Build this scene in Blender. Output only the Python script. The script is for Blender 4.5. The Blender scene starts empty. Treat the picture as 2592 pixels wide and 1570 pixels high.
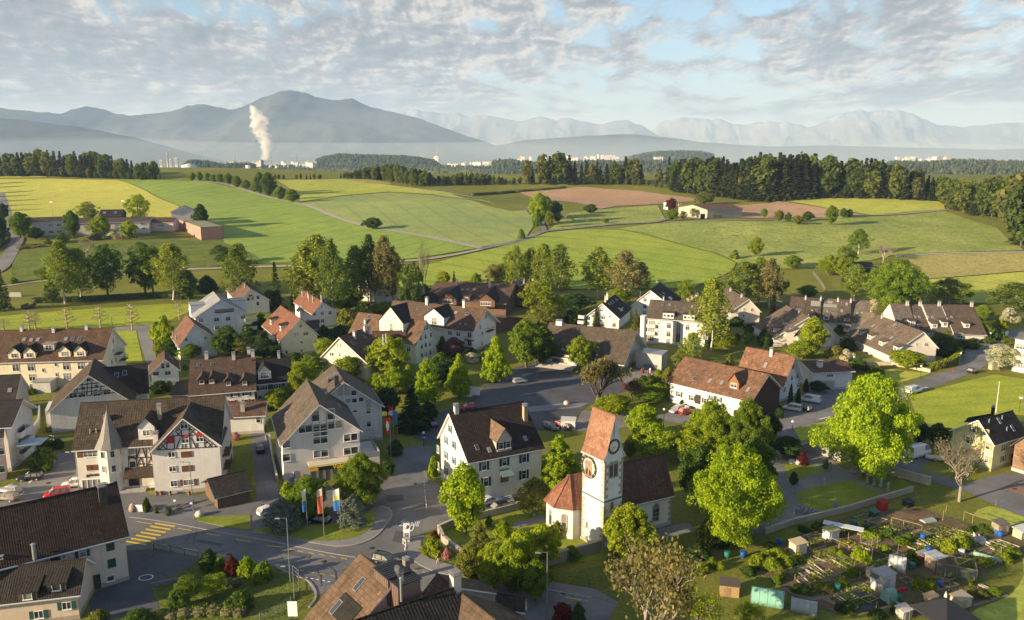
import bpy, math, random
import numpy as np
from mathutils import Vector, Matrix, noise
R=math.radians
SC=bpy.context.scene
COL=SC.collection
rnd=random.Random(7)
CAMZ=62.0; F=2016.0; PITCH=R(11.08); CX,CY=1296.0,785.0
FW=Vector((0,math.cos(PITCH),-math.sin(PITCH))); UP=Vector((0,math.sin(PITCH),math.cos(PITCH))); RT=Vector((1,0,0))
CAM=Vector((0,0,CAMZ))
cd=bpy.data.cameras.new('camera'); cam=bpy.data.objects.new('camera',cd); COL.objects.link(cam)
cam.location=CAM; cam.rotation_euler=(R(90)-PITCH,0,0); cd.lens=28; cd.sensor_width=36; cd.clip_start=1; cd.clip_end=200000
SC.camera=cam
def ray(p):
    return (RT*((p[0]-CX)/F)+UP*(-(p[1]-CY)/F)+FW).normalized()
def at_z(p,z=0.0):
    d=ray(p); t=(z-CAMZ)/d.z; return CAM+d*t
def at_plane(p,o,n):
    d=ray(p); t=(o-CAM).dot(n)/d.dot(n); return CAM+d*t
def height_at(p,w):      # height of pixel row p above the vertical plane of ground point w
    d=ray(p); t=w.y/d.y; return CAMZ+d.z*t
def tile(x0,y0): return lambda x,y:(x0+x/3.786,y0+y/3.786)
A1,A2,A3,A4=[tile(x,700) for x in (0,650,1300,1942)]
B1,B2,B3,B4=[tile(x,960) for x in (0,650,1300,1942)]
C1,C2,C3,C4=[tile(x,1176) for x in (0,650,1300,1942)]
D1,D2,D3,D4=[tile(x,340) for x in (0,650,1300,1942)]
def FD(x,y): return (x*1.0524,y*1.0524)
_PY=[-400,0,330,380,430,500,560,640,720,800,880,930,1000,1150,1400,1800,2600,60000]
_PZ=[0,0,0,2.2,8.0,13,16,20,24,29.5,36,38.5,37,22,-8,-25,-28,-28]
def prof(y):
    n=len(_PY)
    if y<=_PY[0]: return _PZ[0]
    if y>=_PY[-1]: return _PZ[-1]
    i=0
    while y>_PY[i+1]: i+=1
    def m(k):
        if k<=0 or k>=n-1: return 0.0
        a=(_PZ[k]-_PZ[k-1])/(_PY[k]-_PY[k-1]); b=(_PZ[k+1]-_PZ[k])/(_PY[k+1]-_PY[k])
        return 0.0 if a*b<=0 else 2*a*b/(a+b)
    h=_PY[i+1]-_PY[i]; t=(y-_PY[i])/h
    return (_PZ[i]*(2*t**3-3*t**2+1)+m(i)*h*(t**3-2*t**2+t)+_PZ[i+1]*(-2*t**3+3*t**2)+m(i+1)*h*(t**3-t**2))
BUMPS=[(-60,640,5,90,60),(150,520,4,70,45),(190,470,-3.0,60,30),(-330,820,6,120,70),(40,760,-5,90,60),
       (330,640,5,120,70),(-150,520,-2.5,60,40),(230,560,2.5,30,14),(300,430,3,80,30),(-420,1050,10,250,120),(420,800,6,160,90)]
def terr(x,y):
    z=prof(y)
    if y>330:
        for bx,by,h,sx,sy in BUMPS:
            z+=h*math.exp(-((x-bx)/sx)**2-((y-by)/sy)**2)*min(1,(y-330)/60)
    return z
def G(p,off=0.0):          # pixel -> point on the terrain
    d=ray(p); t=90.0; st=6.0
    prev=t
    for _ in range(4000):
        q=CAM+d*t
        if q.z<terr(q.x,q.y)+off: break
        prev=t; st=6 if t<1500 else t*0.01; t+=st
    lo,hi=prev,t
    for _ in range(24):
        m=(lo+hi)/2; q=CAM+d*m
        if q.z<terr(q.x,q.y)+off: hi=m
        else: lo=m
    q=CAM+d*hi; return Vector((q.x,q.y,terr(q.x,q.y)+off))
def tag(o,label=None,cat=None,group=None,kind=None):
    if label: o['label']=label
    if cat: o['category']=cat
    if group: o['group']=group
    if kind: o['kind']=kind
    return o
def link(name,me,parent=None,color=None):
    o=bpy.data.objects.new(name,me); COL.objects.link(o)
    if parent: o.parent=parent
    if color: o.color=(*color[:3],1)
    return o
def thing(name,label,cat,loc=(0,0,0),rz=0,group=None):
    o=bpy.data.objects.new(name,None); COL.objects.link(o); o.location=loc; o.rotation_euler=(0,0,rz); o.empty_display_size=.3
    return tag(o,label,cat,group)
def dup(o,parent=None):
    c=o.copy(); COL.objects.link(c)
    if parent: c.parent=parent
    for ch in list(KIDS.get(o.name,[])):
        k=dup(ch,c)
        KIDS.setdefault(c.name,[]).append(k)
    return c
KIDS={}
class MB:
    def __init__(s): s.v=[]; s.f=[]; s.m=[]; s.uv=[]; s.sm=[]
    def add(s,vs,fs,m=0,uv=None,sm=False):
        b=len(s.v); s.v.extend([tuple(q) for q in vs])
        for i,f in enumerate(fs):
            s.f.append([b+k for k in f]); s.m.append(m); s.sm.append(sm)
            s.uv.append(uv[i] if uv else None)
        return s
    def box(s,c,d,m=0,rz=0,top=1.0):      # top: scale of upper face
        x,y,z=d[0]/2,d[1]/2,d[2]/2; ca,sa=math.cos(rz),math.sin(rz); vs=[]
        for k,(i,j) in ((-1,(-1,-1)),(-1,(1,-1)),(-1,(1,1)),(-1,(-1,1)),(1,(-1,-1)),(1,(1,-1)),(1,(1,1)),(1,(-1,1))):
            t=top if k>0 else 1; a,b=i*x*t,j*y*t
            vs.append((c[0]+a*ca-b*sa,c[1]+a*sa+b*ca,c[2]+k*z))
        return s.add(vs,[(3,2,1,0),(4,5,6,7),(0,1,5,4),(1,2,6,5),(2,3,7,6),(3,0,4,7)],m)
    def tube(s,p,q,r0,r1=None,n=8,m=0,cap=True,sm=True):
        p=Vector(p); q=Vector(q); r1=r0 if r1 is None else r1; d=(q-p).normalized()
        a=d.orthogonal().normalized(); b=d.cross(a); vs=[]
        for c,r in ((p,r0),(q,r1)):
            for i in range(n):
                t=2*math.pi*i/n; vs.append(c+a*(r*math.cos(t))+b*(r*math.sin(t)))
        s.add(vs,[(i,(i+1)%n,n+(i+1)%n,n+i) for i in range(n)],m,sm=sm)
        if cap: s.add(vs,[tuple(range(n-1,-1,-1)),tuple(range(n,2*n))],m)
        return s
    def path(s,pts,r,n=6,m=0):
        for i in range(len(pts)-1):
            ra=r[i] if isinstance(r,(list,tuple)) else r; rb=r[i+1] if isinstance(r,(list,tuple)) else r
            s.tube(pts[i],pts[i+1],ra,rb,n,m)
        return s
    def lathe(s,pr,c=(0,0,0),n=12,m=0,sm=True):     # pr: [(r,z)...]
        vs=[]
        for r,z in pr:
            for i in range(n):
                t=2*math.pi*i/n; vs.append((c[0]+r*math.cos(t),c[1]+r*math.sin(t),c[2]+z))
        fs=[(j*n+i,j*n+(i+1)%n,(j+1)*n+(i+1)%n,(j+1)*n+i) for j in range(len(pr)-1) for i in range(n)]
        return s.add(vs,fs,m,sm=sm)
    def prism(s,poly,z0,z1,m=0):
        n=len(poly); vs=[(x,y,z0) for x,y in poly]+[(x,y,z1) for x,y in poly]
        return s.add(vs,[tuple(range(n-1,-1,-1)),tuple(range(n,2*n))]+[(i,(i+1)%n,n+(i+1)%n,n+i) for i in range(n)],m)
    def loft(s,rings,m=0,sm=True,close=True):
        n=len(rings[0]); vs=[p for r in rings for p in r]
        fs=[(j*n+i,j*n+(i+1)%n,(j+1)*n+(i+1)%n,(j+1)*n+i) for j in range(len(rings)-1) for i in range(n)]
        s.add(vs,fs,m,sm=sm)
        if close: s.add(vs,[tuple(range(n-1,-1,-1)),tuple(range((len(rings)-1)*n,len(rings)*n))],m)
        return s
    def mesh(s,name,mats):
        me=bpy.data.meshes.new(name); me.from_pydata(s.v,[],s.f)
        for mt in mats: me.materials.append(mt)
        me.polygons.foreach_set('material_index',s.m); me.polygons.foreach_set('use_smooth',s.sm)
        if any(u is not None for u in s.uv):
            L=me.uv_layers.new(name='uv'); k=0; buf=[]
            for f,u in zip(s.f,s.uv):
                for i in range(len(f)): buf.extend(u[i] if u else (0,0))
            L.data.foreach_set('uv',buf)
        me.update(); return me
    def build(s,name,mats,parent=None,color=None):
        if not isinstance(mats,(list,tuple)): mats=[mats]
        o=link(name,s.mesh(name,mats),parent,color)
        if parent: KIDS.setdefault(parent.name,[]).append(o)
        return o
MATS={}
class NT:
    def __init__(s,name):
        s.m=bpy.data.materials.new(name); s.m.use_nodes=True; s.t=s.m.node_tree; s.t.nodes.clear()
        s.out=s.n('ShaderNodeOutputMaterial')
    def n(s,t,**k):
        nd=s.t.nodes.new(t)
        for a,b in k.items():
            if a=='_in':
                for q,w in b.items():
                    if hasattr(w,'is_linked') or isinstance(w,bpy.types.NodeSocket): s.t.links.new(w,nd.inputs[q])
                    else: nd.inputs[q].default_value=w
            else: setattr(nd,a,b)
        return nd
    def l(s,a,b): s.t.links.new(a,b)
    def noise(s,vec,sc,det=4,rough=.55,dist=0): return s.n('ShaderNodeTexNoise',_in={'Vector':vec,'Scale':sc,'Detail':det,'Roughness':rough,'Distortion':dist}).outputs
    def ramp(s,f,stops):
        r=s.n('ShaderNodeValToRGB'); s.l(f,r.inputs[0]); e=r.color_ramp.elements
        while len(e)<len(stops): e.new(.5)
        for q,(p,c) in zip(e,stops): q.position=p; q.color=(*c,1) if len(c)==3 else c
        return r.outputs[0]
    def mix(s,f,a,b,mode='MIX'):
        x=s.n('ShaderNodeMix',data_type='RGBA',blend_type=mode)
        for i,v in ((0,f),(6,a),(7,b)):
            if isinstance(v,bpy.types.NodeSocket): s.l(v,x.inputs[i])
            else: x.inputs[i].default_value=v if i==0 else ((*v,1) if len(v)==3 else v)
        return x.outputs[2]
    def math(s,op,a,b=0.0):
        x=s.n('ShaderNodeMath',operation=op)
        for i,v in ((0,a),(1,b)):
            if isinstance(v,bpy.types.NodeSocket): s.l(v,x.inputs[i])
            else: x.inputs[i].default_value=v
        return x.outputs[0]
    def bump(s,h,st=.3,dist=.1): return s.n('ShaderNodeBump',_in={'Height':h,'Strength':st,'Distance':dist}).outputs[0]
    def bsdf(s,col,rough=.8,nrm=None,spec=.3,metal=0):
        b=s.n('ShaderNodeBsdfPrincipled')
        for k,v in (('Base Color',col),('Roughness',rough),('Specular IOR Level',spec),('Metallic',metal)):
            if isinstance(v,bpy.types.NodeSocket): s.l(v,b.inputs[k])
            else: b.inputs[k].default_value=(*v,1) if k=='Base Color' else v
        if nrm is not None: s.l(nrm,b.inputs['Normal'])
        s.l(b.outputs[0],s.out.inputs[0]); return b
    def geo(s): return s.n('ShaderNodeNewGeometry').outputs['Position']
    def obj(s): return s.n('ShaderNodeTexCoord').outputs['Object']
    def uvs(s): return s.n('ShaderNodeTexCoord').outputs['UV']
    def oinf(s): return s.n('ShaderNodeObjectInfo').outputs
def done(name,nt): MATS[name]=nt.m; return nt.m
def plain(name,col,rough=.6,metal=0,var=.12,spec=.3):
    t=NT(name); n=t.noise(t.obj(),1.7,5)
    c=t.mix(n[0],tuple(x*(1-var) for x in col),tuple(min(1,x*(1+var)) for x in col))
    t.bsdf(c,rough,metal=metal,spec=spec); return done(name,t)
def ocol(name,rough=.7,var=.12,sc=1.5,metal=0,spec=.3,bump=0,coat=0):     # colour of its own per object
    t=NT(name); oc=t.oinf()['Color']; n=t.noise(t.obj(),sc,5)
    c=t.mix(1.0,oc,t.ramp(n[0],[(.25,(1-var,)*3),(.75,(1+var*.4,)*3)]),'MULTIPLY')
    b=t.bsdf(c,rough,t.bump(t.noise(t.obj(),sc*9,4)[0],bump,.05) if bump else None,spec,metal)
    if coat: b.inputs['Coat Weight'].default_value=coat
    return done(name,t)
SUN_AZ=R(27); SUN_EL=R(15); SKX,SKY_=7.5,14.2
sd=bpy.data.lights.new('sun','SUN'); sd.energy=5.0; sd.angle=R(.55); sd.color=(1,.81,.57)
so=bpy.data.objects.new('sun',sd); COL.objects.link(so)
sdir=Vector((math.cos(SUN_AZ)*math.cos(SUN_EL),math.sin(SUN_AZ)*math.cos(SUN_EL),-math.sin(SUN_EL)))
so.rotation_euler=sdir.to_track_quat('-Z','Y').to_euler(); so.location=(-300,-100,200)
W=bpy.data.worlds.new('World'); SC.world=W; W.use_nodes=True
wt=W.node_tree; wt.nodes.clear()
class WN(NT):
    def __init__(s): s.t=wt; s.out=s.n('ShaderNodeOutputWorld')
w=WN()
sky=w.n('ShaderNodeTexSky',sky_type='NISHITA',sun_disc=False,sun_elevation=SUN_EL,sun_rotation=R(243),altitude=450,air_density=1.0,dust_density=.35,ozone_density=1.2)
gen=w.n('ShaderNodeTexCoord').outputs['Generated']
sep=w.n('ShaderNodeSeparateXYZ',_in={0:gen})
zz=w.math('ADD',w.math('MAXIMUM',sep.outputs[2],0.0),0.10)
px=w.math('DIVIDE',w.math('MULTIPLY',sep.outputs[0],5.2),w.math('POWER',zz,.3)); py=w.math('DIVIDE',.75,zz)
cv=w.n('ShaderNodeCombineXYZ',_in={0:px,1:py,2:4.0}).outputs[0]
rot=w.n('ShaderNodeMapping',_in={'Vector':cv,'Rotation':(0,0,R(2)),'Location':(SKX,SKY_,0)}).outputs[0]
def cloud(off):
    v=w.n('ShaderNodeMapping',_in={'Vector':rot,'Location':off}).outputs[0]
    a=w.noise(v,.42,3,.5,.2)[0]; b=w.noise(w.n('ShaderNodeMapping',_in={'Vector':v,'Location':(4.2,1.7,0)}).outputs[0],2.3,10,.64,.18)[0]
    return w.math('ADD',w.math('MULTIPLY',a,.46),w.math('MULTIPLY',b,.54))
dens=cloud((0,0,0)); dsun=cloud((.045,.06,0)); soft=w.noise(rot,.8,2,.5,.2)[0]
elev=sep.outputs[2]
cov=w.ramp(elev,[(0.0,(.36,)*3),(.03,(.40,)*3),(.055,(.53,)*3),(.10,(.545,)*3),(.135,(.53,)*3),(.18,(.485,)*3),(.4,(.45,)*3)])
side=w.math('MULTIPLY',sep.outputs[0],-.075)
dd=w.math('ADD',w.math('ADD',dens,w.math('SUBTRACT',cov,.5)),side)
mask=w.ramp(dd,[(.445,(0,0,0)),(.475,(.5,)*3),(.515,(1,1,1))])
rel=w.math('MULTIPLY',w.math('SUBTRACT',dens,dsun),3.6)
shade=w.math('ADD',w.math('SUBTRACT',1.16,w.math('MULTIPLY',dd,1.1)),rel)
shade=w.math('ADD',shade,w.math('MULTIPLY',w.math('SUBTRACT',soft,.5),.35))
ccol=w.ramp(shade,[(.24,(.28,.30,.36)),(.44,(.38,.40,.44)),(.58,(.54,.54,.57)),(.78,(1.15,1.08,1.0))])
low=w.ramp(elev,[(0,(.9,)*3),(.05,(.7,)*3),(.10,(.18,)*3),(.16,(.0,)*3)])
skc=w.mix(low,w.mix(1.0,sky.outputs[0],(.86,.95,1.08),'MULTIPLY'),(3.3,3.9,4.9))
bg1=w.n('ShaderNodeBackground',_in={'Color':skc,'Strength':.061})
bg2=w.n('ShaderNodeBackground',_in={'Color':ccol,'Strength':.255})
mx=w.n('ShaderNodeMixShader'); w.l(mask,mx.inputs[0]); w.l(bg1.outputs[0],mx.inputs[1]); w.l(bg2.outputs[0],mx.inputs[2])
w.l(mx.outputs[0],w.out.inputs[0])
W.cycles.sampling_method='MANUAL'; W.cycles.sample_map_resolution=512
vs=SC.view_settings; vs.view_transform='Standard'; vs.look='None'; vs.exposure=1.38; vs.gamma=1
SC.cycles.use_denoising=True
try: SC.cycles.denoiser='OPENIMAGEDENOISE'
except Exception: pass
SC.cycles.max_bounces=6; SC.cycles.diffuse_bounces=3; SC.cycles.glossy_bounces=2; SC.cycles.transmission_bounces=3; SC.cycles.transparent_max_bounces=6; SC.cycles.volume_bounces=2
SC.cycles.use_adaptive_sampling=True; SC.cycles.adaptive_threshold=.015; SC.cycles.sample_clamp_indirect=6
def volmat(name,col,dens,g=0.0,puff=0):
    t=NT(name); v=t.n('ShaderNodeVolumePrincipled',_in={'Color':(*col,1),'Density':dens,'Anisotropy':g,'Absorption Color':(.35,.35,.35,1)})
    t.l(v.outputs[0],t.out.inputs['Volume']); t.m.cycles.homogeneous_volume=not puff
    if puff:
        p=t.geo(); n=t.noise(t.n('ShaderNodeMapping',_in={'Vector':p,'Scale':(puff,puff,puff*.8)}).outputs[0],1.0,4,.6)[0]
        t.l(t.math('MULTIPLY',t.ramp(n,[(.40,(0,)*3),(.70,(1,)*3)]),dens*2.2),v.inputs['Density'])
    return t.m
HAZE=MB().box((0,20000-3000,(1500-60)/2),(100000,46000,1500+60)).build('haze',volmat('haze_air',(.44,.64,.98),5.9e-5,.0))
tag(HAZE,'pale blue air between the village and the mountains','haze',kind='stuff')
def fogbank(y0,y1,top,dens):
    b=MB()
    xs=np.linspace(-30000,30000,110); ys=np.linspace(y0,y1,14)
    vs=[];
    for k in (0,1):
        for j,y in enumerate(ys):
            for x in xs:
                e=min(1,min(j,len(ys)-1-j)/2.5)
                z=-50 if k==0 else -45+ (top*(1+.9*noise.noise((x/4200+top,y/5200,2))+.35*noise.noise((x/1300,y/2000,top)))+45)*(.12+.88*e)
                vs.append((x,y,z))
    nx=len(xs); ny=len(ys); N=nx*ny; fs=[]
    for j in range(ny-1):
        for i in range(nx-1):
            a=j*nx+i; fs.append((a,a+nx,a+nx+1,a+1)); fs.append((N+a,N+a+1,N+a+nx+1,N+a+nx))
    for i in range(nx-1):
        fs.append((i,i+1,N+i+1,N+i)); a=(ny-1)*nx+i; fs.append((a+1,a,N+a,N+a+1))
    for j in range(ny-1):
        a=j*nx; fs.append((a+nx,a,N+a,N+a+nx)); a=j*nx+nx-1; fs.append((a,a+nx,N+a+nx,N+a))
    b.add(vs,fs); o=b.build('valley_mist',volmat('mist_air',(.66,.80,.98),dens,.1));
    return tag(o,'low bank of pale mist lying over the valley before the mountains','mist',kind='stuff')
fogbank(4400,10500,150,1.0e-4); fogbank(6200,10200,330,.6e-4)
def grid_mesh(xs,ys,zf,name,mat):
    nx=len(xs); vs=[(x,y,zf(x,y)) for y in ys for x in xs]
    fs=[(j*nx+i,j*nx+i+1,(j+1)*nx+i+1,(j+1)*nx+i) for j in range(len(ys)-1) for i in range(nx-1)]
    me=bpy.data.meshes.new(name); me.from_pydata(vs,[],fs); me.materials.append(mat); me.polygons.foreach_set('use_smooth',[True]*len(fs)); me.update()
    return link(name,me)
def geo_seq(a,step,n,growth):
    out=[a];
    for _ in range(n): step*=growth; out.append(out[-1]+step)
    return out
def grassmat(name,c1,c2,c3,big=.02,fine=1.6,bump=.5,rows=None,rowc=.12,dist=.25):
    t=NT(name); p=t.geo(); a=t.noise(p,big,5,.6)[0]; b=t.noise(p,fine,6,.7)[0]; m=t.noise(p,big*7,4,.6)[0]
    c=t.mix(t.ramp(a,[(.35,(0,)*3),(.65,(1,)*3)]),c1,c2); c=t.mix(t.ramp(m,[(.45,(0,)*3),(.75,(.8,)*3)]),c,c3)
    c=t.mix(1.0,c,t.ramp(b,[(.3,(.62,)*3),(.7,(1.25,)*3)]),'MULTIPLY'); h=b
    if rows:
        ang,sc,wid=rows
        mp=t.n('ShaderNodeMapping',_in={'Vector':p,'Rotation':(0,0,ang)}).outputs[0]
        wv=t.n('ShaderNodeTexWave',bands_direction='X',_in={'Vector':mp,'Scale':sc,'Distortion':.6,'Detail':1,'Detail Scale':.4}).outputs[1]
        c=t.mix(t.math('MULTIPLY',t.ramp(wv,[(0,(1,)*3),(wid,(0,)*3)]),rowc),c,tuple(x*.35 for x in c1))
    t.bsdf(c,.9,t.bump(h,bump,dist),spec=.1); return done(name,t)
GRASS=grassmat('meadow_grass',(.155,.175,.03),(.22,.22,.038),(.125,.15,.03))
xs=sorted(set([-x for x in geo_seq(720,14,26,1.28)]+list(range(-720,721,12))+geo_seq(720,14,26,1.28)))
ys=list(range(-60,340,20))+list(range(340,1160,8))+geo_seq(1160,9,34,1.24)
tag(grid_mesh(xs,ys,terr,'ground',GRASS),kind='structure')
def interp(pts,x):
    if x<=pts[0][0]: return pts[0][1]
    for (a,b),(c,d) in zip(pts,pts[1:]):
        if x<=c:
            t=(x-a)/(c-a); t=t*t*(3-2*t)*.5+t*.5; return b+(d-b)*t
    return pts[-1][1]
def mtmat(name,low,rock,snow0,snow1,snow=(.26,.29,.34)):
    t=NT(name); p=t.geo(); s=t.n('ShaderNodeSeparateXYZ',_in={0:p}); n=t.noise(p,.0012,8,.62)[0]
    hz=t.math('ADD',s.outputs[2],t.math('MULTIPLY',t.math('SUBTRACT',n,.5),900))
    nz=t.n('ShaderNodeSeparateXYZ',_in={0:t.n('ShaderNodeNewGeometry').outputs['Normal']}).outputs[2]
    f=t.n('ShaderNodeMapRange',_in={0:hz,1:snow0,2:snow1}).outputs[0]
    k=t.n('ShaderNodeMapping',_in={'Vector':p,'Rotation':(0,R(28),0),'Scale':(1,.5,.45)}).outputs[0]
    br=t.noise(k,.0065,7,.7)[0]
    f=t.math('MULTIPLY',f,t.ramp(br,[(.47,(.0,)*3),(.56,(1,)*3)]))
    f=t.math('MULTIPLY',f,t.ramp(nz,[(.25,(.2,)*3),(.5,(1,)*3)]))
    c=t.mix(t.ramp(n,[(.4,(0,)*3),(.6,(1,)*3)]),low,rock); c=t.mix(f,c,snow)
    t.bsdf(c,.95,spec=0); return t.m
def mountain(name,label,pts,dist,depth,mat,rough=.12,seed=0,step=40,jag=.03):
    prof_=[]
    for a,b in pts:
        p=FD(a,b); d=ray(p); t=dist/d.y; q=CAM+d*t; prof_.append((q.x,q.z))
    x0,x1=prof_[0][0],prof_[-1][0]; nx=int((x1-x0)/step); ny=44
    vs=[]; fs=[]
    for j in range(ny):
        v=-1+2*j/(ny-1)
        for i in range(nx):
            x=x0+(x1-x0)*i/(nx-1)
            sk=math.sin(x*.0011+seed)*.06
            H=interp(prof_,x)+40
            fo=max(0,1-abs(v-sk)/(1-abs(sk)*.5))
            w3=(x/1100+seed,v*depth/1100,seed)
            rid=noise.ridged_multi_fractal(w3,.9,2.2,7,1,2)/2.2
            tip=min(1,(1-fo)*1.6)
            ft=noise.fractal((x/300+seed,v*depth/300,7),.7,2,6)+.8*(noise.ridged_multi_fractal((x/520+seed,v*depth/520,3),.9,2.2,6,1,2)/2.2-.5)
            z=-40+H*(fo**.9)*(1-rough*2.6*tip*(1-rid))+ft*H*jag*(.55+tip)
            vs.append((x,dist+v*depth,max(z,-60)))
    for j in range(ny-1):
        for i in range(nx-1):
            a=j*nx+i; fs.append((a,a+1,a+nx+1,a+nx))
    me=bpy.data.meshes.new(name); me.from_pydata(vs,[],fs); me.materials.append(mat); me.polygons.foreach_set('use_smooth',[True]*len(fs)); me.update()
    return tag(link(name,me),label,kind='structure')
FOREST_M=mtmat('forest_mountain',(.016,.024,.026),(.07,.075,.07),2500,3500)
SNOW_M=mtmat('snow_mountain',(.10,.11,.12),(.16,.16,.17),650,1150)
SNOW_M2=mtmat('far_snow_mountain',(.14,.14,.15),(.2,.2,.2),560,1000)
mountain('mountain','broad dark mountain with the highest summit',[(-260,262),(-60,258),(0,258),(30,261),(80,268),(140,272),(165,262),(200,251),(235,259),(262,270),(300,275),(350,270),(400,265),(450,250),(500,252),(560,262),(600,252),(640,234),(680,217),(705,212),(740,222),(775,235),(812,240),(850,240),(900,257),(950,268),(1000,285),(1060,303),(1130,330),(1200,350)],11000,2600,FOREST_M,.3,1,40,.05)
mountain('mountain','low wooded foothill at the edge of the valley',[(-500,270),(-200,275),(0,284),(80,290),(160,302),(230,312),(300,326),(370,345),(430,362),(500,385)],7800,1200,FOREST_M,.1,5)
mountain('mountain','chain of snowy peaks beside the dark mountain',[(380,300),(450,268),(540,246),(590,238),(640,250),(760,262),(900,262),(975,270),(1005,260),(1035,266),(1062,273),(1095,266),(1130,279),(1165,273),(1190,276),(1215,283),(1245,292),(1270,284),(1300,280),(1335,286),(1365,281),(1400,290),(1440,297),(1480,292),(1505,286),(1540,300),(1600,330)],23000,2600,SNOW_M,.45,9,45,.055)
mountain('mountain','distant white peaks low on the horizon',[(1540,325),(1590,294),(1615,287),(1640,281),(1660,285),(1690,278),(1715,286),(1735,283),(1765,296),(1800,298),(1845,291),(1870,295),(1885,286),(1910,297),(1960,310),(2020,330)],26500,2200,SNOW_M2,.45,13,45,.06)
mountain('mountain','pale jagged mountain group above the wood',[(1900,325),(1960,302),(1985,292),(2020,272),(2045,268),(2070,260),(2090,268),(2120,263),(2150,262),(2180,270),(2215,285),(2260,300),(2310,305),(2380,296),(2463,292),(2560,300),(2800,310)],24000,2600,SNOW_M,.45,17,45,.05)
mountain('mountain','long low foothill behind the mist',[(1000,385),(1100,372),(1180,352),(1260,338),(1330,332),(1420,325),(1520,322),(1600,330),(1700,342),(1850,352),(2000,350),(2200,355),(2400,360),(2600,350)],11500,1400,FOREST_M,.1,23)
import bmesh
def catmull(pts,closed=False,k=5):
    n=len(pts); out=[]
    rng=range(n if closed else n-1)
    for i in rng:
        if closed: p=[pts[(i+j-1)%n] for j in range(4)]
        else: p=[pts[max(0,min(n-1,i+j-1))] for j in range(4)]
        for q in range(k):
            t=q/k
            out.append(tuple(.5*(2*p[1][c]+(-p[0][c]+p[2][c])*t+(2*p[0][c]-5*p[1][c]+4*p[2][c]-p[3][c])*t*t+(-p[0][c]+3*p[1][c]-3*p[2][c]+p[3][c])*t**3) for c in (0,1)))
    if not closed: out.append(tuple(pts[-1][:2]))
    return out
def drape_xy(xy,name,mat,off=.02,step=0,kind='structure',label=None):
    bm=bmesh.new(); f=bm.faces.new([bm.verts.new((x,y,0)) for x,y in xy])
    bmesh.ops.triangulate(bm,faces=[f])
    if step:
        X=[p[0] for p in xy]; Y=[p[1] for p in xy]
        for ax,(lo,hi),st in ((0,(min(X),max(X)),step*1.6),(1,(min(Y),max(Y)),step)):
            c=math.ceil(lo/st)*st
            while c<hi:
                co=(c,0,0) if ax==0 else (0,c,0); no=(1,0,0) if ax==0 else (0,1,0)
                bmesh.ops.bisect_plane(bm,geom=bm.verts[:]+bm.edges[:]+bm.faces[:],plane_co=co,plane_no=no,dist=1e-4); c+=st
    for v in bm.verts: v.co.z=terr(v.co.x,v.co.y)+off
    bmesh.ops.recalc_face_normals(bm,faces=bm.faces)
    me=bpy.data.meshes.new(name); bm.to_mesh(me); bm.free()
    if sum(p.normal.z for p in me.polygons)<0: me.flip_normals()
    me.materials.append(mat)
    for p in me.polygons: p.use_smooth=True
    o=link(name,me); return tag(o,label,kind=kind)
def drape(px,name,mat,off=.02,step=0,smooth=0,kind='structure'):
    xy=[tuple(G(p)[:2]) for p in px]
    if smooth: xy=catmull(xy,True,smooth)
    return drape_xy(xy,name,mat,off,step,kind)
def ribbon(px,name,mat,wid,off=.03,smooth=6,world=False,height=0):
    xy=[(p[0],p[1]) for p in px] if world else [tuple(G(p)[:2]) for p in px]
    if smooth: xy=catmull(xy,False,smooth)
    b=MB(); vs=[]; n=len(xy)
    for i in range(n):
        a=Vector(xy[max(0,i-1)]); c=Vector(xy[min(n-1,i+1)]); d=(c-a).normalized(); nn=Vector((-d.y,d.x))
        for s in (wid/2,-wid/2):
            q=Vector(xy[i])+nn*s; vs.append((q.x,q.y,terr(q.x,q.y)+off+height))
    if height:
        m=len(vs); vs+= [(x,y,z-height-off) for x,y,z in vs]
        fs=[]
        for i in range(n-1):
            a=2*i; fs+=[(a+1,a+3,a+2,a),(m+a,a,a+2,m+a+2),(a+1,m+a+1,m+a+3,a+3)]
        fs+=[(0,1,m+1,m)]; a=2*(n-1); fs+=[(a+1,a,m+a,m+a+1)]
        b.add(vs,fs)
    else: b.add(vs,[(2*i+1,2*i+3,2*i+2,2*i) for i in range(n-1)],sm=True)
    return tag(b.build(name,mat),kind='structure')
def asphalt(name,c,var=.22,patch=.06):
    t=NT(name); p=t.geo(); a=t.noise(p,.11,5,.6)[0]; b=t.noise(p,1.1,6,.7)[0]; f=t.noise(p,14,3,.6)[0]
    k=t.mix(t.ramp(a,[(.35,(0,)*3),(.65,(1,)*3)]),tuple(x*(1-var) for x in c),tuple(x*(1+var) for x in c))
    k=t.mix(t.ramp(b,[(.5,(0,)*3),(.8,(.45,)*3)]),k,tuple(x*1.35 for x in c))
    v=t.n('ShaderNodeTexVoronoi',feature='DISTANCE_TO_EDGE',_in={'Vector':t.mix(.12,p,t.noise(p,.5,3)[1]),'Scale':.13}).outputs[0]
    k=t.mix(t.ramp(v,[(.0,(.55,)*3),(.012,(0,)*3)]),k,tuple(x*.45 for x in c))
    t.bsdf(k,.85,t.bump(f,.25,.02),spec=.25); return done(name,t)
ASPH=asphalt('asphalt_road',(.15,.15,.155)); ASPH2=asphalt('old_asphalt',(.185,.18,.178)); ASPHD=asphalt('dark_asphalt',(.085,.088,.10)); PAVE=asphalt('pavement_asphalt',(.22,.215,.21),.15)
BRICKP=plain('red_pavers',(.24,.15,.11),.9,0,.2); GRAVEL=plain('gravel_track',(.34,.31,.26),.95,0,.2); CONC=plain('concrete',(.36,.35,.33),.9,0,.25)
KERB=plain('kerb_stone',(.29,.285,.275),.9,0,.2); YMARK=plain('yellow_road_paint',(.66,.47,.05),.7,0,.25); WMARK=plain('white_road_paint',(.72,.71,.68),.7,0,.2)
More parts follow.
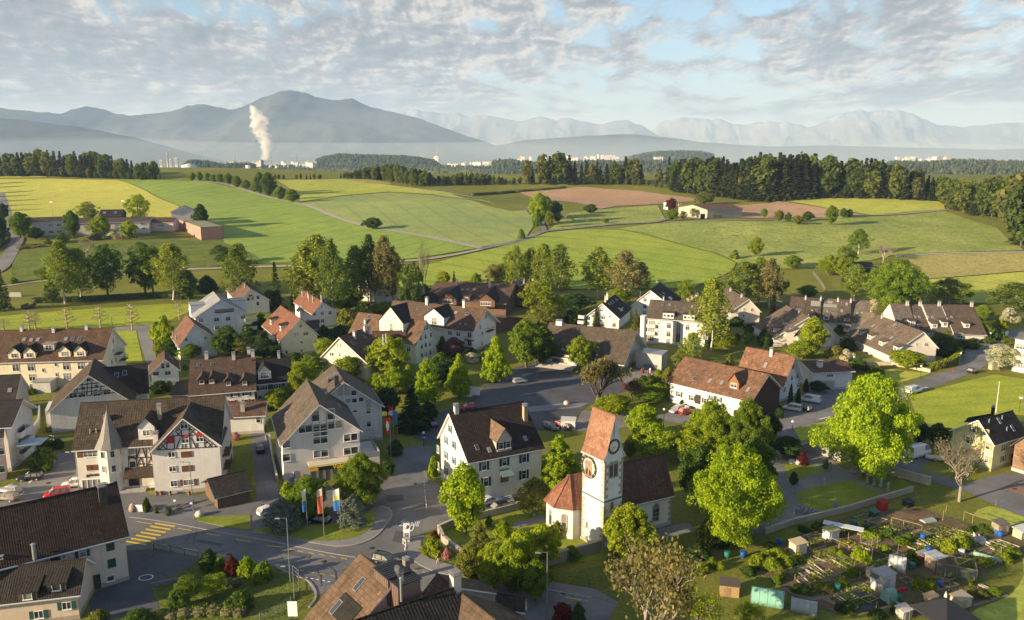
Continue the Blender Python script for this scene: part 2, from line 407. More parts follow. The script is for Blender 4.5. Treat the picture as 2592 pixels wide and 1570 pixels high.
LAWN=grassmat('lawn',(0.178,0.230,0.031),(0.272,0.308,0.043),(0.156,0.185,0.031),.06,3.2,.5,dist=.12)
BLAWN=grassmat('bright_lawn',(0.318,0.383,0.042),(0.435,0.467,0.047),(0.252,0.312,0.042),.03,1.4,.4,rows=(R(80),.05,.5),rowc=0.17)
WHEAT=grassmat('green_wheat',(0.222,0.323,0.059),(0.308,0.395,0.073),(0.183,0.275,0.064),.012,1.2,.5,rows=(R(28),.02,.07),rowc=0.30)
BLUEW=grassmat('blue_green_wheat',(0.222,0.299,0.106),(0.328,0.379,0.102),(0.193,0.267,0.117),.010,.9,.45,rows=(R(-20),.017,.06),rowc=0.19)
YELLOW=grassmat('yellow_meadow',(0.470,0.470,0.084),(0.560,0.526,0.101),(0.370,0.403,0.056),.012,.7,.35,rows=(R(62),.05,.16),rowc=0.17)
YGREEN=grassmat('yellow_green_meadow',(0.351,0.409,0.068),(0.475,0.477,0.087),(0.265,0.323,0.058),.012,.6,.5)
BARLEY=grassmat('green_barley',(0.251,0.339,0.049),(0.344,0.400,0.058),(0.210,0.285,0.046),.012,1.0,.5,rows=(R(-58),.02,.06),rowc=0.33)
PAST=grassmat('rough_pasture',(0.244,0.307,0.068),(0.379,0.404,0.106),(0.171,0.242,0.059),.035,.55,1.0,dist=.6)
TAN=grassmat('mown_hay_field',(0.336,0.302,0.101),(0.392,0.336,0.123),(0.246,0.280,0.067),.02,.6,.6,rows=(R(10),.1,.2),rowc=0.11)
SOILF=grassmat('ploughed_field',(0.396,0.254,0.152),(0.475,0.319,0.192),(0.343,0.217,0.136),.012,.7,.5,rows=(R(75),.1,.1),rowc=0.08)
SOIL=grassmat('garden_soil',(0.158,0.105,0.067),(0.225,0.155,0.096),(0.112,0.081,0.056),.3,4,.9,dist=.1)
ROUGH=grassmat('rough_bank_grass',(0.111,0.158,0.031),(0.207,0.238,0.047),(0.089,0.126,0.028),.12,1.8,1.2,dist=.5)  # grass tone darkened to stand in for shade on the foreground bank
FO=.35
drape([D1(-300,430),D1(500,428),D1(1120,440),D1(1400,545),D1(1720,695),D1(1650,800),D1(250,810),D1(90,790),D1(50,650),D1(-30,540),D1(-300,520)],'meadow',YELLOW,FO,12)
drape([D1(-300,402),D1(430,401),D1(455,408),D1(420,416),D1(-300,424)],'meadow',YELLOW,FO,12)
drape([D1(1125,437),D1(1700,447),D1(2000,462),D1(2300,530),D2(20,580),D2(400,668),D2(700,780),D2(1000,880),D2(1250,930),D2(1700,1008),D2(2100,1100),D2(1800,1150),D2(1500,1195),D2(900,1230),D2(0,1240),D1(2200,1240),D1(2140,1015),D1(2140,900),D1(1950,830),D1(1740,700),D1(1420,545)],'wheat_field',WHEAT,FO,12)
drape([D2(430,660),D2(800,600),D2(1250,562),D2(1700,585),D2(2200,690),D2(2461,745),D3(120,730),D3(175,790),D3(190,890),D3(120,985),D2(2440,1040),D2(2150,1085),D2(1700,990),D2(1250,912),D2(1000,862),D2(700,765)],'wheat_field',BLUEW,FO,12)
drape([D2(190,440),D2(790,432),D2(1280,490),D2(1850,565),D2(2300,680),D2(1700,578),D2(1250,554),D2(800,592),D2(420,648),D2(380,560)],'meadow',YGREEN,FO,12)
drape([D2(790,430),D2(1000,424),D2(1270,470),D2(1300,487),D2(1100,478)],'hay_field',TAN,FO+.2,12)
drape([D3(30,545),D3(300,515),D3(700,510),D3(1200,545),D3(1740,615),D3(1740,645),D3(1400,672),D3(1000,690),D3(830,720),D3(650,668),D3(400,640),D3(100,580)],'ploughed_field',SOILF,FO,10)
drape([D3(2110,690),D3(2461,664),D4(100,645),D4(560,715),D4(800,752),D4(950,780),D4(600,800),D4(250,800),D4(0,812),D3(2120,800)],'ploughed_field',SOILF,FO,10)
drape([D4(150,640),D4(500,615),D4(1200,612),D4(1700,655),D4(1700,722),D4(1000,775),D4(800,745),D4(560,708)],'meadow',YGREEN,FO,10)
drape([D3(330,945),D3(620,915),D3(1000,920),D3(1250,965),D3(1600,1065),D3(1950,1155),D3(2130,1240),D3(2100,1310),D3(1700,1480),D3(500,1490),D2(1350,1480),D2(1000,1400),D2(1400,1300),D2(1700,1240),D2(2200,1115),D3(0,1050)],'barley_field',BARLEY,FO,8)
drape([D3(1000,910),D3(1330,862),D3(2461,840),D4(100,825),D4(1000,790),D4(1700,740),D4(2200,900),D4(2461,1120),D4(1700,1135),D4(1200,1165),D4(1000,1210),D4(400,1290),D4(0,1300),D3(2140,1235),D3(1950,1145),D3(1600,1055),D3(1250,955)],'pasture',PAST,FO,8)
drape([D3(330,930),D3(520,760),D3(850,725),D3(1380,680),D3(1460,820),D3(1330,845),D3(620,895)],'pasture',PAST,FO,8)
drape([D4(1230,1185),D4(1700,1150),D4(2600,1143),D4(2600,1300),D4(1500,1392),D4(1470,1280)],'hay_field',TAN,FO,8)
drape([D4(1500,1400),D4(2600,1310),A4(2600,260),A4(1900,260),A4(1500,130)],'meadow',YGREEN,FO,8)
drape([A1(-200,400),A1(600,330),A1(1800,250),A1(1830,330),A1(1530,462),A1(1100,480),A1(-200,520)],'lawn',BLAWN,.05)
drape([A1(1105,520),A1(1305,520),A1(1370,825),A1(1190,835),A1(1120,640)],'lawn',BLAWN,.05)
drape([D1(130,1130),D1(560,1065),D1(1700,1010),D1(2100,1030),D1(2430,1150),D2(60,1225),D1(2300,1265),D1(1800,1290),D1(900,1340),D1(540,1380),D1(100,1430)],'pasture',ROUGH,FO,8)
for px,wd in (([D1(1850,450),D1(2150,478),D1(2461,570),D2(0,572),D2(400,665),D2(700,775),D2(1000,872),D2(1250,922),D2(1700,1000),D2(2000,1065),D2(2160,1100)],4.2),
    ([D2(2160,1105),D2(1900,1160),D2(1600,1205),D2(1350,1225),D2(800,1255),D2(0,1278),D1(1830,1300),D1(1300,1320)],3.2),
    ([D4(2700,1137),D4(2100,1140),D4(1700,1146),D4(1230,1178)],2.6),([D4(940,780),D4(1300,765),D4(1720,728)],3.2),([D2(1300,497),D2(1500,525),D2(1870,570),D3(0,640)],3),
    ([D3(1440,850),D3(1800,838),D3(2461,822),D4(100,812)],3)):
    ribbon(px,'path',GRAVEL,wd,FO+.12)
for px,wd in (([D2(2140,1105),D2(2300,1075),D2(2461,1038),D3(100,1010),D3(250,950),D3(330,932),D3(620,902),D3(1000,866),D3(1330,850),D3(1450,824),D3(1560,795)],4.5),([D3(300,930),D3(280,890),D3(250,800),D3(170,740),D3(60,715)],3.5)):
    ribbon(px,'lane',ASPH2,wd,FO+.14)
ribbon([D1(-60,1330),D1(40,1250),D1(130,1090),D1(165,1000),D1(110,930),D1(60,760),D1(0,570)],'lane',ASPH2,7,FO+.1)
ribbon([A1(-100,110),A1(100,88),A1(300,58),A1(560,30),D1(900,1360),D1(1300,1345)],'path',GRAVEL,3,.25)
Z=[.012]
def flat(px,name,mat,smooth=0,z=None):
    Z[0]+=.005
    xy=[tuple(at_z(p)[:2]) for p in px]
    if smooth: xy=catmull(xy,True,smooth)
    return drape_xy(xy,name,mat,z if z else Z[0])
flat([B1(-200,1350),B1(-100,1150),B1(180,1060),B1(190,960),B1(350,900),B1(530,760),B1(560,690),B1(720,690),B1(800,1040),B1(1000,1090),B1(1200,1290)],'parking_lot',ASPH2)
flat([C1(1000,230),C1(1500,285),C1(2010,285),C1(2090,388),C1(2250,402),C1(2461,330),B2(-60,480),B2(100,500),C2(215,275),C2(310,315),C2(700,190),C2(1000,150),C2(1240,110),C2(1330,95),C2(1330,0),B2(1300,700),B2(1500,640),B2(1700,640),B2(1600,960),C2(1700,170),C2(1860,285),C2(2200,300),C2(2470,270),C2(2470,420),C2(1900,560),C2(1600,650),C2(1600,700),C2(1570,790),C2(1650,900),C2(1930,985),C2(2000,1100),C3(330,1120),C3(800,1195),C3(1000,1320),C3(900,1520),C3(0,1520),C2(1500,1300),C2(700,1230),C2(560,1260),C2(480,1120),C2(250,990),C2(-50,950),C1(2000,905),C1(1480,805),C1(1200,830),C1(1100,500)],'road',ASPH)
flat([C1(1225,830),C1(1480,808),C1(1900,905),C1(1850,965),C1(1450,1172),C1(1530,1385),C1(880,1520),C1(850,1310),C1(950,1200),C1(1240,1105)],'yard',ASPHD)
flat([B2(1650,640),B2(1500,560),B2(1700,330),B2(2000,250),A2(2250,980),A2(2461,880),A3(280,800),A3(580,930),A3(1050,930),A3(1250,870),A3(1440,890),A3(1350,950),A3(1190,1070),A3(900,1150),A3(740,1220),A3(640,1300),A3(560,1480),A3(200,1480),A3(100,1300)],'parking_lot',ASPHD)
flat([A3(1000,935),A3(1160,890),A3(1440,890),A3(1340,950),A3(1200,1060),A3(1080,1040)],'forecourt',PAVE)
flat([A3(130,1250),A3(480,1215),A3(720,1215),A3(640,1255),A3(150,1300)],'pavement',PAVE)
flat([A3(560,1480),A3(660,1290),A3(1000,1300),A3(1380,1330),A3(1480,1310),A3(1740,1290),A3(1750,1430),A3(1380,1380),A3(1200,1420),A3(900,1480)],'lane',ASPH2)
flat([A4(-60,1150),A4(100,1250),A4(320,1240),A4(330,1130),A4(600,1090),A4(1250,1060),A4(1600,940),A4(1830,860),A4(1850,740),A4(1950,680),A4(2100,650),A4(2250,560),A4(2461,500),A4(2700,470),A4(2700,620),A4(2300,690),A4(2150,790),A4(2020,900),A4(1600,1060),A4(1350,1150),A4(1000,1300),A4(620,1360),A4(300,1450),A4(80,1500),B4(60,500),B4(-100,440),B4(-200,300)],'road',ASPH2,3)
flat([B4(60,480),B4(250,480),B4(330,600),B4(700,690),B4(900,760),B4(1300,700),B4(1560,690),B4(1560,800),B4(1450,860),B4(1900,1000),B4(2210,910),B4(2380,900),B4(2700,1000),B4(2700,1420),B4(2200,1220),B4(1900,1080),B4(1620,1000),B4(1100,830),B4(700,760),B4(300,640),B4(120,560)],'lane',ASPH)
flat([B4(2380,1020),B4(2700,1090),B4(2700,1230),B4(2480,1130),B4(2250,1050)],'forecourt',BRICKP)
flat([A1(1100,490),A1(1540,458),A1(1450,530),A1(1480,720),A1(1520,830),A1(1400,830),A1(1310,520),A1(1110,518)],'lane',PAVE)
def kerbed(px,name,top,kerb=.12,smooth=0,matk=None):
    xy=[tuple(at_z(p)[:2]) for p in px]
    if smooth: xy=catmull(xy,True,smooth)
    b=MB(); b.prism(xy if sum((xy[i][0]*xy[(i+1)%len(xy)][1]-xy[(i+1)%len(xy)][0]*xy[i][1]) for i in range(len(xy)))>0 else xy[::-1],0,kerb)
    o=b.build(name,[top]); tag(o,kind='structure')
    return o
kerbed([C2(-60,655),C2(200,605),C2(560,598),C2(830,565),C2(1040,480),C2(1100,435),C2(1180,405),C2(1265,430),C2(1290,500),C2(1210,610),C2(1110,705),C2(950,768),C2(750,785),C2(400,730),C2(100,672)],'pavement',PAVE,.12,3)
flat([C2(-40,635),C2(200,598),C2(560,590),C2(830,558),C2(1040,478),C2(1090,440),C2(1140,480),C2(1125,560),C2(1000,680),C2(800,728),C2(550,738),C2(250,690)],'lawn',LAWN,3,z=.15)
ribbon([C2(745,786),C2(950,770),C2(1115,707),C2(1213,612),C2(1292,500),C2(1268,428),C2(1180,402)],'kerb',KERB,.28,.0,4,height=.14)
kerbed([C1(1880,500),C1(2400,488),C1(2400,625),C1(2250,620),C1(1900,545)],'lawn',LAWN,.10)
ribbon([C1(1240,505),C1(1480,535),C1(1850,600),C1(2180,665),C1(2461,712),C2(300,770),C2(700,850),C2(950,890)],'kerb',KERB,.22,.0,4,height=.07)
flat([C1(2090,388),C1(2230,402),C1(2380,350),C1(2461,320),C1(2461,290),C1(2380,310)],'lawn',LAWN,z=.06)
flat([C1(1480,1170),C1(1850,965),C1(1910,905),C1(2461,960),C2(0,960),C2(200,990),C2(330,1090),C2(410,1200),C2(330,1490),C2(-50,1530),C1(1000,1560),C1(1540,1385)],'bank',ROUGH,z=.05)
ribbon([C2(180,985),C2(330,1050),C2(480,1110),C2(555,1200),C2(560,1290),C2(500,1370)],'kerb',KERB,.3,.0,4,height=.13)
kerbed([C2(1430,760),C2(1590,705),C2(1570,790),C2(1650,900),C2(1930,985),C2(2050,1090),C2(1700,1030),C2(1470,905),C2(1435,830)],'pavement',PAVE,.12,2)
flat([C2(1600,720),C2(1660,700),C2(1740,760),C2(1850,870),C2(1960,890),C2(2000,1060),C2(1930,975),C2(1650,885),C2(1570,790)],'bank',ROUGH,2,z=.16)
ribbon([C2(1780,1010),C2(1930,1045),C3(0,1110),C3(350,1205),C3(750,1275)],'kerb',KERB,.25,.0,4,height=.1)
flat([C3(340,1110),C3(560,1030),C3(940,960),C3(1080,980),C3(1000,1300),C3(800,1195)],'bank',ROUGH,2,z=.05)
flat([C2(1790,620),C2(2000,560),C2(2461,400),C3(350,470),C3(650,700),C3(900,790),C3(930,900),C3(280,970),C2(2200,800),C2(1970,800),C2(1800,740)],'lawn',LAWN,z=.04)
flat([C3(0,560),C3(360,470),C3(360,530),C3(0,620)],'path',PAVE,z=.06)
flat([C3(1150,680),C3(1560,575),C3(1680,560),C3(1760,640),C3(1320,750)],'path',PAVE,z=.06)
flat([B4(100,760),B4(330,680),B4(560,720),B4(720,860),B4(930,900),B4(1300,1000),B4(1420,1050),B4(1080,1130),B4(600,1280),B4(240,1370),B4(0,1480),B4(-300,1480),B4(-200,900)],'cemetery_path',ASPH2,z=.035)
flat([B4(160,800),B4(390,810),B4(575,880),B4(300,960),B4(180,930)],'lawn',LAWN,z=.055)
flat([B4(270,1090),B4(560,1010),B4(800,970),B4(1110,1110),B4(1000,1160),B4(520,1280),B4(290,1180)],'lawn',LAWN,z=.055)
flat([B4(860,960),B4(940,880),B4(1290,960),B4(1400,1040),B4(1140,1090)],'lawn',LAWN,z=.055)
for px in ([C2(300,830),C2(520,870),C2(500,905),C2(270,862)],[C2(1250,300),C2(1400,290),C2(1410,345),C2(1240,360)],[C1(1900,720),C1(2150,765),C1(2120,790),C1(1870,742)],[C2(1330,640),C2(1440,650),C2(1420,760),C2(1300,740)],[A3(100,900),A3(300,890),A3(320,960),A3(60,985)],[B4(800,715),B4(960,765),B4(930,790),B4(770,735)]): flat(px,'road_patch',ASPHD,z=.068)
for p in (C2(1515,185),C2(1100,800),C1(2200,860),C2(640,930),C3(480,1230),B4(2370,1050),B1(460,995),A3(380,1010)):
    q=at_z(p,.07); k=MB().lathe([(.01,0),(.42,0),(.44,-.03)],n=16).build('manhole_cover',plain('cast_iron',(.045,.045,.045),.6)); k.location=(q.x,q.y,.074); tag(k,kind='structure')
flat([B4(1360,170),B4(1560,110),B4(1950,10),A4(2180,940),A4(2700,1020),B4(2700,380),B4(2300,330),B4(2000,470),B4(1700,480),B4(1450,400)],'lawn',BLAWN,z=.04)  # bright grass colour stands in for sunlight on this lawn
flat([B4(120,520),B4(300,450),B4(620,395),B4(700,600),B4(330,590)],'lawn',BLAWN,z=.042)  # sunlit tone put into the grass colour here too
flat([C4(1900,1480),C4(2020,1380),C4(2330,1250),C4(2461,1050),C4(2461,880),C4(2800,800),C4(2800,1700),C4(1700,1700)],'lawn',YGREEN,2,z=.022)
flat([C4(1980,480),C4(2130,400),C4(2461,480),C4(2700,620),C4(2461,660),C4(2250,560)],'lawn',YGREEN,2,z=.022)
flat([A4(930,880),A4(1200,890),A4(1560,930),A4(1300,1010),A4(1080,1000)],'lawn',YGREEN,z=.03)
def roofmat(name,cs=.36,cw=.30,amp=.5,streak=.35):
    t=NT(name); oc=t.oinf()['Color']; uv=t.uvs(); s=t.n('ShaderNodeSeparateXYZ',_in={0:uv})
    def saw(x,p): return t.math('FRACT',t.math('DIVIDE',x,p))
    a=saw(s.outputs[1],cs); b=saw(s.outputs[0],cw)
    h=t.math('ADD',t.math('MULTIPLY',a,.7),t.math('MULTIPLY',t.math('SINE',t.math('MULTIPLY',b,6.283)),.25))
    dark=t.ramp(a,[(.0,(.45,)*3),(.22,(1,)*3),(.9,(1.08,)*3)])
    p=t.obj(); n=t.noise(p,.55,6,.65)[0]; f=t.noise(p,3.2,5,.7)[0]
    st=t.noise(t.n('ShaderNodeMapping',_in={'Vector':uv,'Scale':(1.1,.07,1)}).outputs[0],1.0,4,.6)[0]
    cell=t.n('ShaderNodeTexWhiteNoise',_in={'Vector':t.n('ShaderNodeCombineXYZ',_in={0:t.math('FLOOR',t.math('DIVIDE',s.outputs[0],cw)),1:t.math('FLOOR',t.math('DIVIDE',s.outputs[1],cs))}).outputs[0]}).outputs[0]
    c=t.mix(1.0,oc,t.ramp(n,[(.3,(.54,.53,.52)),(.7,(.96,.93,.90))]),'MULTIPLY')
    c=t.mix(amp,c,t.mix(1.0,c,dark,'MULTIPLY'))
    c=t.mix(1.0,c,t.ramp(cell,[(0,(.78,)*3),(.9,(1.12,)*3),(1,(1.6,1.5,1.35))]),'MULTIPLY')
    c=t.mix(t.math('MULTIPLY',t.ramp(st,[(.45,(0,)*3),(.7,(1,)*3)]),streak),c,t.mix(1.0,c,(.45,.43,.42),'MULTIPLY'))
    c=t.mix(t.ramp(f,[(.62,(0,)*3),(.8,(.35,)*3)]),c,(.095,.088,.062))
    t.bsdf(c,.85,t.bump(h,.75,.06),spec=.25); return done(name,t)
def plastermat(name):
    t=NT(name); oc=t.oinf()['Color']; p=t.obj(); n=t.noise(p,.35,5,.6)[0]; f=t.noise(p,6,4,.6)[0]
    st=t.noise(t.n('ShaderNodeMapping',_in={'Vector':p,'Scale':(1.2,1.2,.12)}).outputs[0],1.3,5,.65)[0]
    c=t.mix(1.0,oc,t.ramp(n,[(.3,(.88,.87,.85)),(.7,(1.04,)*3)]),'MULTIPLY')
    c=t.mix(t.ramp(st,[(.5,(0,)*3),(.75,(.45,)*3)]),c,t.mix(1.0,c,(.60,.57,.52),'MULTIPLY'))
    t.bsdf(c,.9,t.bump(f,.25,.02),spec=.2); return done(name,t)
ROOF=roofmat('clay_roof_tiles'); ROOFB=roofmat('large_roof_tiles',.62,.44,.75); SHEET=roofmat('seamed_sheet_roof',50,.55,.1,.15)
PLAST=plastermat('rendered_wall'); PAINT=ocol('painted_surface',.55,.10,1.5); WOOD=ocol('weathered_wood',.85,.35,2.2,bump=.4)
def glassmat():
    t=NT('window_glass'); p=t.geo(); n=t.noise(p,.6,2)[0]
    r=t.oinf()['Random']; c=t.mix(n,(.02,.026,.035),(.06,.07,.085)); z=t.n('ShaderNodeSeparateXYZ',_in={0:t.obj()}).outputs[2]
    c=t.mix(t.math('MULTIPLY',t.math('GREATER_THAN',t.math('ADD',z,t.math('MULTIPLY',r,1.6)),.95),.75),c,(.30,.29,.26)); t.bsdf(c,.08,spec=.6); return done('window_glass',t)
GLASS=glassmat(); CHIMCAP=plain('chimney_cap',(.25,.25,.26),.6); METAL=plain('zinc_sheet',(.38,.40,.42),.4,.6); DMETAL=plain('dark_metal',(.05,.055,.06),.5,.3); WHITE=plain('white_paint',(.76,.75,.72),.55,0,.05)
GREEN_SH=(.018,.09,.075); TEAL=(.03,.13,.14); BROWN_SH=(.16,.07,.035); OLIVE=(.30,.30,.10); DGREEN=(.02,.075,.05)
_win={}
def window_mesh(w,h,style):
    k=(round(w,2),round(h,2),style)
    if k in _win: return _win[k]
    f=MB(); fw=.06; d=.10
    f.box((0,-d/2,h/2-fw/2),(w,d,fw)).box((0,-d/2,-h/2+fw/2),(w,d,fw)).box((-w/2+fw/2,-d/2,0),(fw,d,h-2*fw)).box((w/2-fw/2,-d/2,0),(fw,d,h-2*fw))
    n=max(0,round(w/.75)-1) if style!='bare' else 0
    for i in range(n): f.box((-w/2+(i+1)*w/(n+1),-d*.35,0),(.07,d*.6,h-2*fw))
    if style in('cross','sh') and h>1.1:
        cols=n+1; cw=(w-2*fw)/cols
        for i in range(cols): f.box((-w/2+fw+cw*(i+.5),-d*.28,h*.12),(cw-.07,d*.4,.05))
    f.box((0,-.09,-h/2-.05),(w+.16,.18,.08))      # sill
    g=MB().box((0,-.015,0),(w-2*fw-.004,.02,h-2*fw-.004))
    one=MB(); one.v=f.v+g.v; one.f=f.f+[[q+len(f.v) for q in x] for x in g.f]; one.m=[0]*len(f.f)+[1]*len(g.f); one.sm=[False]*len(one.f); one.uv=[None]*len(one.f)
    sh=MB(); sw=max(.32,w*.46)
    sh.box((0,-.035,0),(sw,.06,h+.04))
    for i in range(int(h/.16)): sh.box((0,-.07,-h/2+.12+i*.16),(sw-.12,.02,.06))
    _win[k]=(f.mesh('window',[WHITE]),g.mesh('pane',[GLASS]),one.mesh('window',[WHITE,GLASS]),sh.mesh('shutter',[PAINT]),sw); return _win[k]
class House:
    def __init__(s,name,label,cat,A,B,hr,eR=None,eL=None,he=None,wall=(.5,.49,.46),roof=(.10,.065,.045),z0=None,og=.55,ov=.5,group=None,wR=None,wL=None,roofm=None,t=.24,flare=0,length=None,base=True,into=None,bp=None):
        s.into=into
        if bp: z0=G(bp).z
        elif into: z0=into.z0
        if z0 is None:
            z0=0.0
            for _ in range(6):
                q=at_z(A,z0+hr); z0=max(0,terr(q.x,q.y))
        if hr is None:
            yb=G(bp).y if bp else into.yb
            s.yb=yb; at=lambda p,d:height_at(p,Vector((0,yb+d,0)))-z0
            hr=at(A,5); eR=(eR[0],at(eR[0],0)) if eR else None; eL=(eL[0],at(eL[0],0)) if eL else None
        a=at_z(A,z0+hr); b=at_z(B,z0+hr)
        u=(b-a); u.z=0; L=u.length; u.normalize()
        if length:
            if length<0: a=b-u*(-length); L=-length
            else: L=length; b=a+u*L
        s.u=u; s.v=Vector((-u.y,u.x,0)); s.mid=(a+b)/2; s.z0=z0; s.L=L; s.hr=hr
        he0=he
        def wid(e,default):
            if e is None: return default
            p=at_z(e[0],z0+e[1]); return abs((p-a).dot(s.v))
        s.heR=eR[1] if eR else (he if he is not None else (eL[1] if eL else hr*.55)); s.heL=eL[1] if eL else (he if he is not None else s.heR)
        s.wR=wR or wid(eR,None); s.wL=wL or wid(eL,None)
        if s.wR is None: s.wR=s.wL*(hr-s.heR)/(hr-s.heL)
        if s.wL is None: s.wL=s.wR*(hr-s.heL)/(hr-s.heR)
        s.og=og; s.ov=ov; s.t=t; s.roofc=roof; s.wallc=wall; s.roofm=roofm or ROOF
        if into:
            s.o=bpy.data.objects.new(name,None); COL.objects.link(s.o); s.o.parent=into.o
            q=into.loc(Vector((s.mid.x,s.mid.y,z0))); s.o.location=q; s.o.rotation_euler=(0,0,math.atan2(u.y,u.x)-math.atan2(into.u.y,into.u.x))
        else: s.o=thing(name,label,cat,(s.mid.x,s.mid.y,z0),math.atan2(u.y,u.x),group)
        s.lw=L/2-og                      # half length of the walls
        s.vR=s.wR-ov; s.vL=s.wL-ov       # half widths of the walls
        s.zwR=s.roofz(-s.vR)-t; s.zwL=s.roofz(s.vL)-t
        s.flare=flare
        m=MB(); pr=[(-s.vR,-.4),(-s.vR,s.zwR),(0,hr-t),(s.vL,s.zwL),(s.vL,-.4)]
        if flare: pr=[(-s.vR,-.4),(-s.vR,s.roofz(-s.vR)-flare*.42-t),(-s.wR*.78,s.roofz(-s.wR*.78)-flare*.42-t),(0,hr-t-.1),(s.wL*.78,s.roofz(s.wL*.78)-flare*.42-t),(s.vL,s.roofz(s.vL)-flare*.42-t),(s.vL,-.4)]
        n=len(pr); vs=[(-s.lw,y,z) for y,z in pr]+[(s.lw,y,z) for y,z in pr]
        m.add(vs,[tuple(range(n)),tuple(range(2*n-1,n-1,-1))]+[(i,n+i,n+(i+1)%n,(i+1)%n) for i in range(n)])
        s.wall=m.build('wall',PLAST,s.o,wall)
        if base and hr>6:
            bb=MB()
            for c,d in (((0,-s.vR-.03,.2),(2*s.lw+.12,.06,.9)),((0,s.vL+.03,.2),(2*s.lw+.12,.06,.9)),((-s.lw-.03,(s.vL-s.vR)/2,.2),(.06,s.vL+s.vR,.9)),((s.lw+.03,(s.vL-s.vR)/2,.2),(.06,s.vL+s.vR,.9))): bb.box(c,d)
            bb.build('plinth',PLAST,s.o,tuple(x*.62 for x in wall))
        s.roof=s.mkroof()
    def roofz(s,v):
        return s.hr-(s.hr-s.heR)*(-v)/s.wR if v<0 else s.hr-(s.hr-s.heL)*v/s.wL
    def mkroof(s):
        m=MB(); t=s.t; L=s.L/2
        P=[(-s.wR,s.heR),(0,s.hr),(s.wL,s.heL)]
        if s.flare:
            k=.78; P=[(-s.wR*1.06,s.heR-s.flare*.1),(-s.wR*k,s.roofz(-s.wR*k)-s.flare*.35),(0,s.hr),(s.wL*k,s.roofz(s.wL*k)-s.flare*.35),(s.wL*1.06,s.heL-s.flare*.1)]
        n=len(P); top=[(x,y,z) for x in (-L,L) for y,z in P]; bot=[(x,y,z-t) for x in (-L,L) for y,z in P]
        ir=n//2; dist=[0]*n
        for i in range(ir-1,-1,-1): dist[i]=dist[i+1]+math.hypot(P[i][0]-P[i+1][0],P[i][1]-P[i+1][1])
        for i in range(ir+1,n): dist[i]=dist[i-1]+math.hypot(P[i][0]-P[i-1][0],P[i][1]-P[i-1][1])
        for i in range(n-1):
            m.add([top[i],top[n+i],top[n+i+1],top[i+1]],[(0,1,2,3)],0,[[(0,dist[i]),(2*L,dist[i]),(2*L,dist[i+1]),(0,dist[i+1])]])
            m.add([bot[i],bot[i+1],bot[n+i+1],bot[n+i]],[(0,1,2,3)],1)
            for k in (0,n):      # verges
                q=[bot[k+i],bot[k+i+1],top[k+i+1],top[k+i]]; m.add(q,[(3,2,1,0) if k==0 else (0,1,2,3)],1)
        for i in (0,n-1):
            q=[top[i],bot[i],bot[n+i],top[n+i]]; m.add(q,[(0,1,2,3) if i==0 else (3,2,1,0)],1)
        m.tube((-L,0,s.hr-.02),(L,0,s.hr-.02),.13,n=6,m=0)
        m.tube((-L+.1,P[0][0]-.07,P[0][1]-t*.7),(L-.1,P[0][0]-.07,P[0][1]-t*.7),.08,n=6,m=2)
        m.tube((-L+.1,P[-1][0]+.07,P[-1][1]-t*.7),(L-.1,P[-1][0]+.07,P[-1][1]-t*.7),.08,n=6,m=2)
        return m.build('roof',[s.roofm,WHITE if sum(s.wallc)>1.2 else WOOD,METAL],s.o,s.roofc)
    def W(s,x,y,z): return s.mid.xy.to_3d()*1.0+s.u*x+s.v*y+Vector((0,0,s.z0+z))
    def loc(s,p): d=p-s.mid; return Vector((d.dot(s.u),d.dot(s.v),p.z-s.z0))
    def face(s,f):
        return {'R':(s.W(0,-s.vR,0),-s.v,0),'L':(s.W(0,s.vL,0),s.v,math.pi),'A':(s.W(-s.lw,0,0),-s.u,-math.pi/2),'B':(s.W(s.lw,0,0),s.u,math.pi/2)}[f]
    def onface(s,f,p): o,n,_=s.face(f); return s.loc(at_plane(p,o,n))
    def onroof(s,side,p):
        sg=-1 if side=='R' else 1; w=s.wR if side=='R' else s.wL; he=s.heR if side=='R' else s.heL
        n=(s.v*sg*(s.hr-he)+Vector((0,0,w))).normalized(); return s.loc(at_plane(p,s.W(0,0,s.hr),n)),math.atan2(s.hr-he,w)
    def win(s,f,pts,w,h,style='cross',sh=None,simple=None,closed=0,label=None,fw=None):
        rz=s.face(f)[2]; fr,pn,one,shm,sw=window_mesh(w,h,style)
        simple=(s.mid.y>235) if simple is None else simple
        if s.into: simple=True
        for k,p in enumerate(pts):
            q=s.onface(f,p) if len(p)==2 else Vector(p);
            o=link('window',one if simple else fr,s.o,fw); o.location=q; o.rotation_euler=(0,0,rz)
            if not simple: link('pane',pn,o)
            if sh and not s.into:
                for sg in ((-1,1) if not simple or True else ()):
                    c=link('shutter',shm,o,sh); c.location=((sg*(w/2+sw/2+.03) if not closed else sg*w*.26),-.02 if not closed else -.09,0)
    def door(s,f,p,w=1.1,h=2.1,col=(.12,.06,.03)):
        q=s.onface(f,p) if len(p)==2 else Vector(p); rz=s.face(f)[2]
        m=MB(); m.box((0,-.05,h/2),(w,.08,h)); m.box((0,-.06,h+.06),(w+.24,.14,.12)).box((-w/2-.06,-.06,h/2),(.12,.14,h)).box((w/2+.06,-.06,h/2),(.12,.14,h))
        o=m.build('door',WOOD,s.o,col); o.location=(q.x,q.y,max(q.z,0) if len(p)==2 and q.z>.6 else 0.02); o.rotation_euler=(0,0,rz)
        MB().box((w*.36,-.12,1.05),(.05,.06,.16)).build('handle',METAL,o)
    def skylight(s,side,pts,w=.8,h=1.2,col=None):
        for p in pts:
            q,al=s.onroof(side,p); m=MB()
            m.box((0,0,.06),(w,h,.12),0).box((0,0,.125),(w-.18,h-.18,.02),1)
            o=m.build('skylight',[METAL,GLASS],s.o); o.location=q
            o.rotation_euler=(Matrix.Rotation(0 if side=='R' else math.pi,3,'Z')@Matrix.Rotation(al,3,'X')).to_euler()
